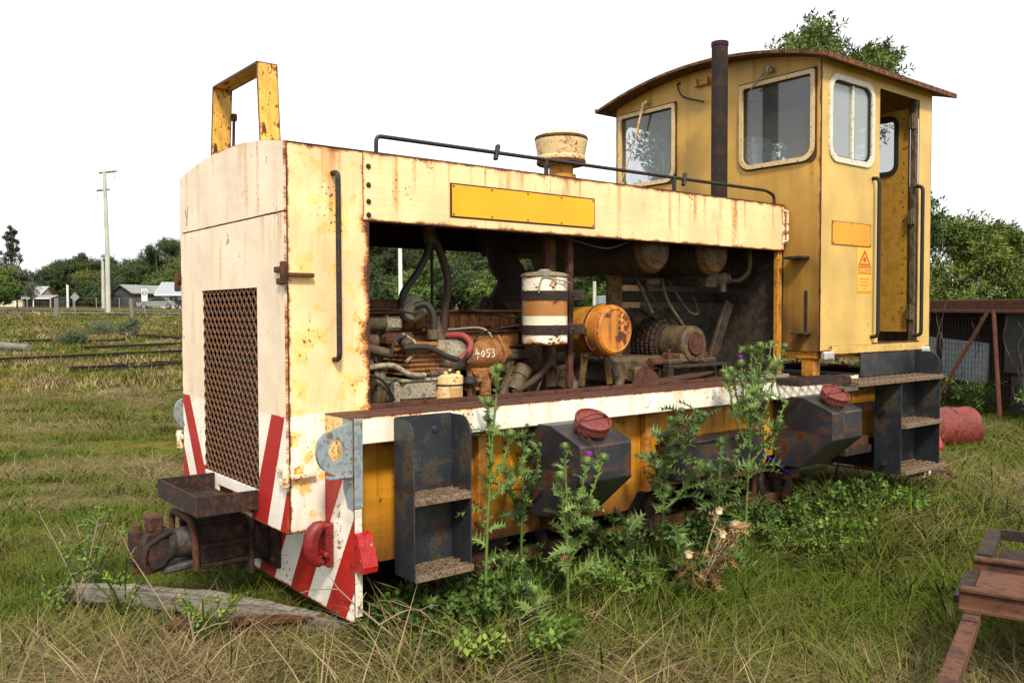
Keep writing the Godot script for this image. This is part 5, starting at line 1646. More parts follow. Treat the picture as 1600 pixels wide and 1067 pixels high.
	b.lathe(Vector3(3.10, 1.36, -0.66), Vector3.BACK, [Vector2(0, 0), Vector2(0.15, 0), Vector2(0.15, 0.24), Vector2(0.10, 0.25), Vector2(0.09, 0.30), Vector2(0, 0.30)], 24)
	part("drive_chain", b, M.rust_dark, E).set_meta("kind", "stuff")
	b = MB.new()
	b.lathe(Vector3(3.10, 1.36, -0.40), Vector3.BACK, [Vector2(0, 0), Vector2(0.128, 0.0), Vector2(0.130, 0.01), Vector2(0.130, 0.20), Vector2(0.120, 0.22), Vector2(0.085, 0.225), Vector2(0.08, 0.20)], 28)
	b.span(Vector3(2.97, 1.23, -0.38), Vector3(3.23, 1.30, -0.19), 0.015)
	b.span(Vector3(2.86, 1.225, -0.36), Vector3(3.36, 1.262, -0.20), 0.008)
	part("bearing_block", b, M.grease, E)
	b = MB.new()
	b.lathe(Vector3(3.10, 1.36, -0.22), Vector3.BACK, [Vector2(0.078, 0), Vector2(0.078, 0.05), Vector2(0.07, 0.06), Vector2(0.055, 0.056), Vector2(0, 0.058)], 24)
	for y in [2.92, 3.30]:
		b.rod(Vector3(y, 1.262, -0.26), Vector3(y, 1.30, -0.26), 0.028, 6)
		b.rod(Vector3(y, 1.29, -0.26), Vector3(y, 1.33, -0.26), 0.014, 8)
	b.rod(Vector3(2.70, 1.245, -0.22), Vector3(2.86, 1.245, -0.22), 0.02, 8)
	b.rod(Vector3(2.68, 1.245, -0.22), Vector3(2.71, 1.245, -0.22), 0.034, 6)
	part("bearing_cap", b, M.rust, E)
	b = MB.new()
	b.bar(Vector3(2.80, 1.213, -0.18), Vector3(3.42, 1.213, -0.18), 0.06, 0.022, Vector3.UP, 0.004)
	for x in [2.82, 3.40]:
		b.span(Vector3(x - 0.025, 1.12, -0.21), Vector3(x + 0.025, 1.202, -0.15), 0.004)
	b.span(Vector3(2.80, 1.12, -0.34), Vector3(3.40, 1.20, -0.24), 0.004)
	part("bearing_stand", b, M.grease_bay_shade, E)
	b = MB.new()
	b.plate([PackedVector2Array([Vector2(2.45, 1.11), Vector2(2.72, 1.11), Vector2(2.68, 1.18), Vector2(2.58, 1.235), Vector2(2.52, 1.21)])], at(SIDE, Vector3(0, 0, -0.16)), 0.012, Rect2(0, 0, 1, 1))
	part("guard_plate", b, M.rust, E)
	# cross members, valve block and pipes at the cab end
	b = MB.new()
	b.span(Vector3(2.72, 1.78, -0.62), Vector3(3.88, 1.84, -0.56), 0.006)
	b.span(Vector3(2.85, 1.66, -0.70), Vector3(3.88, 1.74, -0.64), 0.006)
	b.bar(Vector3(3.70, 1.66, -0.35), Vector3(3.45, 1.14, -0.35), 0.09, 0.03, Vector3.BACK, 0.004)
	b.bar(Vector3(2.95, 1.62, -0.55), Vector3(3.45, 1.30, -0.40), 0.05, 0.03)
	part("cross_member", b, M.grease_bay_shade, E)
	b = MB.new()
	b.span(Vector3(2.60, 1.10, -0.56), Vector3(2.74, 1.87, -0.53), 0.004)
	part("support_plate", b, M.shaded_ochre, E)
	b = MB.new()
	b.span(Vector3(3.30, 1.76, -0.36), Vector3(3.43, 1.88, -0.24), 0.01)
	b.rod(Vector3(3.43, 1.82, -0.28), Vector3(3.56, 1.83, -0.26), 0.045, 12)
	b.rod(Vector3(3.49, 1.73, -0.25), Vector3(3.49, 1.87, -0.25), 0.028, 10)
	for k in 4:
		b.rod(Vector3(2.95 + k * 0.20, 1.52, -0.9), Vector3(3.08 + k * 0.2, 1.52, -0.9), 0.10, 16)
	b.rod(Vector3(2.84, 1.79, -0.42), Vector3(2.98, 1.80, -0.42), 0.03, 10)
	part("valve_block", b, M.grease, E)
	pipe("pipe", [Vector3(3.74, 2.05, -0.2), Vector3(3.74, 1.90, -0.2), Vector3(3.66, 1.82, -0.23), Vector3(3.54, 1.82, -0.26)], 0.018, M.grease, E)
	pipe("pipe", [Vector3(3.02, 1.82, -0.42), Vector3(3.03, 1.68, -0.38), Vector3(3.10, 1.55, -0.34), Vector3(3.22, 1.43, -0.34)], 0.013, M.grease, E)
	pipe("cable", [Vector3(2.72, 1.86, -0.45), Vector3(2.86, 1.80, -0.42), Vector3(3.0, 1.76, -0.42)], 0.010, M.rubber, E)
	pipe("cable", [Vector3(2.78, 1.85, -0.46), Vector3(2.82, 1.70, -0.40), Vector3(2.86, 1.58, -0.36)], 0.012, M.grease, E)
	pipe("cable", [Vector3(3.20, 1.80, -0.5), Vector3(3.28, 1.60, -0.4), Vector3(3.40, 1.58, -0.4), Vector3(3.45, 1.72, -0.5)], 0.010, M.grease, E)
	pipe("cable", [Vector3(2.90, 1.80, -0.5), Vector3(2.96, 1.62, -0.4), Vector3(2.92, 1.56, -0.45)], 0.008, M.hose, E)
	# loose wiring and small fittings
	pipe("cable", [Vector3(0.46, 1.28, -0.14), Vector3(0.58, 1.24, -0.14), Vector3(0.66, 1.13, -0.15)], 0.007, M.rubber, E)
	pipe("cable", [Vector3(0.48, 1.58, -0.3), Vector3(0.62, 1.60, -0.36), Vector3(0.78, 1.60, -0.36), Vector3(0.92, 1.575, -0.34)], 0.006, M.rubber, E)
	pipe("cable", [Vector3(1.30, 1.60, -0.48), Vector3(1.50, 1.58, -0.46), Vector3(1.66, 1.55, -0.36), Vector3(1.80, 1.53, -0.3)], 0.007, M.rubber, E)
	pipe("cable", [Vector3(1.9, 1.12, -0.3), Vector3(2.0, 1.24, -0.36), Vector3(2.12, 1.20, -0.4), Vector3(2.2, 1.12, -0.4)], 0.009, M.grease, E)
	pipe("cable", [Vector3(2.32, 1.30, -0.36), Vector3(2.42, 1.24, -0.34), Vector3(2.44, 1.14, -0.3)], 0.008, M.grease, E)
	pipe("steel_pipe", [Vector3(0.80, 1.47, -0.30), Vector3(0.86, 1.42, -0.26), Vector3(0.80, 1.36, -0.2), Vector3(0.74, 1.33, -0.16)], 0.009, M.alloy, E)
	for q in [[1.52, 1.15, -0.30, 0.05], [1.42, 1.14, -0.22, 0.025], [1.64, 1.16, -0.40, 0.06], [1.95, 1.13, -0.20, 0.03], [2.10, 1.14, -0.5, 0.06], [2.4, 1.13, -0.24, 0.03]]:
		b = MB.new()
		b.rod(Vector3(q[0], 1.095, q[2]), Vector3(q[0] + 0.03, q[1] + q[3], q[2]), q[3], 10)
		b.rod(Vector3(q[0], q[1], q[2]), Vector3(q[0] + 0.01, q[1] + q[3] * 1.6, q[2] + 0.01), q[3] * 0.5, 8)
		part("fitting", b, M.grease, E)
	for k in 5:
		b = MB.new()
		b.span(Vector3(0.99 + k * 0.155, 1.378, -0.478), Vector3(1.02 + k * 0.155, 1.40, -0.452), 0.004)
		part("head_bolt", b, M.rust, E)

# ---------------------------------------------------------------- surroundings
func leaf_mat(back := 0.5, rough := 0.6) -> StandardMaterial3D:
	var m := mat(Color.WHITE, rough)
	m.vertex_color_use_as_albedo = true
	m.backlight_enabled = true
	m.backlight = Color(back, back, back)
	m.metallic_specular = 0.25
	return m

func ground() -> void:
	var xs := PackedFloat32Array()
	var zs := PackedFloat32Array()
	var make := func(lo: float, hi: float, mid: float) -> PackedFloat32Array:
		var a := PackedFloat32Array()
		var t := 0.0
		var step := 0.11
		a.append(mid)
		t = mid
		while t < hi:
			step = 0.11 if absf(t - mid) < 6.0 else step * 1.06
			t += step
			a.append(minf(t, hi))
		var b := PackedFloat32Array()
		t = mid
		step = 0.11
		while t > lo:
			step = 0.11 if absf(t - mid) < 6.0 else step * 1.06
			t -= step
			b.append(maxf(t, lo))
		b.reverse()
		b.append_array(a)
		return b
	xs = make.call(-400.0, 600.0, 2.0)
	zs = make.call(-600.0, 400.0, -1.0)
	var f := FastNoiseLite.new()
	f.frequency = 0.35
	f.fractal_octaves = 4
	f.seed = 3
	var nx := xs.size()
	var st := SurfaceTool.new()
	st.begin(Mesh.PRIMITIVE_TRIANGLES)
	for z in zs:
		for x in xs:
			var near := clampf(1.0 - (Vector2(x - 2.0, z).length() - 30.0) / 20.0, 0.0, 1.0)
			st.set_uv(Vector2(x, z))
			st.add_vertex(Vector3(x, ground_height(x, z) + f.get_noise_2d(x, z) * 0.05 * near - 0.01, z))
	for j in zs.size() - 1:
		for i in nx - 1:
			var a := j * nx + i
			for k in [a, a + 1, a + nx, a + 1, a + nx + 1, a + nx]:
				st.add_index(k)
	st.generate_normals()
	var o := MeshInstance3D.new()
	o.name = "ground"
	o.mesh = st.commit()
	var m := mat(Color.WHITE, 0.95)
	m.albedo_texture = tiling(512, [[0.0, Color(0.22, 0.22, 0.08)], [0.40, Color(0.32, 0.31, 0.12)], [0.50, Color(0.40, 0.35, 0.17)], [0.60, Color(0.28, 0.28, 0.10)], [0.68, Color(0.34, 0.28, 0.16)]], 0.10, 0.35, 30)
	m.uv1_scale = Vector3(1, 1, 1) / 7.3
	m.heightmap_enabled = true
	m.heightmap_texture = bump_tex("fine")
	m.heightmap_scale = 3.0
	m.metallic_specular = 0.1
	o.material_override = m
	o.set_meta("kind", "structure")
	add_child(o)

# a patch of grass, blades about one unit tall; every blade has a tone of its own and some are dead
func tuft(blades: int, width: float, lean: float, sd: int, seg := 3, spread := 1.6, dead := 0.34) -> ArrayMesh:
	var r := RandomNumberGenerator.new()
	r.seed = sd
	var b := MB.new()
	b.tinted = true
	for i in blades:
		var a := r.randf() * TAU
		var base := Vector3(cos(a), 0, sin(a)) * sqrt(r.randf()) * spread
		a = r.randf() * TAU
		var d := Vector3(cos(a), 0, sin(a))
		var side := Vector3(-d.z, 0, d.x).rotated(Vector3.UP, r.randf_range(-0.7, 0.7))
		var h := r.randf_range(0.45, 1.1)
		var ln := lean * r.randf_range(0.3, 1.5)
		var tone := r.randf_range(0.5, 1.45)
		b.tint = Color(tone, tone, tone)
		if r.randf() < dead:
			b.tint = Color(2.5, 1.9, 3.2) * r.randf_range(0.6, 1.25)
			ln *= 1.5
		var prev := []
		for s in seg + 1:
			var t := float(s) / seg
			var c := base + d * ln * t * t + Vector3.UP * h * maxf(0.0, t - 0.22 * ln * t * t)
			var w := width * (1.0 - t * 0.92) * r.randf_range(0.9, 1.1)
			var l := c - side * w
			var q := c + side * w
			if s > 0:
				var n := (side.cross(c - (prev[2] as Vector3))).normalized()
				n = (n if n.y > 0 else -n).lerp(Vector3.UP, 0.4).normalized()
				b.tri(prev[0], prev[1], q, n, n, n)
				if s < seg:
					b.tri(prev[0], q, l, n, n, n)
			prev = [l, q, c]
	return b.mesh()

func in_loco(x: float, z: float, grow := 0.0) -> bool:
	return x > 0.25 - grow and x < 5.5 + grow and z < 0.12 + grow and z > -1.6 - grow

func grass() -> void:
	var eye := Vector2(-1.66, 3.73)
	var look := Vector2(0.6235, -0.7818)
	var right := Vector2(0.7818, 0.6235)
	var green := [tuft(52, 0.026, 0.9, 1), tuft(46, 0.023, 1.5, 2), tuft(50, 0.028, 1.2, 3)]
	var straw := [tuft(40, 0.017, 1.9, 4, 4, 1.5, 0.0), tuft(34, 0.015, 2.6, 5, 4, 1.5, 0.0)]
	var far := [tuft(36, 0.045, 0.8, 6, 2, 2.0, 0.15)]
	var patch := FastNoiseLite.new()
	patch.frequency = 0.42
	patch.fractal_octaves = 4
	patch.seed = 17
	var xf := {}
	var cl := {}
	for k in ["g0", "g1", "g2", "s0", "s1", "f0"]:
		xf[k] = []
		cl[k] = []
	var rings := [[2.2, 7.5, 24000], [7.5, 16.0, 17000], [16.0, 34.0, 14000], [34.0, 75.0, 10000]]
	for q in rings.size():
		var g: Array = rings[q]
		for i in int(g[2]):
			var r := sqrt(lerpf(g[0] * g[0], g[1] * g[1], rng.randf())) if q < 3 else lerpf(g[0], g[1], rng.randf())
			var a := rng.randf_range(-0.66, 0.66)
			var p := eye + (look * cos(a) + right * sin(a)) * r
			if in_loco(p.x, p.y, -0.25) and rng.randf() < 0.5:
				continue
			var n := patch.get_noise_2d(p.x, p.y)
			var n2 := patch.get_noise_2d(p.x * 0.3 + 50.0, p.y * 0.3)
			var bare := Vector2((p.x - 1.5) / 0.9, (p.y + 6.7) / 0.7).length()
			if bare < 1.0 and rng.randf() < 0.75:
				continue
			var near_loco := p.x > 0.45 and p.x < 6.0 and p.y > 0.0 and p.y < 0.9
			var under_nose := absf(p.x + 0.05) < 0.55 and absf(p.y + 0.15 - 0.75 * (p.x + 0.05)) < 0.30
			var dry := n * 1.1 + n2 * 0.5 + rng.randf_range(-0.35, 0.35)
			if near_loco:
				dry -= 0.25
			if p.y < -1.5:
				dry -= 0.02
			var lush := 0.80 if p.y > -1.2 else lerpf(0.80, 1.0, clampf((-1.2 - p.y) / 4.0, 0.0, 1.0))
			if p.y > 0.9 and p.x > 0.6 and p.x < 3.4:
				dry += 0.12
			var clump := patch.get_noise_2d(p.x * 5.0 + 9.0, p.y * 5.0)
			var h := rng.randf_range(0.05, 0.11) * clampf(1.0 + 0.5 * n2 + 0.5 * n + 1.3 * clump, 0.3, 2.2)
			if clump < -0.28 and rng.randf() < 0.6:
				continue
			if p.y > -1.0:
				h *= 1.45
			if near_loco:
				h *= 1.35
			if under_nose:
				h *= 0.38
			var key := ""
			var c: Color
			if dry + clump * 0.5 > 0.24 or rng.randf() < 0.09:
				key = ["s0", "s1"][rng.randi() % 2]
				c = Color(0.44, 0.34, 0.18).lerp(Color(0.15, 0.11, 0.05), pow(rng.randf(), 0.8))
				h *= 0.9
			else:
				key = ["g0", "g1", "g2"][rng.randi() % 3]
				c = Color(0.105, 0.146, 0.018).lerp(Color(0.235, 0.205, 0.055), clampf(0.5 + dry * 1.3 + rng.randf_range(-0.3, 0.3), 0.0, 1.0))
				c = c.lerp(Color(0.060, 0.100, 0.013), rng.randf() * 0.6)
			c = Color(c.r * lush, c.g * lush, c.b * lush)
			var s := h
			var wide := 1.0
			if q >= 2:
				key = "f0"
				wide = 1.0 + (r - 16.0) / 22.0
				s = h * 1.1
			elif q == 1:
				wide = 1.5
			var b := Basis(Vector3.UP, rng.randf() * TAU).scaled(Vector3(s * wide, s, s * wide) * (1.0 if q > 0 else 1.15))
			b = Basis(Vector3(rng.randf_range(-1, 1), 0, rng.randf_range(-1, 1)).normalized(), rng.randf_range(0, 0.25)) * b
			xf[key].append(Transform3D(b, Vector3(p.x, ground_height(p.x, p.y) - 0.012, p.y)))
			cl[key].append(c)
	var m := mat(Color.WHITE, 0.8)
	m.metallic_specular = 0.12
	m.vertex_color_use_as_albedo = true
	var names := {"g0": "grass", "g1": "grass", "g2": "grass", "s0": "dry_grass", "s1": "dry_grass", "f0": "grass"}
	for k in xf:
		var me: Mesh = far[0] if k == "f0" else (green[int(k[1])] if k[0] == "g" else straw[int(k[1])])
		var o := scatter(names[k], me, m, xf[k], cl[k], self)
		tag(o, {"g": "green and olive grass covering the field", "s": "straw-coloured dead grass lying through the field", "f": "short grass of the far field towards the road"}[k[0]], "grass")
	# windrows of cut hay, and taller tussocks right of the thistles
	var hx := []
	var hc := []
	for e in [[-0.07, -5.55, 0.7, 0.5], [0.5, -5.75, 0.6, 0.3], [0.9, -5.2, 0.5, 0.25], [0.09, -7.17, 0.8, 0.5], [1.71, -9.21, 1.0, 0.4], [0.9, -7.9, 0.7, 0.4], [0.2, -4.4, 0.6, 0.3], [1.7, -8.0, 0.6, 0.4], [0.6, -9.8, 1.2, 0.4], [-0.1, -4.0, 0.5, 0.3]]:
		for i in 60:
			var t := rng.randf_range(-1, 1)
			var x: float = e[0] + 0.78 * e[2] * t + rng.randfn() * 0.10
			var z: float = e[1] + 0.62 * e[2] * t + rng.randfn() * 0.10 * e[3] * 2.0
			var s := rng.randf_range(0.05, 0.09)
			hx.append(Transform3D(Basis(Vector3.UP, rng.randf() * TAU).scaled(Vector3(s * 1.3, s * 0.7, s * 1.3)), Vector3(x, ground_height(x, z) + rng.randf() * 0.02, z)))
			hc.append(Color(0.38, 0.28, 0.16).lerp(Color(0.17, 0.12, 0.07), rng.randf()))
	for e in [[1.95, 0.98, 0.35, 0.22], [1.5, 1.05, 0.4, 0.16], [2.6, 0.95, 0.4, 0.16], [1.0, 1.2, 0.3, 0.13], [-0.55, 0.55, 0.25, 0.13], [-0.35, -0.05, 0.25, 0.15], [2.9, 1.3, 0.5, 0.12], [3.4, 0.8, 0.5, 0.13]]:
		for i in 40:
			var x: float = e[0] + rng.randfn() * e[2] * 0.6
			var z: float = e[1] + rng.randfn() * e[2] * 0.45
			var s: float = e[3] * rng.randf_range(0.6, 1.15)
			hx.append(Transform3D(Basis(Vector3.UP, rng.randf() * TAU).scaled(Vector3(s * 0.8, s, s * 0.8)), Vector3(x, -0.01, z)))
			hc.append(Color(0.36, 0.28, 0.15).lerp(Color(0.12, 0.11, 0.04), rng.randf()))
	tag(scatter("hay", straw[1], m, hx, hc, self), "pale dry straw in raked rows and tussocks", "dry grass")

# a spray of leaves round a twig, one unit long; up: how far the leaves point along the twig
func spray(count: int, leaf_l: float, leaf_w: float, sd: int, droop := 0.0, round_leaf := false) -> ArrayMesh:
	var r := RandomNumberGenerator.new()
	r.seed = sd
	var b := MB.new()
	for i in count:
		var t := (i + 0.5) / count
		var a := i * 2.4 + r.randf() * 0.6
		var o := Vector3(r.randf_range(-0.12, 0.12), t, r.randf_range(-0.12, 0.12)) * 0.9
		var d := (Vector3(cos(a), r.randf_range(0.1, 0.9), sin(a)) - Vector3.UP * droop * r.randf_range(0.5, 1.6)).normalized()
		var s := d.cross(Vector3(r.randf_range(-1, 1), r.randf_range(-1, 1), r.randf_range(-1, 1))).normalized()
		var n := d.cross(s).normalized()
		if n.y < 0:
			n = -n
		n = n.lerp(o.normalized(), 0.3).normalized()
		var l := leaf_l * r.randf_range(0.7, 1.2)
		var w := leaf_w * r.randf_range(0.8, 1.2)
		var mid := o + d * l * 0.5
		var tip := o + d * l - Vector3.UP * l * 0.15 * droop
		if round_leaf:
			var q := o + d * l * 0.25
			b.tri(o, q + s * w * 0.8, q - s * w * 0.8, n, n, n)
			b.tri(q - s * w * 0.8, q + s * w * 0.8, mid + s * w, n, n, n)
			b.tri(q - s * w * 0.8, mid + s * w, mid - s * w, n, n, n)
			b.tri(mid - s * w, mid + s * w, tip, n, n, n)
		else:
			b.tri(o, mid + s * w, mid - s * w, n, n, n)
			b.tri(mid - s * w, mid + s * w, tip, n, n, n)
	return b.mesh()

# a tree: trunk with limbs, and a crown of leaf sprays on lobes; lobes = [[x, y, z, rx, ry, rz], ...]
func tree(called: String, label: String, where: Vector3, lobes: Array, per: int, size: float, leaf: Mesh, lo: Color, hi: Color, trunk_r: float, bark: Material, grp := "", aim := Vector3.ZERO, extra := 0.0) -> Node3D:
	var o := thing(called, label, "tree", where, grp)
	var b := MB.new()
	var c := Vector3.ZERO
	for l in lobes:
		c += Vector3(l[0], l[1], l[2]) / lobes.size()
	var fork := Vector3(c.x * 0.3, c.y * 0.45, c.z * 0.3)
	b.tube(curve([Vector3(0, -0.2, 0), Vector3(fork.x * 0.3 + 0.05, fork.y * 0.5, fork.z * 0.2), fork]), [trunk_r * 1.3, trunk_r * 1.1, trunk_r, trunk_r * 0.96, trunk_r * 0.93, trunk_r * 0.9, trunk_r * 0.87, trunk_r * 0.83, trunk_r * 0.8, trunk_r * 0.78, trunk_r * 0.75], 8)
	for l in lobes:
		var e := Vector3(l[0], l[1] + l[4] * 0.4, l[2])
		var m: Vector3 = fork.lerp(e, 0.5) + Vector3(rng.randf_range(-0.2, 0.2), 0.1, rng.randf_range(-0.2, 0.2)) * l[3]
		b.tube(curve([fork - Vector3.UP * trunk_r, m, e], 4), [trunk_r * 0.6, trunk_r * 0.54, trunk_r * 0.48, trunk_r * 0.42, trunk_r * 0.36, trunk_r * 0.3, trunk_r * 0.24, trunk_r * 0.16, trunk_r * 0.08], 6)
		for k in 5:
			var s := Vector3(rng.randf_range(-1, 1), rng.randf_range(-0.5, 1), rng.randf_range(-1, 1)).normalized()
			var t := Vector3(l[0], l[1], l[2]) + Vector3(s.x * l[3], s.y * l[4], s.z * l[5]) * 0.85
			b.tube([m.lerp(e, rng.randf() * 0.8), t.lerp(e, 0.4) + Vector3.UP * 0.1 * l[3], t], [trunk_r * 0.22, trunk_r * 0.14, trunk_r * 0.04], 5, false)
	part("trunk", b, bark, o)
	var xfs := []
	var cols := []
	for l in lobes:
		var ctr := Vector3(l[0], l[1], l[2])
		var tone := rng.randf()
		# clumps inside the lobe, sprays round each clump
		var clumps := maxi(2, per / 16)
		for q in clumps:
			var s := Vector3(rng.randfn(), rng.randfn(), rng.randfn()).normalized() * pow(rng.randf(), 0.4)
			var cc := ctr + Vector3(s.x * l[3], s.y * l[4], s.z * l[5])
			var ct := clampf(tone * 0.5 + rng.randf() * 0.6, 0.0, 1.0)
			var cr: float = (l[3] + l[4]) * 0.5 * rng.randf_range(0.22, 0.38)
			for k in 16:
				var v := Vector3(rng.randfn(), rng.randfn() * 0.75, rng.randfn()) * 0.55
				var dir := (v.normalized() + s * 0.7 + aim + Vector3.UP * extra).normalized()
				var x := dir.cross(Vector3(0.3, 0.5, 0.8)).normalized()
				var bb := Basis(x, dir, x.cross(dir)).scaled_local(Vector3.ONE * size * rng.randf_range(0.7, 1.25))
				xfs.append(Transform3D(bb, cc + v * cr))
				cols.append(lo.lerp(hi, clampf(ct + rng.randf_range(-0.2, 0.2), 0.0, 1.0)) * 0.92)
	scatter("crown", leaf, M.leaf, xfs, cols, o)
	return o

func lobes_gum(h: float, w: float, sd: int, cnt := 9) -> Array:
	var r := RandomNumberGenerator.new()
	r.seed = sd
	var a := []
	for i in cnt:
		var t := r.randf()
		var an := r.randf() * TAU
		var rad := w * sqrt(r.randf()) * (1.0 - 0.45 * t)
		var s := w * r.randf_range(0.26, 0.44)
		a.append([cos(an) * rad, h * lerpf(0.36, 0.93, t), sin(an) * rad, s, s * 0.7, s])
	return a

func lobes_bush(h: float, w: float, sd: int, cnt := 9) -> Array:
	var r := RandomNumberGenerator.new()
	r.seed = sd
	var a := []
	for i in cnt:
		var an := r.randf() * TAU
		var t := r.randf()
		var rad := w * sqrt(r.randf()) * (1.0 - 0.6 * t)
		var s := w * r.randf_range(0.35, 0.5)
		a.append([cos(an) * rad, h * lerpf(0.12, 0.8, t), sin(an) * rad, s, s * 0.8, s])
	return a

func trees() -> void:
	M.leaf = leaf_mat(0.5, 0.55)
	M.bark = tri(tiling(128, [[0.0, Color(0.26, 0.22, 0.18)], [0.5, Color(0.40, 0.36, 0.31)], [0.62, Color(0.55, 0.51, 0.46)]], 0.15, 0.2, 41, 1.0, 0.3), 1.5, 0.9)
	M.bark_pale = tri(tiling(128, [[0.0, Color(0.50, 0.47, 0.42)], [0.5, Color(0.66, 0.63, 0.58)], [0.64, Color(0.45, 0.40, 0.34)]], 0.15, 0.15, 42, 1.0, 0.3), 1.5, 0.85)
	var gum := spray(15, 0.36, 0.045, 51, 0.9)
	var bush := spray(16, 0.30, 0.075, 52, 0.1)
	var fine := spray(20, 0.34, 0.042, 53, 0.0)
	var dk := Color(0.030, 0.045, 0.018)
	var gm := Color(0.085, 0.115, 0.040)
	var yl := Color(0.16, 0.17, 0.040)
	var br := Color(0.11, 0.17, 0.035)
	# left skyline: [label, x, z, height, spread, lobes, style]
	var far := [
		["bright green bushy tree at the far left edge of the photo", 9.7, -85.0, 4.9, 2.0, 11, 2],
		["grey-green thin tree in front of the left house", 12.6, -88.5, 3.6, 1.7, 7, 3],
		["olive tree rising behind the left house roof", 21.5, -121.0, 5.0, 3.4, 10, 1],
		["low yellow-green tree right of the left house", 27.0, -128.0, 4.4, 3.4, 10, 2],
		["gum tree with a ragged crown left of the tall power pole", 27.5, -135.0, 7.4, 3.2, 12, 0],
		["dark gum tree just left of the tall power pole", 31.0, -137.0, 7.2, 3.4, 12, 0],
		["dark dense tree behind the foot of the tall power pole", 29.5, -118.0, 5.0, 3.2, 11, 1],
		["dark round tree right of the tall power pole behind the shed", 35.0, -131.0, 8.4, 3.7, 14, 1],
		["tall gum tree behind the middle of the grey shed roof", 38.0, -130.0, 9.0, 3.6, 13, 0],
		["yellow-green domed tree behind the right end of the shed", 38.5, -119.5, 6.6, 3.8, 14, 2],
		["tall open gum tree against the nose of the locomotive", 42.0, -124.0, 10.4, 3.0, 11, 0],
		["dark gum tree partly hidden by the locomotive nose", 46.0, -119.0, 9.6, 3.6, 12, 0],
		["dark gum tree filling the gap left of the shed", 32.5, -124.0, 6.2, 3.2, 11, 1],
		["tall gum tree behind the shed, right of the short timber pole", 41.0, -136.0, 10.6, 3.6, 13, 0],
		["olive tree low behind the left end of the shed roof", 34.0, -116.0, 4.6, 2.8, 10, 2],
		["dark tree low behind the carport", 38.0, -112.0, 4.4, 2.8, 10, 1],
		["grey-green gum tree in the gap left of the tall power pole", 24.0, -134.0, 6.2, 3.0, 10, 0],
		["low bush between the diamond sign and the power pole", 24.0, -107.0, 2.9, 1.7, 7, 1],
	]
	for i in 9:
		far.append([["tall gum tree hidden behind the nose door", "gum tree hidden behind the nose, seen only from the side"][i % 2], 50.0 + i * 2.6 + rng.randf(), -113.0 + i * 4.1 + rng.randf_range(-3, 3), rng.randf_range(8.5, 11.0), 3.6, 11, [0, 1, 0][i % 3]])
	var mids := [
		["dark gum tree seen through the left end of the engine bay", 40.5, -73.5, 10.5, 3.6, 15, 0],
		["olive gum tree seen behind the white pole through the engine bay", 43.0, -70.5, 10.0, 3.4, 14, 0],
		["bright green tree seen low behind the two engine hoses", 45.0, -65.0, 6.0, 3.0, 12, 2],
		["thin pale-stemmed gum tree seen between the two engine hoses", 48.5, -69.0, 9.0, 2.8, 9, 0],
		["dense dark tree seen above the rocker cover", 50.0, -64.5, 8.6, 3.6, 15, 1],
		["yellow-green tree seen above the lifting eye", 52.5, -62.5, 9.6, 3.4, 14, 2],
		["dark gum tree seen left of the white canister", 55.0, -60.5, 9.2, 3.4, 14, 0],
		["green tree seen right of the white canister", 50.0, -46.5, 7.6, 3.6, 15, 2],
		["dark tree seen above the yellow air cleaner", 54.0, -46.0, 8.6, 3.6, 14, 1],
		["tall gum tree standing behind the cab front", 60.0, -54.0, 10.0, 3.6, 13, 0],
		["dark tree standing behind the cab doorway", 62.0, -46.0, 9.4, 3.6, 12, 1],
		["bushy tree in the far row behind the wire cage", 62.0, -36.0, 9.0, 3.8, 12, 1],
	]
	for e in [[37.5, -64.5, 0], [40.0, -62.5, 2], [42.6, -60.5, 1], [45.0, -58.5, 2], [47.6, -57.0, 0], [50.0, -55.0, 2], [52.4, -53.0, 1], [39.0, -68.5, 1], [44.4, -63.0, 1]]:
		mids.append(["bushy understorey tree low in the row behind the engine bay", e[0], e[1], rng.randf_range(3.2, 5.0), 2.4, 10, 2 if e[2] == 2 else 1])
	for i in 6:
		mids.append(["gum tree in the second row behind the engine bay", 46.0 + i * 4.2, -82.0 + i * 4.4, rng.randf_range(9.5, 11.5), 3.8, 12, i % 2])
	far.append_array(mids)
	for e in far:
		var y := ground_height(e[1], e[2])
		var st: int = e[6]
		var sd := int(e[1] * 13.0 + e[3] * 7.0)
		var l: Array = lobes_gum(e[3], e[4], sd, e[5]) if st == 0 or st == 3 else lobes_bush(e[3], e[4], sd, e[5])
		var grp := "trees in the far row behind the locomotive" if String(e[0]).contains("hidden behind the nose") or String(e[0]).begins_with("gum tree in the") else "understorey trees behind the engine bay" if String(e[0]).begins_with("bushy under") else ""
		var lo: Color = [dk, dk * 1.1, Color(0.055, 0.085, 0.022), Color(0.10, 0.105, 0.07)][st]
		var hi: Color = [gm, Color(0.065, 0.10, 0.035), yl if e[0].contains("yellow") else br, Color(0.19, 0.19, 0.14)][st]
		tree(["gum_tree", "bushy_tree", "leafy_tree", "gum_tree"][st], e[0], Vector3(e[1], y, e[2]), l, 190 if st != 3 else 90, 0.80 if st == 0 else 0.75, gum if st == 0 or st == 3 else bush, lo, hi, 0.02 * e[3], M.bark_pale if st == 0 else M.bark, grp)
	# conifer at the far left
	var cl := []
	for i in 8:
		var t := i / 7.0
		for k in 3:
			var a := i * 1.3 + k * 2.1
			var rr := lerpf(2.1, 0.5, t)
			cl.append([cos(a) * rr * 0.7, lerpf(3.8, 9.5, t) + 0.35 * sin(k * 2.0 + i * 1.7), sin(a) * rr * 0.7, rr * 0.40, 0.12, rr * 0.40])
	tree("pine_tree", "tall layered pine rising alone at the far left", Vector3(17.3, 2.64, -122.4), cl, 50, 0.42, bush, Color(0.022, 0.035, 0.020), Color(0.05, 0.065, 0.035), 0.13, M.bark)
	# near trees at the right
	var near_l := []
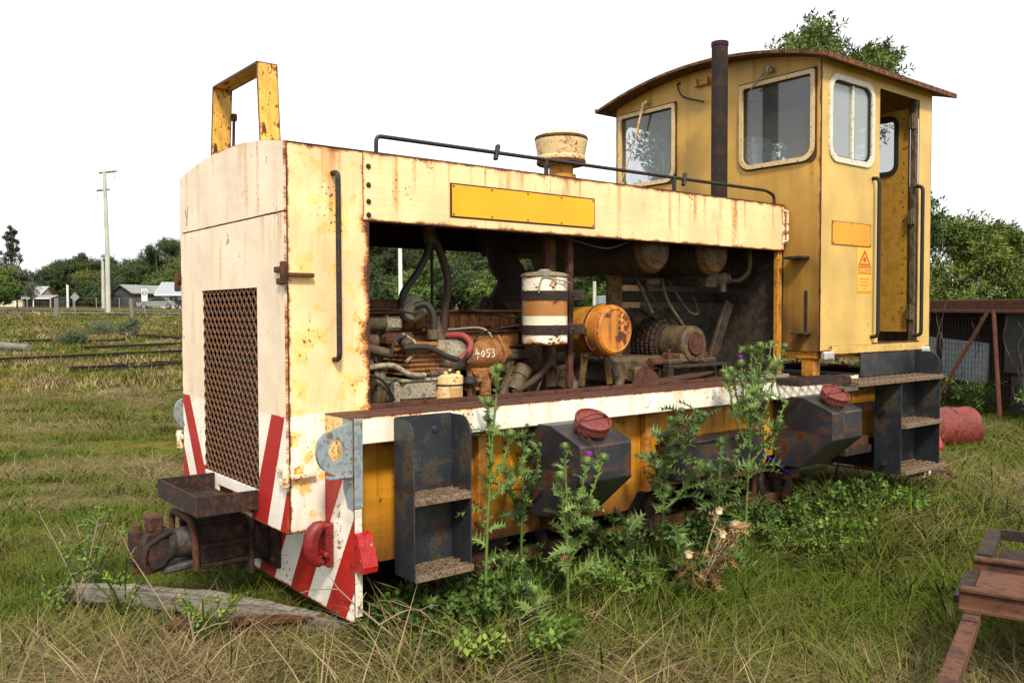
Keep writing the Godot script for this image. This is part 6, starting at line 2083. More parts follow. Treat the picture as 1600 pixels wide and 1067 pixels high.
	for e in [[-0.55, 5.9, 0.2, 0.6, 0.5, 0.6], [0.0, 6.35, 0.0, 0.55, 0.5, 0.55], [0.5, 6.2, 0.3, 0.5, 0.5, 0.5], [0.75, 5.9, 0.5, 0.5, 0.5, 0.5], [-0.95, 6.0, 0.3, 0.5, 0.45, 0.5], [-0.35, 6.55, 0.2, 0.45, 0.42, 0.45], [0.95, 6.25, 0.7, 0.4, 0.4, 0.4], [-0.3, 5.3, 0.0, 0.7, 0.6, 0.7], [0.3, 5.0, 0.2, 0.9, 0.7, 0.9], [0.3, 4.2, 0.2, 1.0, 0.8, 1.0], [-0.6, 4.3, 0.0, 0.8, 0.7, 0.8]]:
		near_l.append(e)
	tree("leafy_tree", "green wind-blown tree showing above the cab roof", Vector3(13.55, 0.02, -5.95), near_l, 190, 0.34, fine, Color(0.05, 0.085, 0.022), Color(0.17, 0.23, 0.055), 0.13, M.bark, "", Vector3(0.45, 0.1, 0.35), 0.8)
	tree("leafy_tree", "tree standing close behind the cab, seen only through its windows", Vector3(9.4, 0.0, -5.0), [[0.0, 3.2, 0.0, 0.9, 0.8, 0.9], [0.7, 3.5, -0.1, 0.8, 0.7, 0.8], [1.2, 2.9, 0.2, 0.9, 0.8, 0.9], [0.3, 2.4, 0.3, 1.0, 0.8, 1.0], [-0.5, 2.6, -0.2, 0.6, 0.6, 0.6], [-0.92, 4.1, -0.05, 0.40, 0.45, 0.40], [-0.75, 3.5, 0.0, 0.5, 0.5, 0.5]], 220, 0.32, fine, Color(0.05, 0.08, 0.022), Color(0.13, 0.18, 0.05), 0.10, M.bark)
	tree("leafy_tree", "small leafy branch tree showing right behind the cab corner", Vector3(17.0, 0.02, -6.1), [[0.1, 3.7, 0.2, 0.6, 0.55, 0.6], [0.45, 4.1, 0.35, 0.35, 0.3, 0.35], [0.0, 3.1, 0.3, 0.5, 0.4, 0.5], [0.5, 3.35, 0.5, 0.3, 0.25, 0.3]], 150, 0.3, bush, Color(0.04, 0.075, 0.02), Color(0.10, 0.16, 0.045), 0.10, M.bark)
	tree("leafy_tree", "feathery green tree behind the rusty wire cage", Vector3(19.2, 0.04, -5.4), [[0.0, 1.2, 0.0, 1.2, 0.8, 1.0], [-0.5, 2.1, 0.0, 0.8, 0.7, 0.8], [0.5, 2.3, 0.3, 0.8, 0.7, 0.8], [0.1, 2.9, 0.0, 0.6, 0.55, 0.6], [-0.3, 3.2, -0.2, 0.4, 0.35, 0.4], [0.8, 3.0, 0.5, 0.4, 0.4, 0.4], [1.2, 1.8, 0.9, 0.8, 0.7, 0.8], [-1.2, 1.6, -0.6, 0.8, 0.7, 0.8]], 260, 0.36, fine, Color(0.055, 0.09, 0.018), Color(0.185, 0.235, 0.05), 0.09, M.bark, "", Vector3(0.5, 0.0, 0.4), 0.7)
	tree("bushy_tree", "dark green broad-leaved tree at the right edge of the photo", Vector3(22.2, 0.04, -4.2), [[0.0, 1.4, 0.0, 1.3, 1.0, 1.2], [0.3, 2.5, 0.3, 0.9, 0.8, 0.9], [-0.6, 2.2, -0.4, 0.9, 0.7, 0.9], [0.9, 2.3, 1.0, 1.0, 0.9, 1.0], [0.6, 3.1, 0.7, 0.6, 0.5, 0.6], [1.5, 1.4, 1.6, 1.2, 1.0, 1.2]], 300, 0.34, bush, Color(0.04, 0.08, 0.018), Color(0.11, 0.18, 0.035), 0.10, M.bark)
	tree("bushy_tree", "low dark bush between the cab and the feathery tree", Vector3(17.8, 0.04, -6.6), [[0.0, 0.9, 0.0, 1.1, 0.8, 1.1], [0.4, 1.7, 0.3, 0.8, 0.7, 0.8], [-0.9, 1.4, -0.6, 1.0, 0.8, 1.0], [-1.8, 1.2, -1.0, 1.0, 0.8, 1.0]], 260, 0.34, bush, Color(0.03, 0.06, 0.018), Color(0.09, 0.13, 0.035), 0.08, M.bark)
	# low scrub in the field
	var scrub := [["grey-green low scrub beyond the rails, left clump", 5.75, -28.0, 0.38, 0.75], ["dark green low scrub beyond the rails, right clump", 6.80, -28.5, 0.42, 0.45], ["sparse scrub at the left end of the rails", 4.1, -24.4, 0.28, 0.4]]
	for e in scrub:
		var s := tree("scrub_bush", e[0], Vector3(e[1], ground_height(e[1], e[2]), e[2]), lobes_bush(e[3], e[4], int(e[1] * 10), 9), 48, 0.20, fine, Color(0.07, 0.09, 0.05), Color(0.17, 0.20, 0.11), 0.02, M.bark)
		s.set_meta("category", "bush")

func road_strip(called: String, a: Vector2, dir: Vector2, w: float, lo: float, hi: float) -> void:
	var st := SurfaceTool.new()
	st.begin(Mesh.PRIMITIVE_TRIANGLES)
	var nrm := Vector2(-dir.y, dir.x)
	var n := 40
	for i in n + 1:
		for k in [-0.5, 0.0, 0.5]:
			var p: Vector2 = a + dir * lerpf(lo, hi, float(i) / n) + nrm * w * k
			st.set_uv(p)
			st.add_vertex(Vector3(p.x, ground_height(p.x, p.y) + 0.10, p.y))
	for i in n:
		for k in 2:
			var q := i * 3 + k
			for v in [q, q + 1, q + 3, q + 1, q + 4, q + 3]:
				st.add_index(v)
	st.generate_normals()
	var o := MeshInstance3D.new()
	o.name = called
	o.mesh = st.commit()
	var m := tex(tiling(128, [[0.0, Color(0.25, 0.25, 0.26)], [0.5, Color(0.30, 0.30, 0.31)]], 0.2, 0.2, 44), 0.9)
	m.uv1_scale = Vector3.ONE * 0.5
	o.material_override = m
	o.set_meta("kind", "structure")
	add_child(o, true)

const TURN := -0.6737   # buildings face the photographer

func gable_house(o: Node3D, lo: Vector3, hi: Vector3, ridge: float, wall: Material, roof: Material, trim: Material, over := 0.35) -> void:
	# ridge along x; walls from lo to hi
	var b := MB.new()
	b.plate([rect_poly(lo.x, lo.y, hi.x, hi.y)], at(SIDE, Vector3(0, 0, hi.z)), 0.1, Rect2(0, 0, 1, 1))
	b.plate([rect_poly(lo.x, lo.y, hi.x, hi.y)], at(SIDE, Vector3(0, 0, lo.z + 0.1)), 0.1, Rect2(0, 0, 1, 1))
	var mz := (lo.z + hi.z) * 0.5
	for x in [lo.x, hi.x - 0.1]:
		b.plate([PackedVector2Array([Vector2(lo.z + 0.1, lo.y), Vector2(hi.z - 0.1, lo.y), Vector2(hi.z - 0.1, hi.y), Vector2(mz, ridge - 0.05), Vector2(lo.z + 0.1, hi.y)])], at(FRONT, Vector3(x, 0, 0)), 0.1, Rect2(0, 0, 1, 1))
	part("wall", b, wall, o)
	b = MB.new()
	for s in [-1.0, 1.0]:
		var ez: float = mz + s * ((hi.z - lo.z) * 0.5 + over)
		var ey: float = hi.y - (ridge - hi.y) / ((hi.z - lo.z) * 0.5) * over
		var x0 := lo.x - over
		var x1 := hi.x + over
		b.quad(Vector3(x0, ridge, mz), Vector3(x1, ridge, mz), Vector3(x1, ey, ez), Vector3(x0, ey, ez), Vector3(0, 1, s))
		b.quad(Vector3(x0, ridge - 0.08, mz), Vector3(x1, ridge - 0.08, mz), Vector3(x1, ey - 0.08, ez), Vector3(x0, ey - 0.08, ez), Vector3(0, -1, -s))
		var k := int((x1 - x0) / 0.4)
		for i in k + 1:
			var x := x0 + (x1 - x0) * i / k
			b.bar(Vector3(x, ridge + 0.01, mz), Vector3(x, ey + 0.01, ez), 0.05, 0.03)
	var rf := part("roof", b, roof, o)
	b = MB.new()
	for x in [lo.x - over, hi.x + over]:
		for s in [-1.0, 1.0]:
			var ez: float = mz + s * ((hi.z - lo.z) * 0.5 + over)
			var ey: float = hi.y - (ridge - hi.y) / ((hi.z - lo.z) * 0.5) * over
			b.bar(Vector3(x, ridge - 0.05, mz), Vector3(x, ey - 0.05, ez), 0.04, 0.16)
	for s in [-1.0, 1.0]:
		var ez: float = mz + s * ((hi.z - lo.z) * 0.5 + over)
		var ey: float = hi.y - (ridge - hi.y) / ((hi.z - lo.z) * 0.5) * over
		b.bar(Vector3(lo.x - over, ey - 0.06, ez), Vector3(hi.x + over, ey - 0.06, ez), 0.04, 0.16)
	part("fascia", b, trim, rf)

func glazed(o: Node3D, x0: float, y0: float, x1: float, y1: float, z: float, frame: Material) -> void:
	var b := MB.new()
	b.plate(ring_poly(rect_poly(x0, y0, x1, y1), rect_poly(x0 + 0.08, y0 + 0.08, x1 - 0.08, y1 - 0.08)), at(SIDE, Vector3(0, 0, z + 0.05)), 0.05, Rect2(0, 0, 1, 1))
	b.span(Vector3((x0 + x1) * 0.5 - 0.03, y0 + 0.08, z + 0.01), Vector3((x0 + x1) * 0.5 + 0.03, y1 - 0.08, z + 0.045))
	var f := part("window", b, frame, o)
	b = MB.new()
	b.span(Vector3(x0 + 0.08, y0 + 0.08, z + 0.002), Vector3(x1 - 0.08, y1 - 0.08, z + 0.01))
	part("pane", b, M.dark_glass, f)

func village() -> void:
	M.dark_glass = mat(Color(0.07, 0.08, 0.09), 0.1)
	M.white_roof = mat(Color(0.58, 0.60, 0.62), 0.7)
	M.pale_roof = mat(Color(0.50, 0.51, 0.50), 0.7)
	M.weatherboard = tri(tiling(128, [[0.0, Color(0.20, 0.21, 0.22)], [0.45, Color(0.33, 0.35, 0.36)], [0.6, Color(0.26, 0.27, 0.28)]], 0.1, 0.2, 45, 6.0, 0.3), 4.0, 0.9)
	M.cream_wall = mat(Color(0.80, 0.75, 0.64), 0.8)
	M.maroon = mat(Color(0.36, 0.12, 0.10), 0.7)
	M.white_trim = mat(Color(0.86, 0.86, 0.84), 0.6)
	M.tan_trim = mat(Color(0.72, 0.58, 0.38), 0.7)
	M.pole = tri(tiling(128, [[0.0, Color(0.64, 0.63, 0.58)], [0.5, Color(0.78, 0.78, 0.73)], [0.62, Color(0.70, 0.75, 0.69)]], 0.15, 0.12, 46, 3.0, 0.2), 2.0, 0.9)
	M.post = M.timber
	# grey weatherboard shed with a carport
	var p := Vector3(28.2, 2.40, -105.6)
	var o := thing("shed", "grey weatherboard shed with pale metal roof and open carport", "shed", p)
	o.rotation.y = TURN + 0.95
	gable_house(o, Vector3(-1.0, -0.3, -4.6), Vector3(1.5, 1.75, 0.3), 2.75, M.weatherboard, M.pale_roof, M.weatherboard, 0.25)
	var b := MB.new()
	b.quad(Vector3(1.6, 2.72, -2.15), Vector3(6.2, 2.72, -2.15), Vector3(6.2, 1.62, 0.55), Vector3(1.6, 1.62, 0.55), Vector3(0, 1, 1))
	b.quad(Vector3(1.6, 2.72, -2.15), Vector3(6.2, 2.72, -2.15), Vector3(6.2, 1.62, -4.85), Vector3(1.6, 1.62, -4.85), Vector3(0, 1, -1))
	part("carport_roof", b, M.pale_roof, o)
	b = MB.new()
	b.bar(Vector3(1.6, 1.56, 0.56), Vector3(6.2, 1.56, 0.56), 0.05, 0.16)
	part("carport_fascia", b, M.tan_trim, o)
	b = MB.new()
	for x in [3.8, 6.0]:
		b.bar(Vector3(x, -0.3, 0.4), Vector3(x, 1.6, 0.4), 0.12, 0.12, Vector3.RIGHT)
	part("carport_post", b, M.white_trim, o)
	b = MB.new()
	b.span(Vector3(1.6, -0.3, -4.7), Vector3(6.2, 1.9, -4.6))
	b.span(Vector3(6.1, -0.3, -4.6), Vector3(6.2, 1.6, -2.0))
	part("carport_wall", b, M.weatherboard, o)
	# house at the left
	o = thing("house", "low cream house with white roof and dark lean-to, far left", "house", Vector3(17.0, 2.45, -109.5))
	o.rotation.y = TURN + 0.15
	gable_house(o, Vector3(-3.4, -0.3, -5.0), Vector3(1.2, 1.45, 0.0), 2.45, M.cream_wall, M.white_roof, M.maroon, 0.3)
	glazed(o, -2.6, 0.5, -1.5, 1.2, 0.0, M.white_trim)
	glazed(o, -0.6, 0.5, 0.5, 1.2, 0.0, M.white_trim)
	b = MB.new()
	b.quad(Vector3(-0.6, 1.35, 0.1), Vector3(3.4, 1.35, 0.1), Vector3(3.4, 0.95, 2.6), Vector3(-0.6, 0.95, 2.6), Vector3(0, 1, 0.2))
	part("lean_to_roof", b, M.pale_roof, o)
	b = MB.new()
	b.span(Vector3(1.3, -0.3, -3.0), Vector3(3.3, 1.25, -0.1))
	b.span(Vector3(0.2, -0.3, 1.4), Vector3(3.2, 0.85, 1.5))
	part("lean_to_wall", b, M.weatherboard, o)
	b = MB.new()
	b.bar(Vector3(-0.6, 0.93, 2.6), Vector3(3.4, 0.93, 2.6), 0.05, 0.14)
	for x in [-0.4, 1.5, 3.3]:
		b.bar(Vector3(x, -0.3, 2.5), Vector3(x, 0.9, 2.5), 0.1, 0.1, Vector3.RIGHT)
	part("lean_to_frame", b, M.white_trim, o)
	# house half behind the nose
	o = thing("house", "white-roofed house with railed verandah beside the locomotive nose", "house", Vector3(28.7, 2.30, -96.6))
	o.rotation.y = TURN + 0.1
	gable_house(o, Vector3(-0.6, -0.3, -5.0), Vector3(9.0, 1.75, 0.0), 2.95, M.cream_wall, M.white_roof, M.white_trim, 0.6)
	glazed(o, 0.2, 0.7, 1.3, 1.5, 0.0, M.white_trim)
	glazed(o, 3.0, 0.7, 4.1, 1.5, 0.0, M.white_trim)
	b = MB.new()
	for i in 24:
		b.bar(Vector3(-1.2 + i * 0.2, -0.2, 1.0), Vector3(-1.2 + i * 0.2, 0.55, 1.0), 0.04, 0.04, Vector3.RIGHT)
	b.bar(Vector3(-1.2, 0.55, 1.0), Vector3(3.5, 0.55, 1.0), 0.06, 0.08)
	b.bar(Vector3(-1.2, 0.15, 1.0), Vector3(3.5, 0.15, 1.0), 0.06, 0.06)
	part("railing", b, M.white_trim, o)
	# poles
	o = thing("power_pole", "tall pale timber power pole with two crossarms", "power pole", Vector3(13.9, 1.60, -60.8))
	b = MB.new()
	b.tube([Vector3(0, -0.3, 0), Vector3(0.0, 5.0, 0), Vector3(-0.1, 9.9, 0)], [0.17, 0.15, 0.12], 12)
	part("shaft", b, M.pole, o)
	for e in [[9.75, -0.35, 0.85], [8.55, -0.55, 0.35]]:
		b = MB.new()
		var r := Vector3(0.78, 0.10, 0.62)
		b.bar(Vector3(-0.1, e[0], 0) + r * e[1], Vector3(-0.1, e[0], 0) + r * e[2], 0.09, 0.11)
		var arm := part("crossarm", b, M.bark, o)
		for s in ([e[1] + 0.05, e[2] - 0.15] if e[0] > 9.0 else [e[1] + 0.05]):
			b = MB.new()
			for k in 5:
				b.lathe(Vector3(-0.1, e[0] - 0.18 - k * 0.1, 0) + r * s, Vector3.UP, [Vector2(0.02, 0), Vector2(0.055, 0.01), Vector2(0.02, 0.06)], 8)
			part("insulator", b, M.grey_paint, arm)
	b = MB.new()
	b.tube([Vector3(0, -0.3, 0), Vector3(0, 4.9, 0)], [0.19, 0.14], 10)
	single("timber_pole", b, M.pole, "short greenish timber pole just left of the tall power pole", "pole", Vector3(21.2, 2.15, -93.0))
	b = MB.new()
	b.tube([Vector3(0, -0.3, 0), Vector3(0, 2.5, 0)], 0.12, 10)
	single("white_post", b, M.white_trim, "plain white post standing beside the left house", "post", Vector3(19.45, 2.30, -101.0))
	b = MB.new()
	b.tube([Vector3(0, -0.3, 0), Vector3(-0.05, 6.5, 0)], [0.14, 0.115], 12)
	single("white_pole", b, M.white_trim, "white pole seen through the engine bay", "pole", Vector3(27.2, 1.19, -43.8))
	b = MB.new()
	b.tube([Vector3(0, -0.2, 0), Vector3(0, 2.5, 0)], [0.10, 0.09], 8)
	o = thing("service_post", "pale post with a grey box seen above the yellow air cleaner", "post", Vector3(29.8, 0.71, -28.8))
	part("shaft", b, M.pole, o)
	b = MB.new()
	b.span(Vector3(0.02, 1.0, 0.05), Vector3(0.55, 1.75, 0.35), 0.02)
	part("meter_box", b, M.grey_paint, o)
	# fence posts in the field
	for e in [["leaning grey fence post left of the tall power pole", 8.5, -49.6, 0.02, 0.10], ["thin grey fence post right of the tall power pole", 11.8, -47.0, -0.06, 0.09], ["short grey fence post at the far left of the field", 3.6, -53.5, 0.0, 0.10]]:
		b = MB.new()
		b.box(Vector3(e[3] * 0.5, 0.5, 0), Vector3(e[4] * 2.0, 1.3, e[4] * 2.0), 0.03, Basis(Vector3.BACK, -e[3]))
		single("fence_post", b, M.timber, e[0], "fence post", Vector3(e[1], ground_height(e[1], e[2]) - 0.1, e[2]), "old posts of the field fence")
	# signs by the road
	o = thing("road_sign", "grey back of a diamond road sign on a thin post", "road sign", Vector3(13.9, 1.77, -71.0))
	b = MB.new()
	b.tube([Vector3(0, -0.2, 0), Vector3(0, 1.5, 0)], 0.035, 8)
	part("post", b, M.grey_paint, o)
	b = MB.new()
	b.box(Vector3(0, 1.15, 0.06), Vector3(0.52, 0.52, 0.02), 0.0, Basis(Vector3.UP, TURN) * Basis(Vector3.BACK, PI / 4))
	part("board", b, M.grey_paint, o)
	o = thing("speed_sign", "white speed-limit sign with a ring, in front of the shed", "road sign", Vector3(17.6, 1.68, -65.4))
	o.rotation.y = TURN
	b = MB.new()
	b.tube([Vector3(0, -0.2, -0.05), Vector3(0, 1.6, -0.05)], 0.035, 8)
	part("post", b, M.grey_paint, o)
	b = MB.new()
	b.box(Vector3(0, 1.35, 0), Vector3(0.46, 0.92, 0.02), 0.0)
	var bd := part("board", b, M.white_trim, o)
	b = MB.new()
	b.lathe(Vector3(0, 1.50, 0.012), Vector3.BACK, [Vector2(0.135, 0), Vector2(0.135, 0.004), Vector2(0.19, 0.004), Vector2(0.19, 0)], 24)
	part("ring", b, mat(Color(0.42, 0.16, 0.15), 0.5), bd)
	var tm := TextMesh.new()
	tm.text = "60"
	tm.font_size = 32
	tm.pixel_size = 0.006
	tm.depth = 0.004
	var t := MeshInstance3D.new()
	t.name = "number"
	t.mesh = tm
	t.material_override = M.rubber
	t.position = Vector3(0, 1.50, 0.016)
	bd.add_child(t, true)
	# wire fence before the houses
	o = thing("wire_fence", "grey chain-link fence in front of the shed and houses", "fence", Vector3(0, 0, 0))
	var fa := Vector2(15.0, -98.0)
	var fd := Vector2(0.7818, 0.6235)
	b = MB.new()
	var w := MB.new()
	for i in 9:
		var q := fa + fd * i * 2.4
		var y := ground_height(q.x, q.y)
		b.bar(Vector3(q.x, y - 0.1, q.y), Vector3(q.x, y + 1.1, q.y), 0.07, 0.07, Vector3.RIGHT)
		if i < 8:
			var q2 := q + fd * 2.4
			var y2 := ground_height(q2.x, q2.y)
			for h in [0.15, 0.6, 1.08]:
				w.bar(Vector3(q.x, y + h, q.y), Vector3(q2.x, y2 + h, q2.y), 0.02, 0.02)
			for k in 12:
				var z := q.lerp(q2, k / 12.0)
				w.bar(Vector3(z.x, y + 0.1, z.y), Vector3(z.x, y + 1.08, z.y), 0.012, 0.012, Vector3.RIGHT)
	part("post", b, M.grey_paint, o)
	part("wire", w, M.bark, o).set_meta("kind", "stuff")
	car("car", "silver sedan parked in front of the shed", Vector3(26.4, 2.16, -92.6), TURN + 0.3, mat(Color(0.55, 0.58, 0.58), 0.35, 0.3), false)
	car("utility_truck", "dark utility vehicle parked beside the locomotive nose", Vector3(29.6, 2.14, -91.4), TURN - 0.1, mat(Color(0.10, 0.11, 0.12), 0.4), true)

func car(called: String, label: String, where: Vector3, turn: float, paint: Material, tall: bool) -> void:
	var o := thing(called, label, "car" if not tall else "utility vehicle", where)
	o.rotation.y = turn
	o.scale = Vector3.ONE * 0.86
	var up := 0.22 if tall else 0.0
	# nose to the left; outline in x and y, extruded across
	var low := PackedVector2Array([Vector2(-2.2, 0.28 + up), Vector2(2.2, 0.30 + up), Vector2(2.25, 0.55 + up), Vector2(2.15, 0.86 + up), Vector2(1.2, 0.92 + up), Vector2(-0.95, 0.90 + up), Vector2(-2.05, 0.76 + up), Vector2(-2.25, 0.55 + up)])
	var b := MB.new()
	b.plate([low], at(SIDE, Vector3(0, 0, 0.85)), 1.7, Rect2(0, 0, 1, 1))
	var top := PackedVector2Array([Vector2(-0.95, 0.89 + up), Vector2(1.55, 0.89 + up), Vector2(1.0, 1.38 + up), Vector2(0.6, 1.44 + up), Vector2(-0.1, 1.42 + up), Vector2(-0.35, 1.34 + up)])
	if tall:
		top = PackedVector2Array([Vector2(-0.95, 1.10), Vector2(0.75, 1.10), Vector2(0.70, 1.70), Vector2(0.5, 1.74), Vector2(-0.2, 1.72), Vector2(-0.45, 1.64)])
	b.plate([top], at(SIDE, Vector3(0, 0, 0.68)), 1.36, Rect2(0, 0, 1, 1))
	part("body", b, paint, o)
	b = MB.new()
	var glass := []
	var c := Vector2.ZERO
	for q in top:
		c += q / top.size()
	var inner := PackedVector2Array()
	for q in top:
		inner.append(c + (q - c) * 0.92)
	b.plate([inner], at(SIDE, Vector3(0, 0, 0.69)), 1.38, Rect2(0, 0, 1, 1))
	part("window", b, M.dark_glass, o)
	for x in [-1.4, 1.4]:
		for z in [0.86, -0.86]:
			b = MB.new()
			var s := signf(z)
			b.lathe(Vector3(x, 0.31 + up * 0.3, z - s * 0.18), Vector3(0, 0, s), [Vector2(0, 0), Vector2(0.31, 0.0), Vector2(0.32, 0.03), Vector2(0.32, 0.16), Vector2(0.30, 0.19), Vector2(0.20, 0.19)], 20)
			var w := part("wheel", b, M.rubber, o)
			b = MB.new()
			b.lathe(Vector3(x, 0.31 + up * 0.3, z - s * 0.18), Vector3(0, 0, s), [Vector2(0.20, 0.185), Vector2(0.18, 0.17), Vector2(0.05, 0.18), Vector2(0, 0.19)], 16)
			part("rim", b, M.grey_paint, w)
	b = MB.new()
	for z in [0.62, -0.62]:
		b.box(Vector3(-2.2, 0.66 + up, z), Vector3(0.10, 0.14, 0.34), 0.03)
	part("headlight", b, M.chrome, o)

func rail_piece(a: Vector3, c: Vector3, h := 0.10) -> MB:
	# flat-bottomed rail along a to c
	var b := MB.new()
	var d := (c - a).normalized()
	b.bar(a + Vector3.UP * 0.008, c + Vector3.UP * 0.008, h * 0.9, 0.016, Vector3.UP, 0.003)
	b.bar(a + Vector3.UP * h * 0.5, c + Vector3.UP * h * 0.5, h * 0.14, h * 0.72, Vector3.UP)
	b.bar(a + Vector3.UP * h * 0.88, c + Vector3.UP * h * 0.88, h * 0.46, h * 0.24, Vector3.UP, 0.006)
	return b

func yard() -> void:
	# old rails lying in the field: [label, ax, az, cx, cz, height]
	var R := [
		["bolted old rail with a square end, lying nearest in the field left of the nose", 2.27, -15.71, 3.42, -15.74, 0.11],
		["old rail continuing to the right of the nearest bolted rail", 3.44, -15.50, 4.75, -16.05, 0.10],
		["thin old rail just behind the nearest bolted rail", 3.30, -16.25, 4.9, -16.45, 0.09],
		["longest old rail, running right across the field", 0.9, -18.36, 5.9, -19.42, 0.11],
		["old rail behind the longest one, its left end in weeds", 3.83, -21.65, 7.0, -22.5, 0.10],
		["old rail beside the end of the grey log", 2.82, -24.91, 4.67, -25.12, 0.11],
		["old rail to the right of the rail by the log", 4.52, -24.22, 5.62, -24.50, 0.11],
		["farther rail of the stack behind the scrub, upper piece", 6.6, -27.8, 7.6, -25.2, 0.10],
		["nearer rail of the stack behind the scrub, lower piece", 6.18, -27.28, 7.45, -24.7, 0.11],
		["short piece of rail close to the nose, low in the grass", 2.85, -11.32, 3.4, -11.4, 0.07],
	]
	for e in R:
		var a := Vector3(e[1], ground_height(e[1], e[2]), e[2])
		var c := Vector3(e[3], ground_height(e[3], e[4]), e[4])
		var mid := (a + c) * 0.5
		single("old_rail", rail_piece(a - mid, c - mid, e[5]), M.rust_dark, e[0], "rail", mid, "old rails lying in the field")
	var b := MB.new()
	b.tube([Vector3(-1.2, 0.12, -2.6), Vector3(-0.2, 0.12, -0.5), Vector3(0.35, 0.08, 0.6)], [0.12, 0.115, 0.10], 10)
	single("log", b, M.timber, "grey weathered log lying at the left edge of the field", "log", Vector3(2.15, 0.63, -22.1))
	# weathered baulk and rail before the nose
	o_baulk()
	single("old_rail", rail_piece(Vector3(-0.28, 0, -0.16), Vector3(0.34, 0, 0.20), 0.13), M.rust, "rusty rail end lying under the weathered timber baulk", "rail", Vector3(-0.15, 0.02, -0.22))
	for z in [-0.43, -1.03]:
		b = rail_piece(Vector3(0.0, 0, z), Vector3(8.5, 0, z), 0.09)
		single("track_rail", b, M.rust_dark, "rusty track rail under the locomotive, near side" if z > -0.7 else "rusty track rail under the locomotive, far side", "rail", Vector3(-0.2, -0.03, 0))
	# rusty steel frame at the lower right
	var o := thing("steel_frame", "rusty steel frame with rail crossbars at the lower right corner", "steel frame", Vector3(1.86, 0, 2.2))
	var d := Vector3(-0.952, 0, 0.307)
	var r := Vector3(0.307, 0, 0.952)
	b = MB.new()
	b.bar(Vector3(0.05, 0.39, 0.02), Vector3(0.05, 0.39, 0.02) + d * 2.6, 0.058, 0.05, Vector3.UP, 0.004)
	part("side_bar", b, M.rust_beam, o)
	b = MB.new()
	for k in [0.13, 0.22]:
		var q: Vector3 = Vector3(0.05, 0.417, 0.02) + d * k
		b.tube([q - r * 0.028, q, q + r * 0.028], 0.006, 5)
	part("weld_bead", b, M.rust_dark, o)
	var s0 := Vector3(-0.02, 0.41, 0.0)
	for k in 2:
		b = rail_piece(s0 - d * (0.50 * k) - r * 0.01, s0 - d * (0.50 * k) + r * 2.2, 0.09)
		part("cross_rail", b, M.rust_beam, o)
	b = MB.new()
	b.bar(s0 - d * 0.25 + r * 0.03 + Vector3.UP * 0.045, s0 - d * 0.25 + r * 2.2 + Vector3.UP * 0.045, 0.36, 0.012)
	part("flat_plate", b, M.rust_beam, o)
	b = MB.new()
	b.bar(s0 - d * 0.05 + Vector3.UP * 0.02, s0 - d * 0.46 + Vector3.UP * 0.02, 0.07, 0.03)
	b.bar(s0 - d * 0.56 + Vector3.UP * 0.075 + r * 0.03, s0 - d * 1.08 + Vector3.UP * 0.075 + r * 0.03, 0.06, 0.03)
	b.bar(s0 - d * 1.06 + Vector3.UP * 0.075 + r * 0.06, s0 - d * 1.06 + Vector3.UP * 0.075 + r * 2.2, 0.03, 0.05)
	b.bar(s0 - d * 0.82 + Vector3.UP * 0.0 + r * 0.06, s0 - d * 0.82 + Vector3.UP * 0.0 + r * 2.2, 0.46, 0.01)
	part("end_box", b, M.rust_dark, o)
	b = MB.new()
	for e in [[1.0, 2.1], [-0.9, 2.1], [-0.9, 0.6], [2.2, 0.05]]:
		var q: Vector3 = s0 + d * e[0] + r * e[1]
		b.bar(Vector3(q.x, -0.1, q.z), Vector3(q.x, 0.40, q.z), 0.06, 0.06, Vector3.RIGHT)
	b.bar(s0 + r * 2.1 + d * 2.2 - Vector3.UP * 0.02, s0 + r * 2.1 - d * 1.0 - Vector3.UP * 0.02, 0.06, 0.05)
	part("leg", b, M.rust, o)
	cage()
	# red drum
	o = thing("oil_drum", "red rusty oil drum lying on its side in the grass", "drum", Vector3(8.40, 0.23, -0.98))
	o.rotation.y = deg_to_rad(-24.0)
	b = MB.new()
	b.lathe(Vector3(-0.42, 0, 0), Vector3.RIGHT, [Vector2(0, 0.02), Vector2(0.235, 0.02), Vector2(0.235, 0.0), Vector2(0.25, 0.0), Vector2(0.25, 0.02), Vector2(0.242, 0.03), Vector2(0.242, 0.26), Vector2(0.256, 0.28), Vector2(0.242, 0.30), Vector2(0.242, 0.54), Vector2(0.256, 0.56), Vector2(0.242, 0.58), Vector2(0.242, 0.80), Vector2(0.25, 0.82), Vector2(0.25, 0.84), Vector2(0.235, 0.84), Vector2(0.235, 0.82), Vector2(0, 0.82)], 32)
	part("shell", b, M.drum, o)
	b = MB.new()
	b.lathe(Vector3(-0.40, 0.12, 0.05), Vector3.LEFT, [Vector2(0.03, 0), Vector2(0.03, 0.012), Vector2(0, 0.014)], 10)
	part("bung", b, M.rust_dark, o)
	# scrap leg behind the cab steps
	b = MB.new()
	b.bar(Vector3(-0.15, 0.20, 0.0), Vector3(0.10, 0.18, 0.05), 0.05, 0.03)
	b.bar(Vector3(0.10, 0.18, 0.05), Vector3(0.18, 0.0, 0.08), 0.05, 0.03)
	b.bar(Vector3(-0.05, 0.12, -0.1), Vector3(0.30, 0.16, -0.15), 0.06, 0.03)
	single("scrap_bracket", b, M.rust, "bent rusty scrap iron in the grass behind the cab steps", "scrap metal", Vector3(5.85, 0.02, 0.22))
	b = MB.new()
	b.plate([PackedVector2Array([Vector2(2.58, -0.02), Vector2(3.10, -0.03), Vector2(3.32, 0.03), Vector2(3.05, 0.10), Vector2(2.70, 0.12)])], Transform3D(Vector3(0.998, 0.06, 0), Vector3(0, 0, 1), Vector3(0.06, -0.998, 0), Vector3(-0.1, 0.965, -0.13)), 0.01, Rect2(0, 0, 1, 1))
	single("rusty_sheet", b, M.rust, "loose bent rusty sheet lying on the running board below the bearing", "steel sheet")
	b = MB.new()
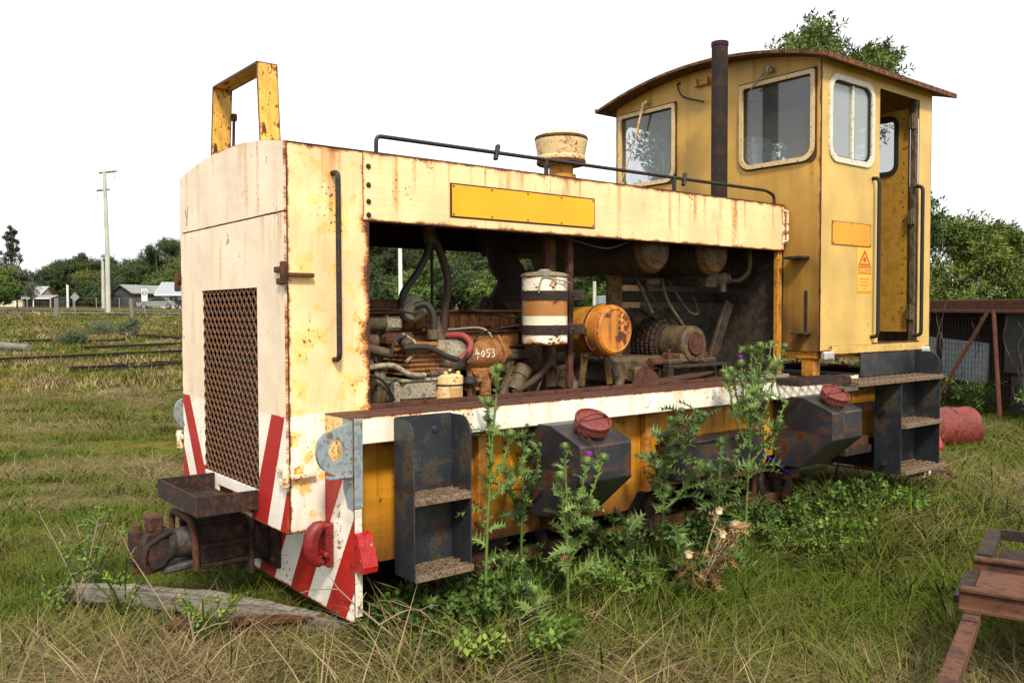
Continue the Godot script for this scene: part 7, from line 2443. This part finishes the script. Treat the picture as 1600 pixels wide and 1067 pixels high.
	b.bar(Vector3(3.20, 1.128, 0.04), Vector3(3.72, 1.130, 0.14), 0.06, 0.03, Vector3.UP, 0.004)
	single("timber_offcut", b, M.timber, "grey timber offcut lying on the running board behind a thistle", "timber")

func o_baulk() -> void:
	var b := MB.new()
	# a split hardwood baulk: uneven outline, its right end tapering off
	var path := [Vector3(-0.72, 0.14, -1.22), Vector3(-0.45, 0.165, -0.85), Vector3(-0.15, 0.155, -0.44), Vector3(0.10, 0.12, -0.10), Vector3(0.27, 0.10, 0.10)]
	var hw := [0.026, 0.032, 0.034, 0.032, 0.02]
	var hh := [0.034, 0.048, 0.056, 0.050, 0.016]
	var dir: Vector3 = (path[4] - path[0]).normalized()
	var sd := dir.cross(Vector3.UP).normalized()
	var secs := []
	var pts := curve(path, 6)
	var f := FastNoiseLite.new()
	f.frequency = 2.0
	for i in pts.size():
		var t := float(i) / (pts.size() - 1) * 4.0
		var k := mini(int(t), 3)
		var w := lerpf(hw[k], hw[k + 1], t - k)
		var h := lerpf(hh[k], hh[k + 1], t - k)
		var ring := []
		for q in [[-1, -1], [-1, 0.0], [-0.9, 0.85], [-0.3, 1.0], [0.3, 0.92], [0.9, 0.8], [1.0, 0.1], [0.95, -1]]:
			var j := 1.0 + f.get_noise_3d(q[0], q[1], i * 0.4) * 0.35
			ring.append((pts[i] as Vector3) + sd * q[0] * w * j + Vector3.UP * q[1] * h * j)
		secs.append(ring)
	for i in secs.size() - 1:
		for s in 8:
			var s2 := (s + 1) % 8
			var c: Vector3 = pts[i]
			b.quad(secs[i][s], secs[i][s2], secs[i + 1][s2], secs[i + 1][s], (secs[i][s] + secs[i][s2]) * 0.5 - c)
	for e in [0, secs.size() - 1]:
		for s in 8:
			b.flat(pts[e], secs[e][s], secs[e][(s + 1) % 8], -dir if e == 0 else dir)
	single("timber_baulk", b, M.timber, "grey weathered split timber baulk lying before the nose", "timber")

func cage() -> void:
	var o := thing("wire_cage", "rusty wire-mesh enclosure with propped rails behind the red drum", "cage", Vector3(12.86, 0, -3.25))
	var d := Vector3(-0.455, 0, 0.890)
	var n := Vector3(-0.890, 0, -0.455)
	var L0 := -4.0
	var L1 := 4.5
	var b := MB.new()
	b.bar(d * L0 + Vector3.UP * 1.72, d * L1 + Vector3.UP * 1.66, 0.06, 0.17, Vector3.UP, 0.01)
	b.bar(d * L0 + Vector3.UP * 1.62 + n * 0.05, d * L1 + Vector3.UP * 1.56 + n * 0.05, 0.05, 0.05, Vector3.UP, 0.01)
	part("top_rail", b, M.rust, o)
	for e in [[1.45, 0.62, 0.45], [1.55, 2.10, 0.40]]:
		b = MB.new()
		b.tube([d * e[0] + Vector3.UP * 1.60 + n * 0.07, d * e[1] + n * e[2] + Vector3.UP * -0.05], 0.032, 8)
		part("prop", b, M.rust, o)
	b = MB.new()
	var t := L0
	while t < L1:
		b.bar(d * t + Vector3.UP * 0.1, d * t + Vector3.UP * 1.58, 0.0045, 0.0045, Vector3.RIGHT)
		t += 0.075
	for k in 16:
		b.bar(d * L0 + Vector3.UP * (0.12 + k * 0.098), d * L1 + Vector3.UP * (0.10 + k * 0.096), 0.0045, 0.0045)
	part("wire_mesh", b, M.rust_dark, o).set_meta("kind", "stuff")
	b = MB.new()
	for k in [-3.9, -1.6, 0.2, 2.4, 4.4]:
		b.bar(d * k + Vector3.UP * -0.1 - n * 0.06, d * k + Vector3.UP * 1.62 - n * 0.06, 0.06, 0.06, Vector3.RIGHT)
		b.bar(d * k + Vector3.UP * -0.1 - n * 2.2, d * k + Vector3.UP * 1.8 - n * 2.2, 0.06, 0.06, Vector3.RIGHT)
	part("post", b, M.rust_dark, o)
	b = MB.new()
	b.bar(d * L0 + Vector3.UP * 1.80 - n * 1.1, d * 3.6 + Vector3.UP * 1.74 - n * 1.1, 2.2, 0.02)
	part("added_roof_sheet", b, M.rust_dark, o)  # unseen roof, added to shade the inside of the cage
	b = MB.new()
	b.bar(d * L0 + Vector3.UP * 0.85 - n * 1.5, d * 2.35 + Vector3.UP * 0.85 - n * 1.5, 0.03, 1.75)
	part("back_sheet", b, M.soot_and_shade, o)  # added dark sheet, the shade inside the cage put into its colour
	b = MB.new()
	b.bar(d * 0.95 + Vector3.UP * 0.98 - n * 0.85, d * 2.05 + Vector3.UP * 0.98 - n * 0.85, 0.03, 1.30)
	part("shade_side_sheet", b, M.black, o)  # black sheet added to darken the cage interior as shade would
	# stored things inside
	b = MB.new()
	b.box(d * 0.15 + Vector3.UP * 0.80 - n * 0.30, Vector3(0.03, 0.66, 1.75), 0.004, Basis(-n, Vector3.UP, d) * Basis(Vector3.RIGHT, 0.05))
	single("grey_panel", b, M.grey_paint, "grey sheet-metal panel standing inside the wire cage", "metal panel", Vector3(12.86, 0, -3.25))
	b = MB.new()
	b.box(d * 1.75 + Vector3.UP * 1.10 - n * 0.75, Vector3(0.8, 0.95, 0.95), 0.03, Basis(-n, Vector3.UP, d))
	b.box(d * 1.75 + Vector3.UP * 0.30 - n * 0.75, Vector3(0.7, 0.62, 0.8), 0.03, Basis(-n, Vector3.UP, d))
	single("dark_cabinet", b, M.black, "dark steel cabinet inside the wire cage", "cabinet", Vector3(12.86, 0, -3.25))
	b = MB.new()
	for k in 16:
		var s := d * rng.randf_range(-0.5, 3.2) + n * 0.03
		var y := rng.randf_range(0.1, 0.6)
		var pts := [s + Vector3.UP * y]
		for q in 5:
			pts.append((pts[-1] as Vector3) + d * rng.randf_range(-0.12, 0.12) + Vector3.UP * rng.randf_range(0.12, 0.30) + n * rng.randf_range(-0.01, 0.03))
		b.tube(curve(pts, 3), 0.005, 4)
	single("dry_vine", b, M.bark, "bare dry vine tangled over the wire cage", "vine", Vector3(12.86, 0, -3.25))

# ---------------------------------------------------------------- plants near the locomotive
# a thistle leaf one unit long: a folded blade with pointed, twisted lobes
func thistle_leaf(sd: int, lobes: int, width: float, bend: float) -> ArrayMesh:
	var r := RandomNumberGenerator.new()
	r.seed = sd
	var b := MB.new()
	var rib := func(t: float) -> Vector3: return Vector3(0, 0.10 * sin(t * 2.4) - bend * t * t, t * (1.0 - 0.12 * t))
	for s in [-1.0, 1.0]:
		for i in lobes:
			var t0 := 0.06 + 0.86 * i / lobes
			var t1 := 0.06 + 0.86 * (i + 1.0) / lobes
			var tm := (t0 + t1) * 0.5
			var w := width * (0.35 + 1.1 * sin(PI * clampf(tm * 0.95 + 0.08, 0.0, 1.0))) * r.randf_range(0.85, 1.15)
			var p0: Vector3 = rib.call(t0)
			var p1: Vector3 = rib.call(t1)
			var up := r.randf_range(-0.03, 0.09)
			var n0 := p0 + Vector3(s * w * 0.22, 0.03, 0)
			var n1 := p1 + Vector3(s * w * 0.22, 0.03, 0)
			var tip := p1 + Vector3(s * w, 0.05 + up, 0.03 + w * 0.25)
			var tip2 := p0.lerp(p1, 0.45) + Vector3(s * w * 0.72, 0.03 - up, -0.01)
			var nn := Vector3(-s * 0.35, 1, 0).normalized()
			b.tri(p0, p1, n1, nn, nn, nn)
			b.tri(p0, n1, n0, nn, nn, nn)
			b.flat(n0.lerp(n1, 0.35), n1, tip, Vector3.UP)
			b.flat(n0, n0.lerp(n1, 0.6), tip2, Vector3.UP)
			for e: Vector3 in [tip, tip2]:
				var o := (e - p0.lerp(p1, 0.5)).normalized()
				b.flat(e - o * 0.012 + Vector3(0, 0, 0.006), e - o * 0.012 - Vector3(0, 0, 0.006), e + o * 0.05, Vector3.UP)
	var a: Vector3 = rib.call(0.90)
	var c: Vector3 = rib.call(1.0)
	b.flat(a + Vector3(width * 0.18, 0.01, 0), a - Vector3(width * 0.18, -0.01, 0), c + Vector3(0, 0, 0.04), Vector3.UP)
	var line := []
	for k in 6:
		line.append((rib.call(k / 5.0) as Vector3) + Vector3.UP * 0.004)
	b.tube(line, [0.016, 0.014, 0.011, 0.009, 0.006, 0.003], 4, false)
	return b.mesh()

func spiky_head(sd: int) -> ArrayMesh:
	var r := RandomNumberGenerator.new()
	r.seed = sd
	var b := MB.new()
	b.lathe(Vector3.ZERO, Vector3.UP, [Vector2(0.12, 0), Vector2(0.42, 0.18), Vector2(0.5, 0.45), Vector2(0.42, 0.75), Vector2(0.28, 0.95), Vector2(0, 1.0)], 9)
	for i in 46:
		var a := i * 2.4
		var t := (i + 0.5) / 46.0
		var d := Vector3(cos(a), lerpf(-0.6, 0.9, t), sin(a)).normalized()
		var p := Vector3(0, 0.45, 0) + d * 0.42
		var q := p + d * r.randf_range(0.32, 0.55)
		var s := d.cross(Vector3.UP).normalized() * 0.05
		b.flat(p - s, p + s, q, Vector3.UP + d)
		s = d.cross(s).normalized() * 0.05
		b.flat(p - s, p + s, q, Vector3.UP + d)
	return b.mesh()

func tuft_of_petals() -> ArrayMesh:
	var b := MB.new()
	for i in 40:
		var a := i * 2.4
		var d := Vector3(cos(a) * 0.55 * sqrt(i / 40.0), 1.0, sin(a) * 0.55 * sqrt(i / 40.0)).normalized()
		var s := d.cross(Vector3(sin(a), 0, cos(a))).normalized() * 0.035
		b.flat(-s, s, d * 0.75 + s, Vector3.UP)
		b.flat(-s, d * 0.75 + s, d * 0.75 - s, Vector3.UP)
	return b.mesh()

var leaf_meshes := []
var head_mesh: Mesh
var petal_mesh: Mesh

func thistle(label: String, where: Vector3, h: float, lean: Vector2, branches: Array, nleaf: int, big: float, green: Material, flowers: int, sd: int) -> void:
	var r := RandomNumberGenerator.new()
	r.seed = sd
	var o := thing("thistle", label, "thistle", where)
	var main := curve([Vector3(0, -0.03, 0), Vector3(lean.x * 0.15, h * 0.35, lean.y * 0.15), Vector3(lean.x * 0.5, h * 0.7, lean.y * 0.5), Vector3(lean.x, h, lean.y)], 6)
	var stems := [main]
	var b := MB.new()
	var rad := []
	for i in main.size():
		rad.append(lerpf(0.0095, 0.0045, float(i) / main.size()))
	b.tube(main, rad, 6)
	for e in branches:      # [height share, sideways x, sideways z, rise]
		var k := int(e[0] * (main.size() - 1))
		var p: Vector3 = main[k]
		var q := p + Vector3(e[1], e[3], e[2])
		var line := curve([p, p.lerp(q, 0.5) + Vector3(e[1] * 0.12, -0.02, e[2] * 0.12), q], 5)
		b.tube(line, [0.007, 0.007, 0.0065, 0.006, 0.006, 0.0055, 0.005, 0.005, 0.0045, 0.004, 0.004].slice(0, line.size()), 5)
		stems.append(line)
	# little wings of spines along the stems
	for s in stems:
		for i in range(1, s.size()):
			for k in 5:
				var t := (s[i - 1] as Vector3).lerp(s[i], r.randf())
				var a := r.randf() * TAU
				var d := Vector3(cos(a), r.randf_range(0.1, 0.7), sin(a)).normalized()
				b.flat(t + Vector3.UP * 0.012, t - Vector3.UP * 0.012, t + d * r.randf_range(0.018, 0.034), Vector3.UP)
	part("stem", b, green, o)
	# leaves: large ones low down, small ones up the stems
	for i in nleaf:
		var si := 0 if i < nleaf * 0.62 or stems.size() == 1 else r.randi_range(1, stems.size() - 1)
		var s: Array = stems[si]
		var f := pow(r.randf(), 1.25) if si == 0 else r.randf_range(0.1, 0.95)
		if si == 0 and i < nleaf * 0.28:
			f = r.randf() * 0.16
		var p: Vector3 = s[int(f * (s.size() - 1))]
		var a := i * 2.4 + r.randf() * 0.8
		var l := big * lerpf(1.0, 0.34, pow(clampf(f if si == 0 else 0.75, 0, 1), 0.7)) * r.randf_range(0.75, 1.2)
		var m := MeshInstance3D.new()
		m.name = "leaf"
		m.mesh = leaf_meshes[r.randi() % leaf_meshes.size()]
		m.material_override = M.dead_leaf if f < 0.2 and r.randf() < 0.22 else green
		var tilt := lerpf(-0.15, -0.75, clampf(f, 0, 1)) + r.randf_range(-0.3, 0.3)
		m.transform = Transform3D(Basis(Vector3.UP, a) * Basis(Vector3.RIGHT, tilt) * Basis(Vector3.BACK, r.randf_range(-0.7, 0.7)) * Basis().scaled(Vector3(r.randf_range(0.7, 1.15), r.randf_range(0.5, 1.8), 1.0) * l), p)
		o.add_child(m, true)
	var n := 0
	for s in stems:
		var e: Vector3 = s[-1]
		var d := (e - (s[-2] as Vector3)).normalized()
		var m := MeshInstance3D.new()
		m.name = "flower_head"
		m.mesh = head_mesh
		m.material_override = green
		var x := d.cross(Vector3(0.3, 0.1, 0.9)).normalized()
		var sz := r.randf_range(0.030, 0.042)
		m.transform = Transform3D(Basis(x, d, x.cross(d)).scaled_local(Vector3.ONE * sz), e)
		o.add_child(m, true)
		if n >= 1 and n <= flowers:
			var q := MeshInstance3D.new()
			q.name = "petals"
			q.mesh = petal_mesh
			q.material_override = M.purple
			q.position = Vector3(0, 0.75, 0)
			q.scale = Vector3.ONE * 1.15
			m.add_child(q, true)
		n += 1

func weed(called: String, label: String, cat: String, where: Vector3, h: float, stems: int, spread: float, leaf: Mesh, size: float, lo: Color, hi: Color, sd: int, dens := 9, stem_m: Material = null, grp := "") -> Node3D:
	var r := RandomNumberGenerator.new()
	r.seed = sd
	var o := thing(called, label, cat, where, grp)
	var b := MB.new()
	var xfs := []
	var cols := []
	for i in stems:
		var a := r.randf() * TAU
		var e := Vector3(cos(a) * spread * r.randf_range(0.3, 1.0), h * r.randf_range(0.55, 1.0), sin(a) * spread * r.randf_range(0.3, 1.0))
		var line := curve([Vector3(e.x * 0.08, -0.02, e.z * 0.08), Vector3(e.x * 0.35, e.y * 0.55, e.z * 0.35), e], 4)
		b.tube(line, 0.0035, 4, false)
		for k in dens:
			var t := 0.2 + 0.8 * (k + r.randf()) / dens
			var p: Vector3 = line[mini(int(t * (line.size() - 1)), line.size() - 1)]
			var d := Vector3(r.randf_range(-1, 1), r.randf_range(0.1, 1.0), r.randf_range(-1, 1)).normalized()
			var x := d.cross(Vector3(0.2, 0.4, 0.9)).normalized()
			xfs.append(Transform3D(Basis(x, d, x.cross(d)).scaled_local(Vector3.ONE * size * r.randf_range(0.6, 1.2)), p))
			cols.append(lo.lerp(hi, r.randf()))
	part("stem", b, stem_m if stem_m else M.weed_stem, o)
	if xfs.size():
		scatter("foliage", leaf, M.leaf, xfs, cols, o)
	return o

func twig(called: String, label: String, where: Vector3, pts: Array, r0: float, seed_no: int, grp := "") -> void:
	var r := RandomNumberGenerator.new()
	r.seed = seed_no
	var b := MB.new()
	var line := curve(pts, 4)
	var rad := []
	for i in line.size():
		rad.append(lerpf(r0, r0 * 0.35, float(i) / line.size()))
	b.tube(line, rad, 5)
	for k in 5:
		var p: Vector3 = line[r.randi_range(line.size() / 3, line.size() - 1)]
		var d := Vector3(r.randf_range(-1, 1), r.randf_range(-0.1, 0.9), r.randf_range(-1, 1)).normalized() * r.randf_range(0.06, 0.18)
		b.tube([p, p + d * 0.6 + Vector3.UP * 0.01, p + d], [r0 * 0.45, r0 * 0.35, r0 * 0.2], 4)
	single(called, b, M.dry_stem, label, "twig", where, grp)

func plants() -> void:
	M.dead_leaf = mat(Color(0.46, 0.37, 0.22), 0.85)
	M.purple = mat(Color(0.62, 0.20, 0.70), 0.7)
	M.weed_stem = mat(Color(0.26, 0.30, 0.14), 0.7)
	M.dry_stem = mat(Color(0.52, 0.46, 0.37), 0.9)
	var g1 := mat(Color(0.37, 0.46, 0.205), 0.5)
	g1.backlight_enabled = true
	g1.backlight = Color(0.3, 0.3, 0.3)
	var g2 := mat(Color(0.30, 0.39, 0.175), 0.5)
	g2.backlight_enabled = true
	g2.backlight = Color(0.3, 0.3, 0.3)
	leaf_meshes = [thistle_leaf(1, 6, 0.185, 0.22), thistle_leaf(2, 7, 0.155, 0.36), thistle_leaf(3, 5, 0.21, 0.10), thistle_leaf(5, 6, 0.17, 0.50)]
	head_mesh = spiky_head(4)
	petal_mesh = tuft_of_petals()
	thistle("tall slender thistle just right of the black front steps, bud before the engine", Vector3(0.79, 0, 0.45), 1.30, Vector2(0.09, 0.0), [[0.50, 0.22, 0.02, 0.20], [0.56, 0.10, 0.03, 0.22], [0.62, 0.02, -0.04, 0.30]], 58, 0.25, g1, 0, 101)
	thistle("thistle with a purple flower before the left edge of the left fuel tank", Vector3(1.13, 0, 0.67), 0.93, Vector2(-0.02, 0.0), [[0.60, 0.10, 0.03, 0.30], [0.56, 0.20, 0.04, 0.31], [0.5, -0.06, 0.02, 0.30], [0.4, 0.12, 0.05, 0.26]], 64, 0.29, g1, 1, 102)
	thistle("shaded thistle behind the flowering one, against the ochre frame plate", Vector3(1.16, 0, 0.27), 0.98, Vector2(0.03, 0.0), [[0.6, 0.10, 0.03, 0.30], [0.55, -0.12, 0.04, 0.24]], 46, 0.28, g2, 0, 103)
	thistle("broad leafy thistle between the left fuel tank and the battery box", Vector3(2.05, 0, 0.44), 0.96, Vector2(0.06, 0.02), [[0.7, 0.22, 0.04, 0.32], [0.75, 0.30, 0.02, 0.24], [0.6, -0.12, 0.03, 0.22], [0.8, 0.12, 0.0, 0.22], [0.45, 0.2, 0.06, 0.25]], 84, 0.39, g2, 0, 104)
	thistle("tallest many-branched thistle by the battery box, reaching above the sill", Vector3(2.78, 0, 0.48), 1.36, Vector2(0.10, 0.03), [[0.58, -0.14, 0.03, 0.46], [0.60, 0.24, 0.03, 0.46], [0.66, 0.05, 0.03, 0.40], [0.68, 0.30, 0.02, 0.40], [0.52, -0.26, 0.03, 0.46], [0.70, 0.16, 0.02, 0.42], [0.48, 0.32, 0.04, 0.36], [0.74, -0.06, 0.02, 0.32], [0.62, -0.2, 0.0, 0.34], [0.4, 0.25, 0.05, 0.32]], 115, 0.34, g1, 1, 105)
	thistle("thistle with drooping lower leaves just left of the tallest thistle", Vector3(2.46, 0, 0.52), 0.80, Vector2(0.03, 0.0), [[0.6, 0.14, 0.02, 0.26], [0.6, -0.12, 0.02, 0.2]], 50, 0.37, g2, 0, 106)
	thistle("low thistle rosette at the foot of the front steps", Vector3(0.86, 0, 0.74), 0.30, Vector2(0.0, 0.0), [], 26, 0.34, g1, 0, 107)
	thistle("low thistle rosette in the shade right of the left fuel tank", Vector3(1.76, 0, 0.46), 0.42, Vector2(0.0, 0.0), [], 26, 0.40, g2, 0, 108)
	thistle("low thistle rosette before the broad leafy thistle", Vector3(1.98, 0, 0.66), 0.34, Vector2(0.0, 0.0), [], 24, 0.36, g1, 0, 109)
	# dead thistle with pale fluffy heads
	var o := thing("dry_thistle", "dead brown thistle with pale fluffy seed heads", "thistle", Vector3(2.02, 0, 0.78))
	var b := MB.new()
	var r := RandomNumberGenerator.new()
	r.seed = 55
	var heads := [Vector3(0.12, 0.50, 0.0), Vector3(0.27, 0.40, 0.02), Vector3(0.09, 0.385, 0.05), Vector3(-0.20, 0.33, 0.06), Vector3(0.30, 0.395, -0.03), Vector3(0.0, 0.30, 0.08)]
	for h in heads:
		b.tube(curve([Vector3(-0.1, -0.02, 0.0), Vector3(h.x * 0.4 - 0.05, h.y * 0.55, h.z * 0.5), h], 4), 0.005, 4)
	part("stem", b, M.dry_stem, o)
	var brown := mat(Color(0.40, 0.29, 0.17), 0.9)
	var pale := mat(Color(0.58, 0.46, 0.30), 0.9)
	for i in 110:
		var h: Vector3 = heads[r.randi() % heads.size()]
		var m := MeshInstance3D.new()
		m.name = "leaf"
		m.mesh = leaf_meshes[r.randi() % 3]
		m.material_override = brown if i % 3 else pale
		m.transform = Transform3D(Basis(Vector3.UP, r.randf() * TAU) * Basis(Vector3.RIGHT, r.randf_range(-1.4, 1.4)) * Basis(Vector3.BACK, r.randf_range(-1.6, 1.6)) * Basis().scaled(Vector3(0.055, 0.17, 0.09) * r.randf_range(0.6, 1.4)), Vector3(-0.1, 0.0, 0.0).lerp(h, r.randf_range(0.15, 0.97)) + Vector3(r.randfn(), r.randfn(), r.randfn()) * 0.025)
		o.add_child(m, true)
	var fluff := mat(Color(0.86, 0.78, 0.62), 0.9)
	for h in heads.slice(0, 5):
		b = MB.new()
		b.lathe(h - Vector3.UP * 0.022, Vector3.UP, [Vector2(0.006, 0), Vector2(0.019, 0.010), Vector2(0.018, 0.026), Vector2(0, 0.03)], 8)
		for i in 150:
			var d := Vector3(r.randfn(), absf(r.randfn()) + 0.3, r.randfn()).normalized()
			var s := d.cross(Vector3(0.3, 0.5, 0.7)).normalized() * 0.0016
			b.flat(h - s, h + s, h + d * r.randf_range(0.020, 0.036), Vector3.UP)
		part("seed_head", b, fluff, o)
	# leafy weeds along the locomotive
	var oval := spray(7, 0.55, 0.16, 61, 0.1, true)
	var thin := spray(9, 0.5, 0.06, 62, 0.1)
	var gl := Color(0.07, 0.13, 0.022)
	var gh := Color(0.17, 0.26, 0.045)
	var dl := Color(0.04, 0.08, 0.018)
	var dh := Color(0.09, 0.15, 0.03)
	weed("leafy_weed", "bright leafy weed before the coupler, over the timber baulk", "weed", Vector3(-0.33, 0, -0.18), 0.38, 10, 0.24, oval, 0.058, gl, Color(0.22, 0.30, 0.05), 71, 7)
	weed("leafy_weed", "spindly green weed at the left end of the timber baulk", "weed", Vector3(-0.75, 0, -1.10), 0.40, 8, 0.20, oval, 0.05, gl, gh, 72, 5)
	weed("leafy_weed", "tall upright weed just left of the coupler head", "weed", Vector3(-0.55, 0, -1.35), 0.55, 10, 0.30, thin, 0.08, gl, gh, 73, 8)
	weed("leafy_weed", "wiry grey-green weed between the coupler and the field", "weed", Vector3(-0.50, 0, -0.85), 0.45, 9, 0.30, oval, 0.045, gl, gh, 74, 4)
	weed("leafy_weed", "small yellowish weed in the grass at the bottom, below the nose tip", "weed", Vector3(0.45, 0, 0.85), 0.28, 10, 0.16, oval, 0.07, gl, Color(0.24, 0.30, 0.06), 75)
	weed("leafy_weed", "bright weed at the bottom, below the front steps", "weed", Vector3(0.72, 0, 0.98), 0.30, 12, 0.2, oval, 0.075, gl, gh, 76)
	var k := 0
	for e in [[0.40, 0.32, 0.26, 0], [0.58, 0.30, 0.34, 0], [0.70, 0.50, 0.34, 0], [0.98, 0.42, 0.36, 1], [1.25, 0.25, 0.36, 0], [1.55, 0.60, 0.30, 1], [1.85, 0.26, 0.42, 0], [2.35, 0.36, 0.40, 0], [2.9, 0.32, 0.36, 0], [3.05, 0.60, 0.30, 1], [3.25, 0.42, 0.42, 0], [3.5, 0.55, 0.34, 1], [3.7, 0.40, 0.40, 0], [3.95, 0.62, 0.34, 1], [4.15, 0.45, 0.40, 0], [4.4, 0.62, 0.36, 0], [4.75, 0.70, 0.22, 1], [0.33, 0.50, 0.16, 0], [0.55, 0.66, 0.22, 1], [3.4, 0.75, 0.24, 0], [3.15, 0.85, 0.2, 1]]:
		var p := Vector3(e[0], 0, e[1])
		var spot := "under the front steps"
		for q in [[0.75, "right of the front steps"], [1.2, "under the left fuel tank"], [1.7, "below the broad leafy thistle"], [2.3, "below the battery box"], [3.1, "below the blue hose"], [3.45, "under the right fuel tank"], [3.95, "left of the cab steps"], [4.4, "at the foot of the cab steps"]]:
			if e[0] > q[0]:
				spot = q[1]
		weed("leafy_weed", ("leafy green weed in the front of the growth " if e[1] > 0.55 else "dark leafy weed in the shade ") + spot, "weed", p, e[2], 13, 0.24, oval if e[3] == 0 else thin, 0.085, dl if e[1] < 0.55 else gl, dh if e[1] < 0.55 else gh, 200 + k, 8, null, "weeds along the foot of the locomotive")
		k += 1
	for e in [[11.8, -1.1], [12.3, -2.2], [11.0, -0.6], [12.6, -3.0], [10.4, -2.6], [9.6, -2.8]]:
		weed("leafy_weed", "straggling weed growing in front of the wire cage", "weed", Vector3(e[0], 0, e[1]), 0.55, 14, 0.5, thin, 0.16, dl, gh, 300 + k, 9, null, "weeds before the wire cage")
		k += 1
	var sx := []
	var sc := []
	var stalk := tuft(10, 0.010, 0.35, 91, 4, 0.9, 0.35)
	for i in 260:
		var x := r.randf_range(0.4, 5.2)
		var z := 0.22 + absf(r.randfn()) * 0.26
		if x < 0.75:
			z = maxf(z, 0.5)
		var s := r.randf_range(0.14, 0.34)
		sx.append(Transform3D(Basis(Vector3(r.randf_range(-1, 1), 0, r.randf_range(-1, 1)).normalized(), r.randf_range(0, 0.35)) * Basis(Vector3.UP, r.randf() * TAU).scaled(Vector3(s, s, s)), Vector3(x, -0.01, z)))
		sc.append(Color(0.10, 0.15, 0.025).lerp(Color(0.22, 0.19, 0.07), r.randf()))
	var gm := mat(Color.WHITE, 0.8)
	gm.metallic_specular = 0.12
	gm.vertex_color_use_as_albedo = true
	tag(scatter("tall_grass", stalk, gm, sx, sc, self), "tall thin grass stalks along the foot of the locomotive", "grass")
	# bare twigs and stalks
	twig("dry_twig", "bare forked branch arching in the grass below the nose tip", Vector3(0.30, 0, 0.42), [Vector3(0.12, 0.02, 0.12), Vector3(0.02, 0.12, 0.06), Vector3(-0.10, 0.26, -0.12), Vector3(-0.15, 0.33, -0.22)], 0.007, 81)
	twig("dry_twig", "thin bare twig curving right of the nose tip", Vector3(0.34, 0, 0.40), [Vector3(-0.1, 0.20, 0.0), Vector3(0.02, 0.26, 0.06), Vector3(0.10, 0.22, 0.10), Vector3(0.16, 0.08, 0.14)], 0.005, 82)
	twig("dry_twig", "reddish bare stalk leaning against the coupler", Vector3(-0.42, 0, -0.45), [Vector3(0.08, 0.0, 0.08), Vector3(0.0, 0.20, -0.05), Vector3(-0.10, 0.42, -0.20)], 0.006, 83)
	twig("dry_twig", "pale upright dead stalk in front of the timber baulk", Vector3(-0.42, 0, -0.08), [Vector3(0, 0, 0), Vector3(0.01, 0.14, 0.0), Vector3(-0.01, 0.27, -0.02)], 0.008, 84)
	twig("dry_twig", "tall bare stems rising left of the coupler", Vector3(-0.70, 0, -1.05), [Vector3(0.05, 0, 0.05), Vector3(0.0, 0.26, -0.03), Vector3(-0.12, 0.58, -0.15)], 0.006, 85)
	twig("dry_twig", "bare grey stalk by the left end of the timber baulk", Vector3(-0.66, 0, -1.0), [Vector3(0, 0, 0), Vector3(-0.02, 0.16, -0.02), Vector3(0.04, 0.30, -0.06), Vector3(0.10, 0.52, -0.10)], 0.0055, 86)
	twig("dry_twig", "dead pale stalk standing below the front steps", Vector3(0.62, 0, 0.95), [Vector3(0, 0, 0), Vector3(-0.01, 0.15, 0.0), Vector3(-0.02, 0.30, 0.0)], 0.005, 87)
	twig("dry_twig", "pale bare twig lying low before the timber baulk", Vector3(-0.25, 0, -0.05), [Vector3(-0.2, 0.03, -0.1), Vector3(0.0, 0.06, 0.0), Vector3(0.22, 0.14, 0.06)], 0.004, 88)

func _ready() -> void:
	rng.seed = 4053
	var cam := Camera3D.new()
	cam.name = "camera"
	cam.position = Vector3(-1.6576, 1.5824, 3.7349)
	cam.basis = Basis.from_euler(Vector3(deg_to_rad(-1.888), deg_to_rad(-38.579), deg_to_rad(-0.157)))
	cam.fov = 43.08
	cam.near = 0.05
	cam.far = 1500.0
	add_child(cam)
	cam.current = true
	# bright broken overcast
	var W := 512
	var H := 256
	var cn := FastNoiseLite.new()
	cn.seed = 6
	cn.frequency = 1.6
	cn.fractal_octaves = 5
	var im := Image.create(W, H, false, Image.FORMAT_RGBF)
	for y in H:
		var el := PI * (0.5 - (y + 0.5) / H)
		for x in W:
			var az := TAU * x / W
			var d := Vector3(cos(el) * cos(az), sin(el), cos(el) * sin(az))
			var c := Color(0.16, 0.17, 0.10)
			if d.y > 0.0:
				var p := Vector3(d.x, d.y * 2.2, d.z)
				var n := cn.get_noise_3dv(p * 1.6) * 0.5 + 0.5
				var v := lerpf(1.0, 1.32, clampf((n - 0.22) * 1.9, 0.0, 1.0))
				c = Color(0.97, 0.99, 1.02) * v
			im.set_pixel(x, y, c)
	var sky := PanoramaSkyMaterial.new()
	sky.panorama = ImageTexture.create_from_image(im)
	sky.energy_multiplier = SKY_ENERGY
	var env := Environment.new()
	env.background_mode = Environment.BG_SKY
	env.sky = Sky.new()
	env.sky.sky_material = sky
	env.tonemap_mode = Environment.TONE_MAPPER_LINEAR
	env.tonemap_exposure = 1.2
	env.sdfgi_enabled = true
	env.ssao_enabled = true
	env.ssil_enabled = true
	var we := WorldEnvironment.new()
	we.name = "world"
	we.environment = env
	add_child(we)
	var sun := DirectionalLight3D.new()
	sun.name = "sun"
	sun.light_color = Color(1.0, 0.95, 0.86)
	sun.light_energy = 1.2
	sun.light_angular_distance = 9.0
	sun.shadow_enabled = true
	add_child(sun)
	sun.look_at_from_position(Vector3(-0.34, 0.74, 0.62), Vector3.ZERO)
	materials()
	ground()
	road_strip("near_road", Vector2(12.4, -59.3), Vector2(0.7818, 0.6235), 5.0, -70.0, 90.0)
	road_strip("far_road", Vector2(15.8, -74.5), Vector2(0.7818, 0.6235), 4.0, -80.0, 90.0)
	trees()
	village()
	build_loco()
	yard()
	grass()
	plants()
